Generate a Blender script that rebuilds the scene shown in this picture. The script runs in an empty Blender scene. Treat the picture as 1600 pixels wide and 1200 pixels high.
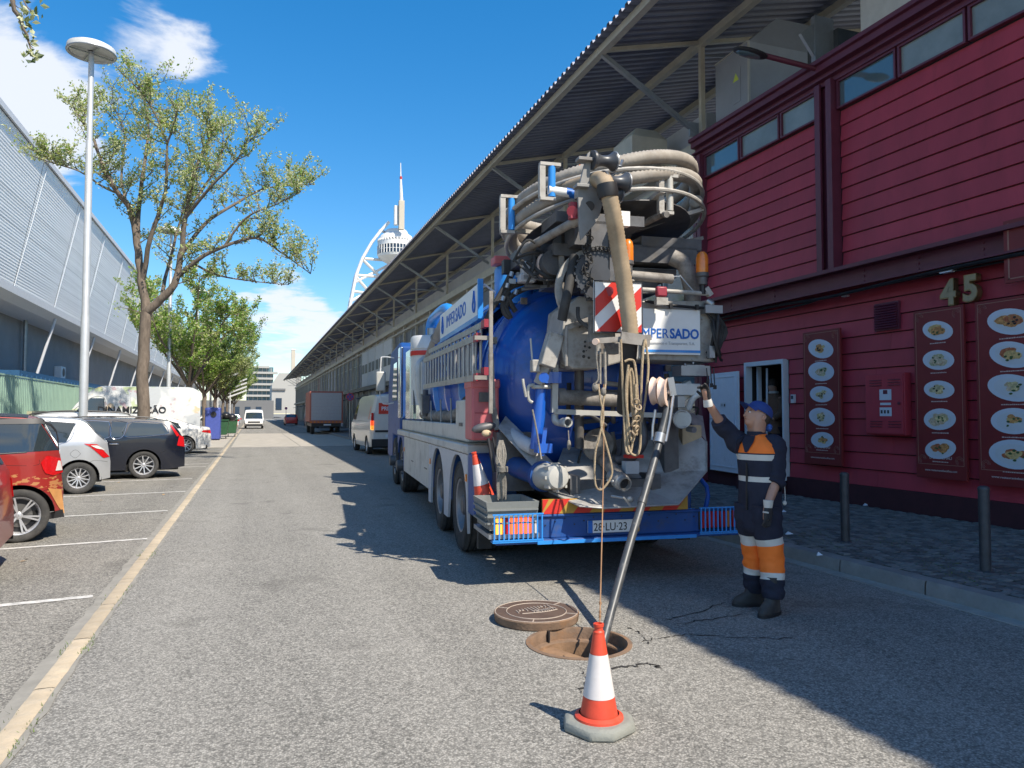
import bpy, bmesh, math, random
from mathutils import Vector, Matrix, noise
R = math.radians
random.seed(11)
scene = bpy.context.scene
COL = scene.collection
# ------------------------------------------------------------------ camera
FPX, CH = 1155.0, 1.6
YAW = math.atan(405/1155); PIT = math.atan(46/1155)
cam_d = bpy.data.cameras.new('camera'); cam = bpy.data.objects.new('camera', cam_d); COL.objects.link(cam)
cam.location = (0, 0, CH); cam.rotation_euler = (math.pi/2 + PIT, 0, -YAW)
cam_d.sensor_width = 36; cam_d.lens = 36*FPX/1600; cam_d.clip_start = 0.05; cam_d.clip_end = 6000
scene.camera = cam
_F = Vector((math.sin(YAW), math.cos(YAW), 0)); _R = Vector((math.cos(YAW), -math.sin(YAW), 0)); _Z = Vector((0, 0, 1))
_CF = _F*math.cos(PIT) + _Z*math.sin(PIT); _CU = -_F*math.sin(PIT) + _Z*math.cos(PIT)
def ray(x, y): return _R*((x-800)/FPX) + _CU*((600-y)/FPX) + _CF
# measuring helpers: a photograph pixel turned into a world point on a known plane
def atX(x, y, X):
    d = ray(x, y); t = X/d.x; return Vector((X, d.y*t, CH+d.z*t))
def atY(x, y, Y):
    d = ray(x, y); t = Y/d.y; return Vector((d.x*t, Y, CH+d.z*t))
def atZ(x, y, Zz=0):
    d = ray(x, y); t = (Zz-CH)/d.z; return Vector((d.x*t, d.y*t, Zz))
# ------------------------------------------------------------------ world, sun, exposure
SUNDIR = Vector((0.385, -0.75, 1.0)).normalized()
EL = math.asin(SUNDIR.z); AZ = math.atan2(SUNDIR.x, SUNDIR.y)
w = bpy.data.worlds.new('World'); scene.world = w; w.use_nodes = True
nt = w.node_tree; nt.nodes.clear()
def N(nt, t, **k):
    n = nt.nodes.new(t)
    for a, b in k.items(): setattr(n, a, b)
    return n
def math_(nt, op, a, b=None, clamp=False):
    n = N(nt, 'ShaderNodeMath', operation=op); n.use_clamp = clamp
    for i, v in enumerate((a, b)):
        if v is None: continue
        if isinstance(v, (int, float)): n.inputs[i].default_value = v
        else: nt.links.new(v, n.inputs[i])
    return n.outputs[0]
sky = N(nt, 'ShaderNodeTexSky'); sky.sky_type = 'NISHITA'; sky.sun_disc = False
sky.sun_elevation = EL; sky.sun_rotation = AZ % (2*math.pi); sky.altitude = 0
sky.air_density = 1.0; sky.dust_density = 0.25; sky.ozone_density = 3.0
hs = N(nt, 'ShaderNodeHueSaturation'); hs.inputs['Saturation'].default_value = 1.52; hs.inputs['Value'].default_value = 1.30
gm_ = N(nt, 'ShaderNodeGamma'); gm_.inputs[1].default_value = .84; nt.links.new(sky.outputs[0], gm_.inputs[0]); nt.links.new(gm_.outputs[0], hs.inputs['Color'])
tc = N(nt, 'ShaderNodeTexCoord')
sep = N(nt, 'ShaderNodeSeparateXYZ'); nt.links.new(tc.outputs['Generated'], sep.inputs[0])
# clouds: noise on a plane far above, gathered in a few banks
den = math_(nt, 'ADD', math_(nt, 'MAXIMUM', sep.outputs[2], 0.0), 0.12)
cx = math_(nt, 'DIVIDE', sep.outputs[0], den); cy = math_(nt, 'DIVIDE', sep.outputs[1], den)
comb = N(nt, 'ShaderNodeCombineXYZ'); nt.links.new(cx, comb.inputs[0]); nt.links.new(cy, comb.inputs[1])
no = N(nt, 'ShaderNodeTexNoise'); no.inputs['Scale'].default_value = 4.2; no.inputs['Detail'].default_value = 10; no.inputs['Roughness'].default_value = 0.58
no.inputs['Distortion'].default_value = 0.4
nt.links.new(comb.outputs[0], no.inputs['Vector'])
banks = [((15, 185), 0.075, 0.40), ((75, 215), 0.06, 0.30), ((10, 80), .06, .30), ((245, 80), 0.055, 0.27), ((300, 115), .035, .20), ((430, 480), 0.06, 0.34), ((505, 505), 0.035, 0.36), ((470, 575), .05, .20), ((190, 45), .05, .15)]
acc = None
for (p, rad, amp) in banks:
    d = ray(*p).normalized()
    vd = N(nt, 'ShaderNodeVectorMath', operation='DISTANCE'); nrm = N(nt, 'ShaderNodeVectorMath', operation='NORMALIZE')
    nt.links.new(tc.outputs['Generated'], nrm.inputs[0]); nt.links.new(nrm.outputs[0], vd.inputs[0]); vd.inputs[1].default_value = d
    g = math_(nt, 'MULTIPLY', math_(nt, 'POWER', 2.718, math_(nt, 'MULTIPLY', math_(nt, 'POWER', math_(nt, 'DIVIDE', vd.outputs['Value'], rad), 2.0), -1.0)), amp)
    acc = g if acc is None else math_(nt, 'ADD', acc, g)
# general scattered cloud over the rest of the sky
no2 = N(nt, 'ShaderNodeTexNoise'); no2.inputs['Scale'].default_value = 0.55; no2.inputs['Detail'].default_value = 2
nt.links.new(comb.outputs[0], no2.inputs['Vector'])
behind = math_(nt, 'MULTIPLY', math_(nt, 'SUBTRACT', 0.25, sep.outputs[1], True), math_(nt, 'MULTIPLY', no2.outputs[0], 0.5))
tot = math_(nt, 'ADD', math_(nt, 'ADD', no.outputs[0], acc), behind)
cl = N(nt, 'ShaderNodeMapRange'); cl.inputs['From Min'].default_value = 0.68; cl.inputs['From Max'].default_value = .93; cl.interpolation_type = 'SMOOTHSTEP'
nt.links.new(tot, cl.inputs['Value'])
clf = math_(nt, 'MULTIPLY', cl.outputs[0], 0.9)
mx = N(nt, 'ShaderNodeMix', data_type='RGBA'); nt.links.new(clf, mx.inputs['Factor'])
nt.links.new(hs.outputs[0], mx.inputs[6]); mx.inputs[7].default_value = (5.0, 5.2, 5.6, 1)
bg = N(nt, 'ShaderNodeBackground'); bg.inputs['Strength'].default_value = 0.135
nt.links.new(mx.outputs[2], bg.inputs[0])
wo = N(nt, 'ShaderNodeOutputWorld'); nt.links.new(bg.outputs[0], wo.inputs[0])
sd = bpy.data.lights.new('sun', 'SUN'); sd.energy = 4.9; sd.angle = R(0.53); sd.color = (1, .915, .79)
sun = bpy.data.objects.new('sun', sd); COL.objects.link(sun)
sun.rotation_euler = (-SUNDIR).to_track_quat('-Z', 'Y').to_euler()
scene.view_settings.view_transform = 'Standard'; scene.view_settings.look = 'None'; scene.view_settings.gamma = 1
scene.view_settings.exposure = 0.5; scene.view_settings.use_curve_mapping = False
scene.render.engine = 'CYCLES'; scene.cycles.max_bounces = 6; scene.cycles.diffuse_bounces = 3; scene.cycles.transparent_max_bounces = 12
# ------------------------------------------------------------------ materials
MATS = {}
def mat(name, c, rough=0.6, metal=0.0, var=0.12, vs=6.0, bump=0.0, bs=40.0, dirt=0.0, dirtc=(.16, .13, .10), ds=3.0, spec=0.5, coat=0.0, alpha=None, trans=0.0, emit=None, stretch=None, rnd=0):
    if name in MATS: return MATS[name]
    m = bpy.data.materials.new(name); m.use_nodes = True; t = m.node_tree
    b = t.nodes['Principled BSDF']
    b.inputs['Roughness'].default_value = rough; b.inputs['Metallic'].default_value = metal
    b.inputs['Specular IOR Level'].default_value = spec
    if coat: b.inputs['Coat Weight'].default_value = coat; b.inputs['Coat Roughness'].default_value = 0.05
    if trans: b.inputs['Transmission Weight'].default_value = trans
    tcn = N(t, 'ShaderNodeTexCoord'); src = tcn.outputs['Object']
    if stretch:
        mp = N(t, 'ShaderNodeMapping'); mp.inputs['Scale'].default_value = stretch; t.links.new(src, mp.inputs[0]); src = mp.outputs[0]
    n1 = N(t, 'ShaderNodeTexNoise'); n1.inputs['Scale'].default_value = vs; n1.inputs['Detail'].default_value = 6; n1.inputs['Roughness'].default_value = .65
    t.links.new(src, n1.inputs['Vector'])
    r = N(t, 'ShaderNodeMapRange'); r.inputs['From Min'].default_value = .3; r.inputs['From Max'].default_value = .7
    r.inputs['To Min'].default_value = 1-var; r.inputs['To Max'].default_value = 1+var
    t.links.new(n1.outputs[0], r.inputs['Value'])
    vm = N(t, 'ShaderNodeVectorMath', operation='SCALE'); vm.inputs[0].default_value = c; t.links.new(r.outputs[0], vm.inputs['Scale'])
    out = vm.outputs[0]
    if rnd:
        oi = N(t, 'ShaderNodeObjectInfo'); rv = math_(t, 'ADD', math_(t, 'MULTIPLY', oi.outputs['Random'], 2*rnd), 1-rnd); v3 = N(t, 'ShaderNodeVectorMath', operation='SCALE'); t.links.new(out, v3.inputs[0]); t.links.new(rv, v3.inputs['Scale']); out = v3.outputs[0]
    if dirt:
        n2 = N(t, 'ShaderNodeTexNoise'); n2.inputs['Scale'].default_value = ds; n2.inputs['Detail'].default_value = 9; n2.inputs['Roughness'].default_value = .7
        t.links.new(src, n2.inputs['Vector'])
        r2 = N(t, 'ShaderNodeMapRange'); r2.inputs['From Min'].default_value = .62-dirt*.3; r2.inputs['From Max'].default_value = .8-dirt*.2
        t.links.new(n2.outputs[0], r2.inputs['Value'])
        mf = math_(t, 'MULTIPLY', r2.outputs[0], min(1, .35+dirt))
        mixn = N(t, 'ShaderNodeMix', data_type='RGBA'); t.links.new(mf, mixn.inputs['Factor']); t.links.new(out, mixn.inputs[6]); mixn.inputs[7].default_value = (*dirtc, 1)
        out = mixn.outputs[2]
        rr = math_(t, 'ADD', math_(t, 'MULTIPLY', mf, .35), rough, True); t.links.new(rr, b.inputs['Roughness'])
    t.links.new(out, b.inputs['Base Color'])
    if bump:
        nb = N(t, 'ShaderNodeTexNoise'); nb.inputs['Scale'].default_value = bs; nb.inputs['Detail'].default_value = 4
        t.links.new(src, nb.inputs['Vector'])
        bn = N(t, 'ShaderNodeBump'); bn.inputs['Strength'].default_value = bump; bn.inputs['Distance'].default_value = .01
        t.links.new(nb.outputs[0], bn.inputs['Height']); t.links.new(bn.outputs[0], b.inputs['Normal'])
    if alpha is not None: b.inputs['Alpha'].default_value = alpha
    if emit: b.inputs['Emission Color'].default_value = (*emit[0], 1); b.inputs['Emission Strength'].default_value = emit[1]
    m.diffuse_color = (*c, 1)
    MATS[name] = m; return m
def glass(name, tint=(.03, .04, .05), rough=.04):
    return mat(name, tint, rough, 0, var=.05, spec=.9, coat=.6)
def see_glass(name, tint, alpha):
    return mat(name, tint, .03, 0, var=.02, spec=.8, alpha=alpha)
# asphalt with exposed pale chippings
def asphalt(name, base=(.085, .082, .078), light=(.40, .385, .35), amt=.5, patch=.25, sc=95):
    m = bpy.data.materials.new(name); m.use_nodes = True; t = m.node_tree; b = t.nodes['Principled BSDF']
    tcn = N(t, 'ShaderNodeTexCoord'); o = tcn.outputs['Object']
    v = N(t, 'ShaderNodeTexVoronoi'); v.inputs['Scale'].default_value = sc; t.links.new(o, v.inputs['Vector'])
    v2 = N(t, 'ShaderNodeTexVoronoi'); v2.inputs['Scale'].default_value = sc*.55; t.links.new(o, v2.inputs['Vector'])
    sp = N(t, 'ShaderNodeSeparateColor'); t.links.new(v.outputs['Color'], sp.inputs[0])
    sp2 = N(t, 'ShaderNodeSeparateColor'); t.links.new(v2.outputs['Color'], sp2.inputs[0])
    n = N(t, 'ShaderNodeTexNoise'); n.inputs['Scale'].default_value = .55; n.inputs['Detail'].default_value = 8; n.inputs['Roughness'].default_value = .7; t.links.new(o, n.inputs['Vector'])
    n3 = N(t, 'ShaderNodeTexNoise'); n3.inputs['Scale'].default_value = 7; n3.inputs['Detail'].default_value = 5; t.links.new(o, n3.inputs['Vector'])
    a1 = math_(t, 'ADD', math_(t, 'MULTIPLY', sp.outputs[0], .6), math_(t, 'MULTIPLY', sp2.outputs[1], .4))
    edge = N(t, 'ShaderNodeMapRange'); edge.inputs['From Min'].default_value = .25; edge.inputs['From Max'].default_value = .75; edge.inputs['To Min'].default_value = 1; edge.inputs['To Max'].default_value = .35
    t.links.new(v.outputs['Distance'], edge.inputs['Value'])
    a2 = math_(t, 'MULTIPLY', a1, edge.outputs[0])
    a3 = math_(t, 'ADD', a2, math_(t, 'MULTIPLY', math_(t, 'SUBTRACT', n.outputs[0], .5), patch*2))
    mpl = N(t, 'ShaderNodeMapping'); mpl.inputs['Scale'].default_value = (1.6, .035, 1); t.links.new(o, mpl.inputs[0]); nl = N(t, 'ShaderNodeTexNoise'); nl.inputs['Scale'].default_value = 1; nl.inputs['Detail'].default_value = 4; t.links.new(mpl.outputs[0], nl.inputs['Vector'])
    a3 = math_(t, 'ADD', a3, math_(t, 'MULTIPLY', math_(t, 'SUBTRACT', nl.outputs[0], .5), .30))
    a4 = math_(t, 'ADD', a3, math_(t, 'MULTIPLY', math_(t, 'SUBTRACT', n3.outputs[0], .5), patch*.7))
    mr = N(t, 'ShaderNodeMapRange'); mr.inputs['From Min'].default_value = amt-.38; mr.inputs['From Max'].default_value = amt+.38; t.links.new(a4, mr.inputs['Value'])
    mixn = N(t, 'ShaderNodeMix', data_type='RGBA'); t.links.new(mr.outputs[0], mixn.inputs['Factor']); mixn.inputs[6].default_value = (*base, 1); mixn.inputs[7].default_value = (*light, 1)
    ns = N(t, 'ShaderNodeTexNoise'); ns.inputs['Scale'].default_value = 1.1; ns.inputs['Detail'].default_value = 7; ns.inputs['Distortion'].default_value = .6; t.links.new(o, ns.inputs['Vector'])
    st = N(t, 'ShaderNodeMapRange'); st.inputs['From Min'].default_value = .60; st.inputs['From Max'].default_value = .74; st.inputs['To Max'].default_value = .55; t.links.new(ns.outputs[0], st.inputs['Value'])
    mst = N(t, 'ShaderNodeMix', data_type='RGBA'); t.links.new(st.outputs[0], mst.inputs['Factor']); t.links.new(mixn.outputs[2], mst.inputs[6]); mst.inputs[7].default_value = (.085, .08, .072, 1)
    t.links.new(mst.outputs[2], b.inputs['Base Color']); b.inputs['Roughness'].default_value = .9
    b.inputs['Specular IOR Level'].default_value = .25
    bn = N(t, 'ShaderNodeBump'); bn.inputs['Strength'].default_value = .5; bn.inputs['Distance'].default_value = .006
    t.links.new(a2, bn.inputs['Height']); t.links.new(bn.outputs[0], b.inputs['Normal'])
    MATS[name] = m; return m
M = MATS
# ------------------------------------------------------------------ mesh builder
class MB:
    def __init__(s): s.v = []; s.f = []; s.m = []
    def add(s, vs, fs, m=0):
        o = len(s.v); s.v += [tuple(x) for x in vs]; s.f += [tuple(i+o for i in f) for f in fs]; s.m += [m]*len(fs); return s
    def box(s, x0, x1, y0, y1, z0, z1, m=0):
        return s.add([(x0,y0,z0),(x1,y0,z0),(x1,y1,z0),(x0,y1,z0),(x0,y0,z1),(x1,y0,z1),(x1,y1,z1),(x0,y1,z1)],
            [(0,3,2,1),(4,5,6,7),(0,1,5,4),(1,2,6,5),(2,3,7,6),(3,0,4,7)], m)
    def bx(s, c, d, m=0, rot=None):
        c = Vector(c); h = [k/2 for k in d]; P = []
        for z in (-1, 1):
            for (x, y) in ((-1,-1),(1,-1),(1,1),(-1,1)):
                p = Vector((x*h[0], y*h[1], z*h[2]))
                if rot is not None: p = rot @ p
                P.append(c+p)
        return s.add(P, [(0,3,2,1),(4,5,6,7),(0,1,5,4),(1,2,6,5),(2,3,7,6),(3,0,4,7)], m)
    def bar(s, p0, p1, w, h=None, m=0, up=(0, 0, 1)):
        h = h or w; p0 = Vector(p0); p1 = Vector(p1); d = (p1-p0).normalized(); up = Vector(up)
        if abs(d.dot(up)) > .98: up = Vector((1, 0, 0)) if abs(d.x) < .9 else Vector((0, 1, 0))
        a = d.cross(up).normalized()*(w/2); b = a.cross(d).normalized()*(h/2)
        P = [p0-a-b, p0+a-b, p0+a+b, p0-a+b, p1-a-b, p1+a-b, p1+a+b, p1-a+b]
        return s.add(P, [(0,1,2,3),(7,6,5,4),(0,4,5,1),(1,5,6,2),(2,6,7,3),(3,7,4,0)], m)
    def quad(s, a, b, c, d, m=0): return s.add([a, b, c, d], [(0,1,2,3)], m)
    @staticmethod
    def frame(d):
        d = Vector(d).normalized(); u = Vector((0, 0, 1)) if abs(d.z) < .95 else Vector((0, 1, 0))
        a = d.cross(u).normalized(); return a, a.cross(d).normalized(), d
    def lathe(s, prof, p0, ax=(0, 0, 1), n=20, m=0, caps=True, close=False):
        a, b, d = MB.frame(ax); p0 = Vector(p0); P = []; F = []
        for (r, t) in prof:
            for i in range(n):
                an = 2*math.pi*i/n; P.append(p0 + d*t + (a*math.cos(an) + b*math.sin(an))*r)
        L = len(prof)
        for j in range(L if close else L-1):
            k = (j+1) % L
            for i in range(n):
                i2 = (i+1) % n; F.append((j*n+i, k*n+i, k*n+i2, j*n+i2))
        if caps and not close:
            F.append(tuple(range(n))); F.append(tuple(range((L-1)*n, L*n))[::-1])
        return s.add(P, F, m)
    def cyl(s, p0, p1, r0, r1=None, n=12, m=0, caps=True):
        p0 = Vector(p0); p1 = Vector(p1); L = (p1-p0).length
        return s.lathe([(r0, 0), (r0 if r1 is None else r1, L)], p0, p1-p0, n, m, caps)
    def tube(s, pts, r, n=8, m=0, caps=True, closed=False):
        pts = [Vector(p) for p in pts]; L = len(pts); P = []; F = []
        a = None
        for i, p in enumerate(pts):
            if closed: d = (pts[(i+1) % L]-pts[i-1]).normalized()
            else: d = ((pts[i+1] if i+1 < L else p)-(pts[i-1] if i else p)).normalized()
            if a is None: a, b, _ = MB.frame(d)
            else:
                a = (a - d*a.dot(d)); a = a.normalized() if a.length > 1e-6 else MB.frame(d)[0]
            b = d.cross(a)
            rr = r[i] if isinstance(r, (list, tuple)) else r
            for k in range(n):
                an = 2*math.pi*k/n; P.append(p+(a*math.cos(an)+b*math.sin(an))*rr)
        for j in range(L if closed else L-1):
            q = (j+1) % L
            for k in range(n):
                k2 = (k+1) % n; F.append((j*n+k, j*n+k2, q*n+k2, q*n+k))
        if caps and not closed: F.append(tuple(range(n))[::-1]); F.append(tuple(range((L-1)*n, L*n)))
        return s.add(P, F, m)
    def prism(s, poly, o, u, v, wv, m=0):
        """poly 2-D in (u,v) at o, extruded by wv"""
        o = Vector(o); u = Vector(u); v = Vector(v); wv = Vector(wv); n = len(poly)
        P = [o+u*x+v*y for x, y in poly]; P += [p+wv for p in P]
        F = [tuple(range(n))[::-1], tuple(range(n, 2*n))]+[(i, (i+1) % n, n+(i+1) % n, n+i) for i in range(n)]
        return s.add(P, F, m)
    def torus(s, c, ax, RR, r, n=32, k=8, m=0, a0=0, a1=2*math.pi):
        a, b, d = MB.frame(ax); c = Vector(c)
        full = abs(a1-a0-2*math.pi) < 1e-6
        pts = [c+(a*math.cos(a0+(a1-a0)*i/n)+b*math.sin(a0+(a1-a0)*i/n))*RR for i in range(n if full else n+1)]
        return s.tube(pts, r, k, m, closed=full)
    def ell(s, c, rx, ry, rz, n=14, k=8, m=0, rot=None):
        c = Vector(c); P = []; F = []
        for j in range(k+1):
            ph = math.pi*j/k
            for i in range(n):
                an = 2*math.pi*i/n; p = Vector((rx*math.sin(ph)*math.cos(an), ry*math.sin(ph)*math.sin(an), rz*math.cos(ph)))
                if rot is not None: p = rot @ p
                P.append(c+p)
        for j in range(k):
            for i in range(n):
                i2 = (i+1) % n; F.append((j*n+i, (j+1)*n+i, (j+1)*n+i2, j*n+i2))
        return s.add(P, F, m)
    def build(s, name, mats, parent=None, ang=35, local=False, label=None, kind=None, bevel=0, flat=False):
        if not isinstance(mats, (list, tuple)): mats = [mats]
        me = bpy.data.meshes.new(name)
        vs = s.v
        if parent is not None and not local:
            inv = parent.matrix_basis.inverted() if parent.parent is None else (parent.parent.matrix_basis @ parent.matrix_basis).inverted()
            vs = [tuple(inv @ Vector(p)) for p in vs]
        me.from_pydata(vs, [], s.f)
        for mm in mats: me.materials.append(mm)
        if len(mats) > 1: me.polygons.foreach_set('material_index', s.m)
        me.validate(); 
        if not flat:
            me.polygons.foreach_set('use_smooth', [True]*len(me.polygons)); me.set_sharp_from_angle(angle=R(ang))
        me.update()
        o = bpy.data.objects.new(name, me); COL.objects.link(o)
        if parent is not None: o.parent = parent
        if label: o['label'] = label
        if kind: o['kind'] = kind
        if bevel:
            bv = o.modifiers.new('bevel', 'BEVEL'); bv.width = bevel; bv.segments = 2; bv.limit_method = 'ANGLE'; bv.angle_limit = R(40)
        return o
def tag(o, label, cat, group=None, kind=None):
    o['label'] = label; o['category'] = cat
    if group: o['group'] = group
    if kind: o['kind'] = kind
    return o
def thing(name, label, cat, loc=(0, 0, 0), rz=0, group=None):
    o = bpy.data.objects.new(name, None); COL.objects.link(o); o.empty_display_size = .2
    o.matrix_basis = Matrix.Translation(Vector(loc)) @ Matrix.Rotation(rz, 4, 'Z')
    tag(o, label, cat, group); return o
def children(o): return [c for c in COL.objects if c.parent == o]
def dup(o, parent=None):
    c = o.copy(); COL.objects.link(c); c.parent = parent
    for ch in CH_CACHE.get(o.name) or children(o): dup(ch, c)
    return c
CH_CACHE = {}
def place(o, loc, rz=0):
    o.matrix_basis = Matrix.Translation(Vector(loc)) @ Matrix.Rotation(rz, 4, 'Z')
def text(name, s, size, m, parent, o, u, v, extrude=.002, align='LEFT', bold=0.0, label=None, sx=1.0, local=False):
    """lettering as a mesh: origin o, reading direction u, up v"""
    cu = bpy.data.curves.new(name, 'FONT'); cu.body = s; cu.size = size; cu.extrude = extrude; cu.align_x = align; cu.offset = bold*size; cu.resolution_u = 3
    ob = bpy.data.objects.new(name, cu); me = bpy.data.meshes.new_from_object(ob); bpy.data.objects.remove(ob)
    u = Vector(u).normalized(); v = Vector(v).normalized(); n = u.cross(v)
    T = Matrix.Translation(Vector(o)) @ Matrix((u, v, n)).transposed().to_4x4() @ Matrix.Diagonal((sx, 1, 1, 1))
    if parent is not None and not local:
        T = (parent.matrix_basis if parent.parent is None else parent.parent.matrix_basis @ parent.matrix_basis).inverted() @ T
    me.transform(T); me.materials.clear(); me.materials.append(m); me.name = name
    ob = bpy.data.objects.new(name, me); COL.objects.link(ob)
    if parent is not None: ob.parent = parent
    if label: ob['label'] = label
    return ob
def smooth_path(pts, k=6):
    pts = [Vector(p) for p in pts]; out = []
    for i in range(len(pts)-1):
        p0 = pts[max(i-1, 0)]; p1 = pts[i]; p2 = pts[i+1]; p3 = pts[min(i+2, len(pts)-1)]
        for j in range(k):
            t = j/k; out.append(0.5*((2*p1)+(p2-p0)*t+(2*p0-5*p1+4*p2-p3)*t*t+(3*p1-p0-3*p2+p3)*t**3))
    out.append(pts[-1]); return out
def ribbed(pts, r, pitch=.03, amp=.09):
    """resample a path and give alternating radii, for corrugated hose"""
    out = [pts[0]]; acc = 0
    for i in range(len(pts)-1):
        a, b = pts[i], pts[i+1]; L = (b-a).length; pos = pitch/2-acc
        while pos <= L:
            out.append(a.lerp(b, pos/L)); pos += pitch/2
        acc = L-(pos-pitch/2)
    return out, [r*(1+(amp if i % 2 else -amp)) for i in range(len(out))]
# ------------------------------------------------------------------ palette
asphalt('road_asphalt', (.115, .111, .10), (.43, .41, .365), .39, .12, 96)
asphalt('bay_asphalt', (.095, .09, .08), (.43, .405, .35), .42, .16, 96)
mat('ground_far', (.2, .19, .17), .95, var=.2, vs=.3)
mat('band_concrete', (.40, .365, .31), .9, var=.16, vs=1.4, bump=.3, bs=60, dirt=.25, dirtc=(.22, .2, .17))
mat('yellow_stone', (.47, .385, .27), .85, var=.2, vs=5, bump=.3, bs=70, dirt=.4, dirtc=(.34, .31, .26), ds=8, rnd=.12)
mat('mortar', (.27, .255, .22), .95, var=.18, vs=5, bump=.4, bs=50, dirt=.3, dirtc=(.28, .26, .23))
mat('gutter', (.33, .32, .29), .95, var=.2, vs=4, bump=.5, bs=50, dirt=.3, dirtc=(.16, .16, .14))
mat('kerb_stone', (.27, .262, .245), .9, var=.2, vs=6, bump=.4, bs=60, dirt=.35, dirtc=(.12, .12, .11))
mat('line_paint', (.62, .60, .55), .8, var=.2, vs=9, dirt=.5, dirtc=(.26, .25, .23), ds=10)
mat('cobble', (.17, .165, .155), .85, var=.35, vs=4, bump=.5, bs=60)
mat('cobble_pale', (.21, .205, .19), .85, var=.25, vs=9, bump=.5, bs=60)
mat('cobble_dark', (.12, .115, .11), .8, var=.25, vs=9, bump=.5, bs=60)
mat('joint_soil', (.055, .05, .04), .98, var=.4, vs=9, dirt=.35, dirtc=(.05, .075, .025), ds=5)
mat('moss', (.12, .17, .05), .95, var=.4, vs=30)
mat('red_board', (.41, .040, .064), .55, var=.12, vs=1.6, bump=.15, bs=30, dirt=.22, dirtc=(.27, .045, .065), ds=2.2, stretch=(1, 1.6, .5), rnd=.10)
mat('wine_steel', (.13, .028, .05), .42, var=.15, vs=3, dirt=.12, dirtc=(.07, .03, .04))
mat('plinth', (.06, .016, .022), .85, var=.25, vs=3, dirt=.3, dirtc=(.03, .02, .02))
glass('window_glass', (.10, .14, .15)); mat('film_glass', (.24, .27, .26), .25, var=.2, vs=1.3, spec=.5)
mat('white_frame', (.62, .66, .70), .45, var=.05); mat('door_white', (.66, .72, .80), .4, var=.05, dirt=.08)
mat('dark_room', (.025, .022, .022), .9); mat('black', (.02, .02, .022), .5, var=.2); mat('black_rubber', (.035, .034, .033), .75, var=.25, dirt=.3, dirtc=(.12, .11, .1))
mat('brass', (.30, .24, .12), .35, .8, var=.25, vs=12); mat('gold_face', (.34, .28, .17), .45, .2, var=.15)
mat('menu_panel', (.20, .022, .024), .5, var=.12, vs=2); mat('menu_line', (.33, .16, .12), .5); mat('menu_text', (.6, .5, .48), .6)
mat('plate', (.62, .68, .76), .3, var=.04)
foods = [mat('food_%d' % i, c, .6, var=.5, vs=26, dirt=.5, dirtc=dc, ds=20) for i, (c, dc) in enumerate([((.62, .42, .16), (.75, .60, .30)), ((.55, .50, .30), (.12, .16, .05)), ((.60, .30, .10), (.35, .12, .05)), ((.62, .52, .36), (.50, .22, .08)), ((.45, .12, .05), (.55, .40, .15)), ((.70, .58, .30), (.10, .10, .05))])]
mat('herb', (.06, .12, .04), .7, var=.4); mat('olive', (.02, .018, .02), .4)
mat('bollard_iron', (.075, .078, .085), .5, .3, var=.25, vs=8, dirt=.2, dirtc=(.16, .15, .14))
mat('galv', (.36, .38, .40), .38, .7, var=.12, vs=5); mat('beige_steel', (.52, .48, .39), .6, .1, var=.12, vs=3)
mat('pale_steel', (.48, .47, .43), .5, .2, var=.12, vs=3, dirt=.2, dirtc=(.3, .26, .2))
mat('corrugated', (.17, .185, .25), .5, .1, var=.16, vs=1.5, dirt=.15, dirtc=(.12, .11, .1))
mat('white_metal', (.62, .62, .60), .5, .1, var=.08)
mat('facade_grey', (.42, .42, .44), .6, var=.12, vs=1); mat('shutter_slat', (.17, .175, .19), .6, var=.1); mat('facade_white', (.62, .62, .60), .6, var=.08); mat('facade_blue', (.03, .07, .3), .5)
mat('facade_dark', (.05, .055, .06), .5, var=.2); mat('facade_pink', (.5, .22, .18), .6)
mat('orange_pipe', (.6, .2, .08), .5)
# ------------------------------------------------------------------ ground
g = MB(); g.quad((-1500, -60, -.9), (1500, -60, -.9), (1500, 3000, -.9), (-1500, 3000, -.9))
g.build('terrain', M['ground_far'], kind='structure', flat=True)
MH = Vector((2.17, 4.78, 0)); MR = .335
# road sheet with the open manhole cut out
def ring_patch(mb, c, r, half, z, n=48):
    sq = []
    for i in range(n):
        a = 2*math.pi*(i+.5)/n; k = half/max(abs(math.cos(a)), abs(math.sin(a))); sq.append((c.x+math.cos(a)*k, c.y+math.sin(a)*k, z))
    for i in range(n):
        j = (i+1) % n; a = 2*math.pi*(i+.5)/n; b = 2*math.pi*(j+.5)/n
        mb.add([(c.x+math.cos(a)*r, c.y+math.sin(a)*r, z), sq[i], sq[j], (c.x+math.cos(b)*r, c.y+math.sin(b)*r, z)], [(0, 1, 2, 3)])
g = MB(); x0, x1, yN, yF = -1.05, 5.5, -8, 420
h_ = .5; c = MH
g.quad((x0, yN, 0), (x1, yN, 0), (x1, c.y-h_, 0), (x0, c.y-h_, 0)); g.quad((x0, c.y+h_, 0), (x1, c.y+h_, 0), (x1, yF, 0), (x0, yF, 0))
g.quad((x0, c.y-h_, 0), (c.x-h_, c.y-h_, 0), (c.x-h_, c.y+h_, 0), (x0, c.y+h_, 0)); g.quad((c.x+h_, c.y-h_, 0), (x1, c.y-h_, 0), (x1, c.y+h_, 0), (c.x+h_, c.y+h_, 0))
corner = []
ring_patch(g, c, MR+.035, h_, 0)
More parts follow.
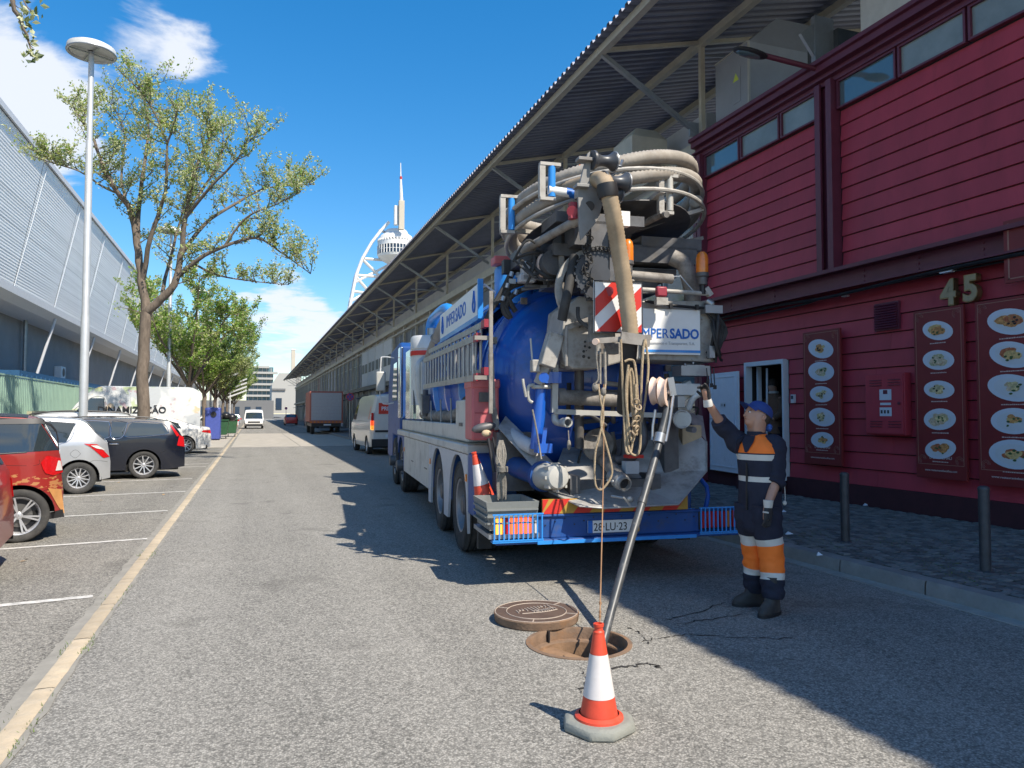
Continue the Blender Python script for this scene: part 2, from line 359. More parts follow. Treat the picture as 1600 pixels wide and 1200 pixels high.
for sx, sy in ((1, 1), (-1, 1), (-1, -1), (1, -1)):   # close the square's corners left by the fan
    n = 48; best = None
    a1 = 2*math.pi*(math.floor((math.atan2(sy, sx) % (2*math.pi))/(2*math.pi/n)-.5)+.5)/n; a2 = a1+2*math.pi/n
    P = []
    for a in (a1, a2):
        k = h_/max(abs(math.cos(a)), abs(math.sin(a))); P.append((c.x+math.cos(a)*k, c.y+math.sin(a)*k, 0))
    g.add([P[0], (c.x+sx*h_, c.y+sy*h_, 0), P[1]], [(0, 1, 2)])
g.build('road', M['road_asphalt'], kind='structure', flat=True)
g = MB(); g.quad((-8.4, -8, 0), (-1.22, -8, 0), (-1.22, 420, 0), (-8.4, 420, 0)); g.build('parking_lot', M['bay_asphalt'], kind='structure', flat=True)
g = MB(); g.quad((-60, -8, 0), (-8.4, -8, 0), (-8.4, 420, 0), (-60, 420, 0)); g.build('yard_ground', M['gutter'], kind='structure', flat=True)
# broken strip each side of the yellow stones
strip = tag(bpy.data.objects.new('kerb_strip', None), 'x', 'x'); COL.objects.link(strip)
for k in ('label', 'category'): del strip[k]
strip['kind'] = 'structure'
rr = random.Random(3)
def ragged(name, xa, xb, jag, y0=-8, y1=420, m='mortar'):
    mb = MB(); y = y0; pl = pr = None
    while y < y1:
        st = .13 if y < 30 else 2.0
        l = xa-(rr.random()*jag if jag < 0 or xa < -1.1 else 0); r_ = xb+(rr.random()*jag if xb > -1.1 else 0)
        if pl is not None: mb.quad((pl, y-pst, .0045), (pr, y-pst, .0045), (r_, y, .0045), (l, y, .0045))
        pl, pr, pst = l, r_, st; y += st
    return mb.build(name, M[m], strip, flat=True)
ragged('edge_mortar', -1.235, -1.155, .03)
ragged('road_edge_mortar', -1.075, -1.04, .03)
sm = []
for i in range(4):
    mb = MB(); L = 1.0; n = 10; rj = random.Random(i); ln = L-.012
    P = []; F = []
    for j in range(n+1):
        y = ln*j/n
        for (x, z) in ((-.056-rj.random()*.004, -.02), (-.052-rj.random()*.005, .006), (-.036, .011), (.036, .011+rj.random()*.003), (.052+rj.random()*.005, .006), (.056, -.02)): P.append((x, y, z))
    for j in range(n):
        for k in range(5): F.append((j*6+k, j*6+k+1, (j+1)*6+k+1, (j+1)*6+k))
    mb.add(P, F); o = mb.build('kerb_stone', M['yellow_stone'], strip); sm.append(o.data)
    o.location = (-1.115, 1.0+i, 0)
for i in range(4, 60):
    o = bpy.data.objects.new('kerb_stone', sm[rr.randrange(4)]); COL.objects.link(o); o.parent = strip; o.location = (-1.115+rr.uniform(-.003, .003), 1.0+i*1.0, 0)
mb = MB(); mb.box(-1.17, -1.06, 64, 420, -.02, .011); mb.box(-1.17, -1.06, -8, .99, -.02, .011); mb.build('far_kerb_stones', M['yellow_stone'], strip, kind='stuff')
# tufts of weed along it
mb = MB()
for i in range(420):
    y = rr.choice([rr.gauss(3.1, .25), rr.gauss(4.3, .3), rr.gauss(2.6, .2), rr.gauss(9.3, .2), rr.gauss(7.3, .3), rr.gauss(5.8, .1), rr.uniform(12, 30)]); x = rr.choice([-1.052, -1.05, -1.047, -1.178])+rr.gauss(0, .012)
    a = rr.uniform(0, 6.28); hgt = rr.uniform(.01, .035); wd = .004; dx, dy = math.cos(a)*wd, math.sin(a)*wd; lx_, ly_ = rr.gauss(0, .012), rr.gauss(0, .012)
    mb.add([(x-dx, y-dy, 0), (x+dx, y+dy, 0), (x+lx_, y+ly_, hgt)], [(0, 1, 2)])
tag(mb.build('weed_tufts', M['moss'], flat=True), 'small green weeds growing along the yellow kerb strip', 'weeds', kind='stuff')
# cross band of pale slabs at the far driveway
mb = MB()
for (ya, yb) in ((37.5, 40.2), (40.25, 43.3), (43.35, 46.5), (46.55, 50.0), (50.05, 54), (54.05, 58), (58.05, 62)):
    for (xa, xb) in ((-8.3, -4.7), (-4.66, -1.28), (-.93, 2.2), (2.25, 5.45)): mb.box(xa, xb, ya, yb, -.02, .006)
mb.build('road_band', M['band_concrete'], kind='structure')
# parking bay lines, slightly slanted
for i, (pa, pb) in enumerate([((0, 958), (145, 932)), ((0, 865), (230, 842)), ((70, 811), (262, 798)), ((150, 775), (290, 768)), ((155, 752), (300, 748)), ((250, 732), (322, 729))]):
    a = atZ(*pa); b = atZ(*pb); a = Vector((b.x, b.y, 0)) + Vector((-math.cos(R(9)), -math.sin(R(9)), 0))*5.2
    a.z = b.z = .005; d = (b-a).normalized(); nn = Vector((-d.y, d.x, 0))*.05
    mb = MB(); k = 60; p = None
    for j in range(k+1):
        q = a.lerp(b, j/k); e1 = q-nn*(1+rr.uniform(-.15, .1)); e2 = q+nn*(1+rr.uniform(-.15, .1))
        if p: mb.quad(p[0], e1, e2, p[1])
        p = (e1, e2)
    mb.build('parking_line', M['line_paint'], kind='structure', flat=True)
for i in range(10):
    b = Vector((-1.3, 25.5+i*3.3, .005))
    if 36 < b.y < 60: continue
    a = b+Vector((-math.cos(R(9)), -math.sin(R(9)), 0))*5.2; d = (b-a).normalized(); nn = Vector((-d.y, d.x, 0))*.05
    MB().quad(a-nn, b-nn, b+nn, a+nn).build('parking_line', M['line_paint'], kind='structure', flat=True)
# cracks and oil round the manhole
mat('crack', (.03, .028, .026), .95); mat('damp', (.06, .058, .056), .6, var=.3, vs=8, alpha=.55)
def crack(pts, w_=.012):
    mb = MB(); P = []
    for i, p in enumerate(pts):
        p = atZ(*p); n_ = 7 if i < len(pts)-1 else 1
        q = atZ(*pts[i+1]) if i < len(pts)-1 else p
        for j in range(n_): P.append(p.lerp(q, j/n_)+Vector((rr.gauss(0, .012), rr.gauss(0, .015), 0)))
    for i in range(len(P)-1):
        ww = w_*rr.uniform(.3, 1.1); mb.quad(P[i]-Vector((0, ww, -.0035)), P[i+1]-Vector((0, ww*.8, -.0035)), P[i+1]+Vector((0, ww*.8, .0035)), P[i]+Vector((0, ww, .0035)))
    return mb.build('crack', M['crack'], kind='structure', flat=True)
crack([(1000, 1004), (1035, 997), (1075, 992), (1140, 996), (1240, 998)], .008)
crack([(955, 1045), (985, 1040), (1010, 1036), (1035, 1044)], .02); crack([(905, 1042), (915, 1060), (908, 1085)], .012)
crack([(1010, 1005), (1000, 990), (985, 982)], .016); crack([(1040, 968), (1090, 958), (1135, 940)], .011); crack([(1060, 975), (1110, 968), (1160, 960)], .010)
# ------------------------------------------------------------------ right pavement: kerb, cobbles, bollards
kb = bpy.data.objects.new('kerb', None); COL.objects.link(kb); kb['kind'] = 'structure'
KX0, KX1 = 5.6, 5.78
sm = []
for i in range(3):
    mb = MB(); L = .99; n = 8; rj = random.Random(20+i); P = []; F = []
    for j in range(n+1):
        y = L*j/n
        for (x, z) in ((0, -.05), (rj.random()*.006, .10), (.018, .128+rj.random()*.004), (.17, .132+rj.random()*.004), (.18, -.05)): P.append((x, y, z))
    for j in range(n):
        for k in range(4): F.append((j*5+k, (j+1)*5+k, (j+1)*5+k+1, j*5+k+1)[::-1])
    mb.add(P, F); o = mb.build('kerb_stone', M['kerb_stone'], kb); sm.append(o.data); o.location = (KX0, 1+i, 0)
for i in range(3, 40):
    o = bpy.data.objects.new('kerb_stone', sm[rr.randrange(3)]); COL.objects.link(o); o.parent = kb; o.location = (KX0+rr.uniform(-.004, .004), 1+i, rr.uniform(-.004, .003))
mb = MB(); mb.box(KX0, KX1, 41, 420, -.05, .13); mb.build('far_kerb_stones', M['kerb_stone'], kb, kind='stuff')
mb = MB(); mb.box(5.45, 5.6, -8, 420, -.03, .006); mb.build('gutter_strip', M['gutter'], kind='structure')
def pz(x): return .118+.04*max(0, min(1, (x-5.78)/3.2))
pv = bpy.data.objects.new('pavement', None); COL.objects.link(pv); pv['kind'] = 'structure'
mb = MB(); mb.quad((5.78, -8, .118), (9.3, -8, .158), (9.3, 420, .158), (5.78, 420, .118)); mb.build('bedding', M['joint_soil'], pv, flat=True)
def cobble_shape(rj, s=.098):
    P = []; h0 = -.03
    pts = [(-.5, -.5), (0, -.52), (.5, -.5), (.53, 0), (.5, .5), (0, .53), (-.5, .5), (-.52, 0)]
    pts = [(x*s*rj.uniform(.86, .97), y*s*rj.uniform(.86, .97)) for x, y in pts]; z1 = .008+rj.uniform(0, .004)
    P = [(x, y, h0) for x, y in pts]+[(x, y, z1-.006) for x, y in pts]+[(x*.78, y*.78, z1) for x, y in pts]
    F = []
    for r_ in (0, 8):
        for k in range(8): F.append((r_+k, r_+(k+1) % 8, r_+8+(k+1) % 8, r_+8+k))
    F.append(tuple(range(16, 24))); return P, F
rj = random.Random(5); vari = [cobble_shape(rj) for _ in range(8)]
meshes = []
for P, F in vari:
    for mname in ('cobble', 'cobble_pale', 'cobble_dark'):
        me = bpy.data.meshes.new('cobble'); me.from_pydata(P, [], F); me.materials.append(M[mname]); meshes.append(me)
spots = []
y = 2.6; row = 0
while y < 16:
    x = 5.84+(row % 2)*.05
    while x < 9.0:
        spots.append((x+rj.uniform(-.008, .008), y+rj.uniform(-.008, .008))); x += .104
    y += .104; row += 1
def inview(x, y): 
    v = Vector((x, y, .13-CH)); d = v.dot(_CF); px = 800+FPX*v.dot(_R)/d; py = 600-FPX*v.dot(_CU)/d
    return px < 1620 and py < 1200
vis = sorted([s for s in spots if inview(*s)], key=lambda s: s[0]*_F.x+s[1]*_F.y)
for (x, y) in vis[:300]:
    o = bpy.data.objects.new('cobble', rj.choice(meshes)); COL.objects.link(o); o.parent = pv
    o.location = (x, y, pz(x)+rj.uniform(-.004, .004)); o.rotation_euler = (rj.uniform(-.06, .06), rj.uniform(-.06, .06), rj.choice((0, 1.57, 3.14))+rj.uniform(-.08, .08))
rest = [s for s in spots if s not in set(vis[:300])]
mb = MB()
for (x, y) in rest:
    P, F = rj.choice(vari); a = rj.uniform(-.1, .1); ca, sa = math.cos(a), math.sin(a); dz = pz(x)+rj.uniform(-.004, .004)
    mb.add([(x+px*ca-py*sa, y+px*sa+py*ca, z+dz) for px, py, z in P], F, rj.choice((0, 0, 1, 2)))
mb.build('cobbles', [M['cobble'], M['cobble_pale'], M['cobble_dark']], pv, kind='stuff', flat=True)
mb = MB(); mb.quad((5.8, 16, .124), (9.05, 16, .164), (9.05, 420, .164), (5.8, 420, .124)); mb.build('far_paving', M['cobble'], pv, kind='stuff', flat=True)
mb = MB()
for i in range(2600):
    x = min(8.95, 5.85+abs(rj.gauss(0, .9))); y = rj.uniform(3.5, 8.5); a = rj.uniform(0, 6.28); hh = rj.uniform(.012, .03); z = pz(x)-.002
    if noise.noise(Vector((x*1.7, y*1.7, 0))) < .02: continue
    x = 5.84+.104*round((x-5.84)/.104)+.052+rj.gauss(0, .007)
    dx, dy = math.cos(a)*.005, math.sin(a)*.005
    mb.add([(x-dx, y-dy, z), (x+dx, y+dy, z), (x+rj.gauss(0, .014), y+rj.gauss(0, .014), z+hh)], [(0, 1, 2)])
tag(mb.build('pavement_moss', M['moss'], flat=True), 'moss and grass growing in the cobble joints', 'moss', kind='stuff')
# litter
for p, s in (((1233, 835), .05), ((1280, 868), .03), ((1353, 790), .05), ((1225, 800), .03)):
    q = atZ(p[0], p[1], .17); mb = MB()
    mb.add([(q.x-s, q.y, .17), (q.x+s, q.y-.02, .175), (q.x+s*.6, q.y+s, .19), (q.x-s*.5, q.y+s*.8, .172), (q.x, q.y+s*.4, .205)], [(0, 1, 4), (1, 2, 4), (2, 3, 4), (3, 0, 4)])
    tag(mb.build('litter', M['plate'], flat=True), 'scrap of white paper lying on the cobbled pavement', 'litter', 'paper scraps on the pavement')
# bollards
bo = thing('bollard', 'b', 'bollard', (6.44, 5.08, .125), 0, 'iron bollards along the pavement')
mb = MB(); mb.lathe([(.048, -.04), (.048, .74), (.05, .76), (.052, .775), (.046, .79), (.03, .80), (0.001, .803)], (0, 0, 0), n=16); mb.build('post', M['bollard_iron'], bo, local=True)
mb = MB(); mb.lathe([(.07, -.02), (.07, .012), (.05, .02)], (0, 0, 0), n=16); mb.build('collar', M['bollard_iron'], bo, local=True)
bo['label'] = 'dark iron bollard nearest the right photo edge, in front of the menu boards'
b2 = dup(bo); place(b2, (6.42, 6.78, .125)); b2['label'] = 'dark iron bollard behind the worker, below the cabinet on the red wall'
# ------------------------------------------------------------------ red restaurant building
XW = 9.0
rb = thing('restaurant_building', 'dark red timber clad two storey building with high windows at the right', 'building', (XW, 6, .15))
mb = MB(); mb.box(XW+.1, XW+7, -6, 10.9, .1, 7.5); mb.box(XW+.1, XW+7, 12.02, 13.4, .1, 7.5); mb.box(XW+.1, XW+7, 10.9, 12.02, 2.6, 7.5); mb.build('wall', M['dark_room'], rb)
mb = MB(); mb.box(XW+.03, XW+.1, -6, 10.9, .1, .47); mb.box(XW+.03, XW+.1, 12.02, 13.4, .1, .47); mb.build('plinth', M['plinth'], rb)
mb = MB(); mb.box(XW-.25, XW+.6, 10.93, 11.99, .1, .40); mb.build('door_step', M['plinth'], rb)
mat('joint_dark', (.03, .008, .01), .9)
def board(y0, y1, z, hgt, x=XW, lap=.036):
    mb = MB(); mb.prism([(0, 0), (-lap, .004), (-lap*.25, hgt-.012), (0, hgt-.012)], (x+.1, y0, z), (1, 0, 0), (0, 0, 1), (0, y1-y0, 0))
    # prism x: negative goes toward the street
    me_o = mb.build('board', M['red_board'], rb, flat=True); return me_o
BH = .262
def boards(y0, y1, z0, n, seams=(), openings=()):
    for k in range(n):
        z = z0+k*BH
        cuts = [y0]+[s for s in seams[k % len(seams)]] + [y1] if seams else [y0, y1]
        for a, b in zip(cuts, cuts[1:]):
            segs = [(a+.002, b-.002)]
            for (oy0, oy1, oz) in openings:
                if z < oz-.05:
                    ns = []
                    for s0, s1 in segs:
                        if s1 <= oy0 or s0 >= oy1: ns.append((s0, s1)); continue
                        if s0 < oy0: ns.append((s0, oy0))
                        if s1 > oy1: ns.append((oy1, s1))
                    segs = ns
            for s0, s1 in segs: board(s0, s1, z, BH)
boards(-6, 13.4, .47, 12, [(8.9,), (5.2,), (1.0, 8.6)], [(10.86, 12.06, 2.55)])
boards(9.95, 13.33, 3.97, 10, [(), ()])
boards(-6, 9.53, 3.97, 10, [(2.1,), (5.4,), (-1, 7.4)] if False else [(2.1,), (4.1,)])
# steel frame
mb = MB(); mb.box(XW-.22, XW+.09, -6, 13.45, 3.88, 3.94); mb.box(XW-.22, XW+.09, -6, 13.45, 3.58, 3.61); mb.box(XW-.02, XW+.07, -6, 13.45, 3.61, 3.88)
for y in (12.4, 11.1, 9.0, 8.0, 7.0, 5.8):
    for z in (3.66, 3.745, 3.83): mb.cyl((XW-.035, y, z), (XW-.02, y, z), .02, n=6)
mb.build('floor_beam', M['wine_steel'], rb, flat=True)
def hcol(y0, y1, z0, z1):
    mb = MB(); mb.box(XW-.06, XW+.09, y0, y0+.03, z0, z1); mb.box(XW-.06, XW+.09, y1-.03, y1, z0, z1); mb.box(XW+.02, XW+.09, y0+.03, y1-.03, z0, z1)
    mb.box(XW-.10, XW-.06, y0, y0+.12, z0, z1); mb.box(XW-.10, XW-.06, y1-.12, y1, z0, z1); return mb.build('column', M['wine_steel'], rb, flat=True)
hcol(9.55, 9.93, 3.94, 7.12); hcol(13.33, 13.6, .2, 7.12); hcol(2.4, 2.75, 3.94, 7.12)
mb = MB(); prof = [(.09, 7.08), (-.03, 7.08), (-.03, 7.16), (-.12, 7.17), (-.12, 7.2), (-.02, 7.22), (-.02, 7.30), (-.14, 7.31), (-.14, 7.42), (-.20, 7.43), (-.20, 7.5), (.3, 7.5), (.3, 7.1)]
mb.prism([(x, z) for x, z in prof], (XW, -6, 0), (1, 0, 0), (0, 0, 1), (0, 19.6, 0)); mb.build('cornice', M['wine_steel'], rb, flat=True)
def window(y0, y1, m='window_glass'):
    f = MB(); t = .035; f.box(XW-.0, XW+.09, y0, y1, 6.60, 6.63); f.box(XW, XW+.09, y0, y1, 7.045, 7.08); f.box(XW, XW+.09, y0, y0+t, 6.63, 7.045); f.box(XW, XW+.09, y1-t, y1, 6.63, 7.045)
    fo = f.build('window', M['wine_steel'], rb, flat=True)
    p = MB(); p.box(XW+.045, XW+.055, y0+t, y1-t, 6.63, 7.045); p.build('pane', M[m], fo, flat=True)
for (a, b), m_ in zip([(12.13, 13.32), (10.95, 12.09), (9.94, 10.91), (8.35, 9.53), (7.2, 8.31), (5.8, 7.16), (4.3, 5.76), (2.76, 4.26)], ['window_glass', 'film_glass', 'film_glass', 'window_glass', 'film_glass', 'film_glass', 'film_glass', 'film_glass']): window(a, b, m_)
# door: open leaf, frame and room
mb = MB(); mb.box(XW-.02, XW+.12, 10.9, 10.94, .40, 2.5); mb.box(XW-.02, XW+.12, 11.96, 12.02, .40, 2.5); mb.box(XW-.02, XW+.12, 10.9, 12.02, 2.5, 2.58); mb.build('door_frame', M['white_frame'], rb, flat=True)
dm = MB(); dm.box(0, .04, 0, 1.12, 0, 1.98)
for (a, b, c_, d_) in ((.08, 1.04, .09, 1.88),): dm.box(-.012, 0, a, b, c_, c_+.02); dm.box(-.012, 0, a, b, d_, d_+.02); dm.box(-.012, 0, a, a+.02, c_, d_); dm.box(-.012, 0, b-.02, b, c_, d_)
do = dm.build('door', M['door_white'], rb, local=True, flat=True); do.location = (8.86-XW, 12.06-6, .44-.15); do.rotation_euler.z = R(-6)
hm = MB(); hm.cyl((-.03, .98, 1.05), (-.07, .98, 1.05), .012, n=8); hm.bar((-.07, .98, 1.05), (-.07, .86, 1.05), .018); h2 = hm.build('handle', M['galv'], do, local=True)
hm = MB(); hm.box(-.004, -.001, .45, .66, 1.28, 1.38); hm.build('notice', M['white_frame'], do, local=True, flat=True)
hm = MB(); hm.box(-.007, -.005, .47, .52, 1.30, 1.35); hm.box(-.007, -.005, .56, .64, 1.34, 1.35); hm.box(-.007, -.005, .56, .64, 1.31, 1.32); hm.build('notice_print', M['facade_dark'], do, local=True, flat=True)
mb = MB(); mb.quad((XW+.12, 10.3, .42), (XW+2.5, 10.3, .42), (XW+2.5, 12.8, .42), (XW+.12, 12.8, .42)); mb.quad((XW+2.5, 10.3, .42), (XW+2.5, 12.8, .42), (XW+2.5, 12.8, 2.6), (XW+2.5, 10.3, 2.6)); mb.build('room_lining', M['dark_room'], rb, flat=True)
mb = MB(); mb.cyl((XW+.35, 11.85, .42), (XW+.15, 11.55, 2.45), .02, n=8); mb.cyl((XW+.5, 11.2, 2.5), (XW+.35, 11.1, .9), .02, n=8); mb.box(XW+.2, XW+.28, 11.88, 11.93, .4, 2.5); mb.build('door_pole', M['white_frame'], rb)
# number 45
for s_, yy, zz in (('4', 7.60, 3.09), ('5', 7.27, 3.10)):
    d_ = text('house_number', s_, .46, M['brass'], rb, (XW-.03, yy, zz), (0, -1, 0), (0, 0, 1), extrude=.045, bold=.055, label='brass three dimensional digit %s on the red wall' % s_, sx=.95)
    text('number_face', s_, .46, M['gold_face'], d_, (XW-.077, yy-.004, zz+.004), (0, -1, 0), (0, 0, 1), extrude=.002, bold=.03, sx=.95)
# wall vent
mb = MB(); mb.box(XW+.03, XW+.08, 8.41, 8.86, 2.86, 3.28)
for i in range(10): mb.bar((XW+.005, 8.43, 2.90+i*.038), (XW+.005, 8.84, 2.90+i*.038), .03, .012, up=(1, 0, -.9))
mb.build('wall_vent', M['wine_steel'], rb, flat=True)
# cable along beam
mb = MB(); mb.tube(smooth_path([(XW-.1, 13.2, 3.52), (XW-.12, 11, 3.54), (XW-.14, 9.7, 3.50), (XW-.16, 8.2, 3.53), (XW-.18, 7, 3.55), (XW-.15, 4, 3.53)], 6), .028, 6); mb.tube(smooth_path([(XW-.05, 13.2, 3.47), (XW-.1, 10.6, 3.46), (XW-.12, 9.1, 3.52), (XW-.1, 5, 3.5)], 6), .018, 6); mb.build('cable', M['black'], rb)
# floodlight above the number
fl = thing('floodlight', 'small grey floodlight under the beam just above the number 45', 'light', (XW-.1, 7.42, 3.5))
mb = MB(); mb.bx((XW-.13, 7.42, 3.53), (.12, .2, .04)); mb.bar((XW-.03, 7.42, 3.56), (XW-.13, 7.42, 3.54), .02); mb.build('housing', M['galv'], fl); mb = MB(); mb.bx((XW-.15, 7.42, 3.505), (.1, .17, .008)); mb.build('lens', M['plate'], fl)
mb = MB(); mb.bx((XW-.06, 9.35, 3.48), (.07, .10, .025)); tag(mb.build('sensor', M['plate']), 'tiny white sensor fixed under the beam left of the column', 'sensor')
# intercom beside the door
it = thing('intercom', 'small white keypad on the red wall right of the open door', 'keypad', (XW+.04, 10.75, 1.86)); mb = MB(); mb.bx((XW+.045, 10.72, 1.86), (.05, .085, .15)); mb.build('case', M['white_frame'], it, bevel=.004); mb = MB(); mb.bx((XW+.017, 10.72, 1.885), (.006, .05, .06)); mb.build('keys', M['facade_dark'], it)
# electrical cabinet
cb = thing('electric_cabinet', 'red louvred utility cabinet with white stickers on the wall', 'cabinet', (XW+.04, 8.62, 1.4))
mb = MB(); mb.box(XW-.06, XW+.07, 8.25, 8.98, 1.28, 2.2); mb.build('case', M['red_board'], cb, bevel=.006)
mb = MB(); mb.box(XW-.075, XW-.061, 8.27, 8.96, 1.3, 2.18); dd = mb.build('door', M['red_board'], cb, bevel=.003)
for yy in (8.42, 8.76):
    for zz in (1.4, 1.44, 1.48, 2.02, 2.06, 2.10): mb = MB(); mb.bx((XW-.08, yy, zz), (.012, .22, .012)); mb.build('louvre', M['wine_steel'], dd, flat=True)
mb = MB(); mb.cyl((XW-.076, 8.33, 1.75), (XW-.095, 8.33, 1.75), .022, n=10); mb.build('lock', M['wine_steel'], dd)
mb = MB(); mb.box(XW-.078, XW-.0765, 8.47, 8.69, 1.80, 1.96); mb.box(XW-.078, XW-.0765, 8.47, 8.69, 1.56, 1.69); mb.box(XW-.078, XW-.0765, 8.48, 8.68, 1.725, 1.76); st = mb.build('sticker', M['plate'], dd, flat=True)
mb = MB(); mb.box(XW-.080, XW-.0785, 8.54, 8.62, 1.89, 1.95); mb.build('sticker_emblem', M['wine_steel'], dd, flat=True)
text('sticker_text', 'GASTON', .05, M['wine_steel'], dd, (XW-.0795, 8.68, 1.82), (0, -1, 0), (0, 0, 1), .0008, sx=.95) if False else None
mb = MB()
for yy in (8.65, 8.59, 8.53): mb.box(XW-.080, XW-.0785, yy-.015, yy+.02, 1.60, 1.65)
mb.build('sticker_print', M['facade_dark'], dd, flat=True)
# menu boards
def menu(label, y1, y0, zt, zb, plates, name='menu_board', x=XW-.02):
    t_ = thing(name, label, 'menu board', (x, (y0+y1)/2, zb), 0, 'menu boards on the red wall')
    mb = MB(); mb.box(x-.03, x+.012, y0, y1, zb, zt); mb.build('panel', M['menu_panel'], t_, bevel=.003)
    W_ = y1-y0; xf = x-.031; mb = MB(); e = .035; zb2 = zb+.19
    for (a, b, c_, d_) in ((y0+e, y1-e, zt-e-.008, zt-e), (y0+e, y1-e, zb2, zb2+.008), (y0+e, y0+e+.008, zb2, zt-e), (y1-e-.008, y1-e, zb2, zt-e)): mb.box(xf-.0015, xf-.0002, a, b, c_, d_)
    for sy in (0, 1):
        for sz in (0, 1):
            yy = (y0+e+.07) if sy else (y1-e-.07); zz = (zt-e-.07) if sz else (zb2+.07)
            for rad in (.045, .028, .06): mb.torus((xf-.001, yy, zz), (1, 0, 0), rad, .002, 14, 4, 0, 0, 4.4)
    mb.build('border', M['menu_line'], t_)
    cy_ = (y0+y1)/2; n = len(plates); top = zt-.30*W_/.8-.02; step = (zt-zb-.72)/(n-1) if n > 1 else .4
    for i, (fi, sx_) in enumerate(plates):
        zc = zt-.31-i*step; rj2 = random.Random(i*7+fi+int(y0*10)); rw = W_*rj2.uniform(.30, .35); rh = rw*rj2.uniform(.50, .60); tlt = rj2.uniform(-.16, .16)
        d_ = MB(); P = []; nn_ = 28
        d_.add([(xf-.004, cy_+math.cos(q*2*math.pi/nn_)*rw, zc+math.sin(q*2*math.pi/nn_)*rh+math.cos(q*2*math.pi/nn_)*rw*tlt) for q in range(nn_)]+[(xf-.0005, cy_+math.cos(q*2*math.pi/nn_)*rw, zc+math.sin(q*2*math.pi/nn_)*rh+math.cos(q*2*math.pi/nn_)*rw*tlt) for q in range(nn_)],
               [tuple(range(nn_))]+[(q, (q+1) % nn_, nn_+(q+1) % nn_, nn_+q) for q in range(nn_)])
        d_.add([(xf-.0055, cy_+math.cos(q*2*math.pi/nn_)*rw*.74, zc-.004+math.sin(q*2*math.pi/nn_)*rh*.72+math.cos(q*2*math.pi/nn_)*rw*.74*tlt) for q in range(nn_)], [tuple(range(nn_))], 1)
        po = d_.build('plate_picture', [M['plate'], M['white_frame']], t_, flat=True)
        fm = MB(); rj2 = random.Random(i*7+fi+int(y0*10))
        for k in range(9):
            a = rj2.uniform(0, 6.28); q = rj2.uniform(0, .38); s_ = rj2.uniform(.14, .3)*sx_
            nn2 = 9; cc = (cy_+math.cos(a)*rw*q, zc+math.sin(a)*rh*q); xo = xf-.0062-k*.0005
            fm.add([(xo, cc[0]+math.cos(u*6.283/nn2)*rw*s_*rj2.uniform(.75, 1.1), cc[1]+math.sin(u*6.283/nn2)*rh*s_*rj2.uniform(.75, 1.15)) for u in range(nn2)], [tuple(range(nn2))], 0 if k < 6 else 1)
        for k in range(5):
            a = rj2.uniform(0, 6.28); q = rj2.uniform(.1, .45); cc = (cy_+math.cos(a)*rw*q, zc+math.sin(a)*rh*q); xo = xf-.0112-k*.0003
            fm.add([(xo, cc[0]+math.cos(u*6.283/7)*rw*.07*rj2.uniform(.6, 1.4), cc[1]+math.sin(u*6.283/7)*rh*.09) for u in range(7)], [tuple(range(7))], 2)
        fm.build('food', [foods[fi], foods[(fi+2) % 6], M['herb'] if rj2.random() < .6 else M['olive']], po, flat=True)
        cm = MB(); yy = cy_+W_*.16
        while yy > cy_-W_*.15:
            l_ = rj2.uniform(.008, .03); cm.box(xf-.0015, xf-.0002, yy-l_, yy, zc-rh-.047, zc-rh-.036+rj2.uniform(0, .004)); yy -= l_+.006
        cm.build('caption_print', M['menu_text'], po, flat=True)
    text('lettering', "D'BACALHAU", .058, M['menu_text'], t_, (xf-.001, cy_, zb+.27), (0, -1, 0), (0, 0, 1), .0008, 'CENTER', .01)
    text('web_address', 'www.restaurantebacalhau.com', .042, M['menu_text'], t_, (xf-.001, cy_, zb+.1), (0, -1, 0), (0, 0, 1), .0008, 'CENTER', .005, sx=W_/.82)
menu('narrow dark red menu board of five fish dishes, nearest the doorway', 10.35, 9.5, 2.99, .75, [(0, 1), (1, 1.1), (5, 1), (3, .9), (0, 1.0)])
menu('dark red menu board of five dishes between cabinet and right edge board', 8.08, 7.29, 3.06, .70, [(0, 1.7), (1, 1.5), (5, 1.1), (3, 1.7), (2, 1.3)])
menu('dark red menu board cut by the right photo edge, with red pot dish', 7.12, 6.15, 3.06, .68, [(2, 1.5), (4, 1.3), (3, .8), (0, .8), (4, 1)])
uo = MB(); uo.box(XW-.16, XW-.12, 5.3, 6.62, 3.22, 4.0); uo2 = thing('hanging_sign', 'dark red sign panel under the beam, cut by the upper right edge', 'sign', (XW-.14, 6, 3.22)); uo.build('panel', M['menu_panel'], uo2); mb = MB(); mb.box(XW-.163, XW-.1605, 6.55, 6.57, 3.26, 3.96); mb.box(XW-.163, XW-.1605, 5.4, 6.57, 3.26, 3.275); mb.build('border', M['menu_line'], uo2, flat=True); text('lettering', 'R', .3, M['menu_text'], uo2, (XW-.165, 6.5, 3.5), (0, -1, 0), (0, 0, 1), .001) if False else None
# street lamp on the building
lm = thing('wall_lamp', 'dark street lamp on a wine red arm above the red building', 'lamp', (XW, 9.85, 7.3))
pa = Vector((XW-.1, 9.85, 7.4)); pb = atY(1175, 85, 9.95+.3); pb = Vector((XW-1.05, 10.0, 7.55))
mb = MB(); mb.tube([pa, pb], .045, 10); mb.build('arm', M['wine_steel'], lm)
mb = MB(); d_ = (pb-pa).normalized(); mb.ell(pb+d_*.25-Vector((0, 0, .02)), .32, .13, .06, 14, 8, rot=d_.to_track_quat('X', 'Z').to_matrix()); mb.build('lamp_head', M['black'], lm)
mb = MB(); mb.ell(pb+d_*.28-Vector((0, 0, .045)), .24, .10, .05, 14, 8, rot=d_.to_track_quat('X', 'Z').to_matrix()); mb.build('lens', M['window_glass'], lm)
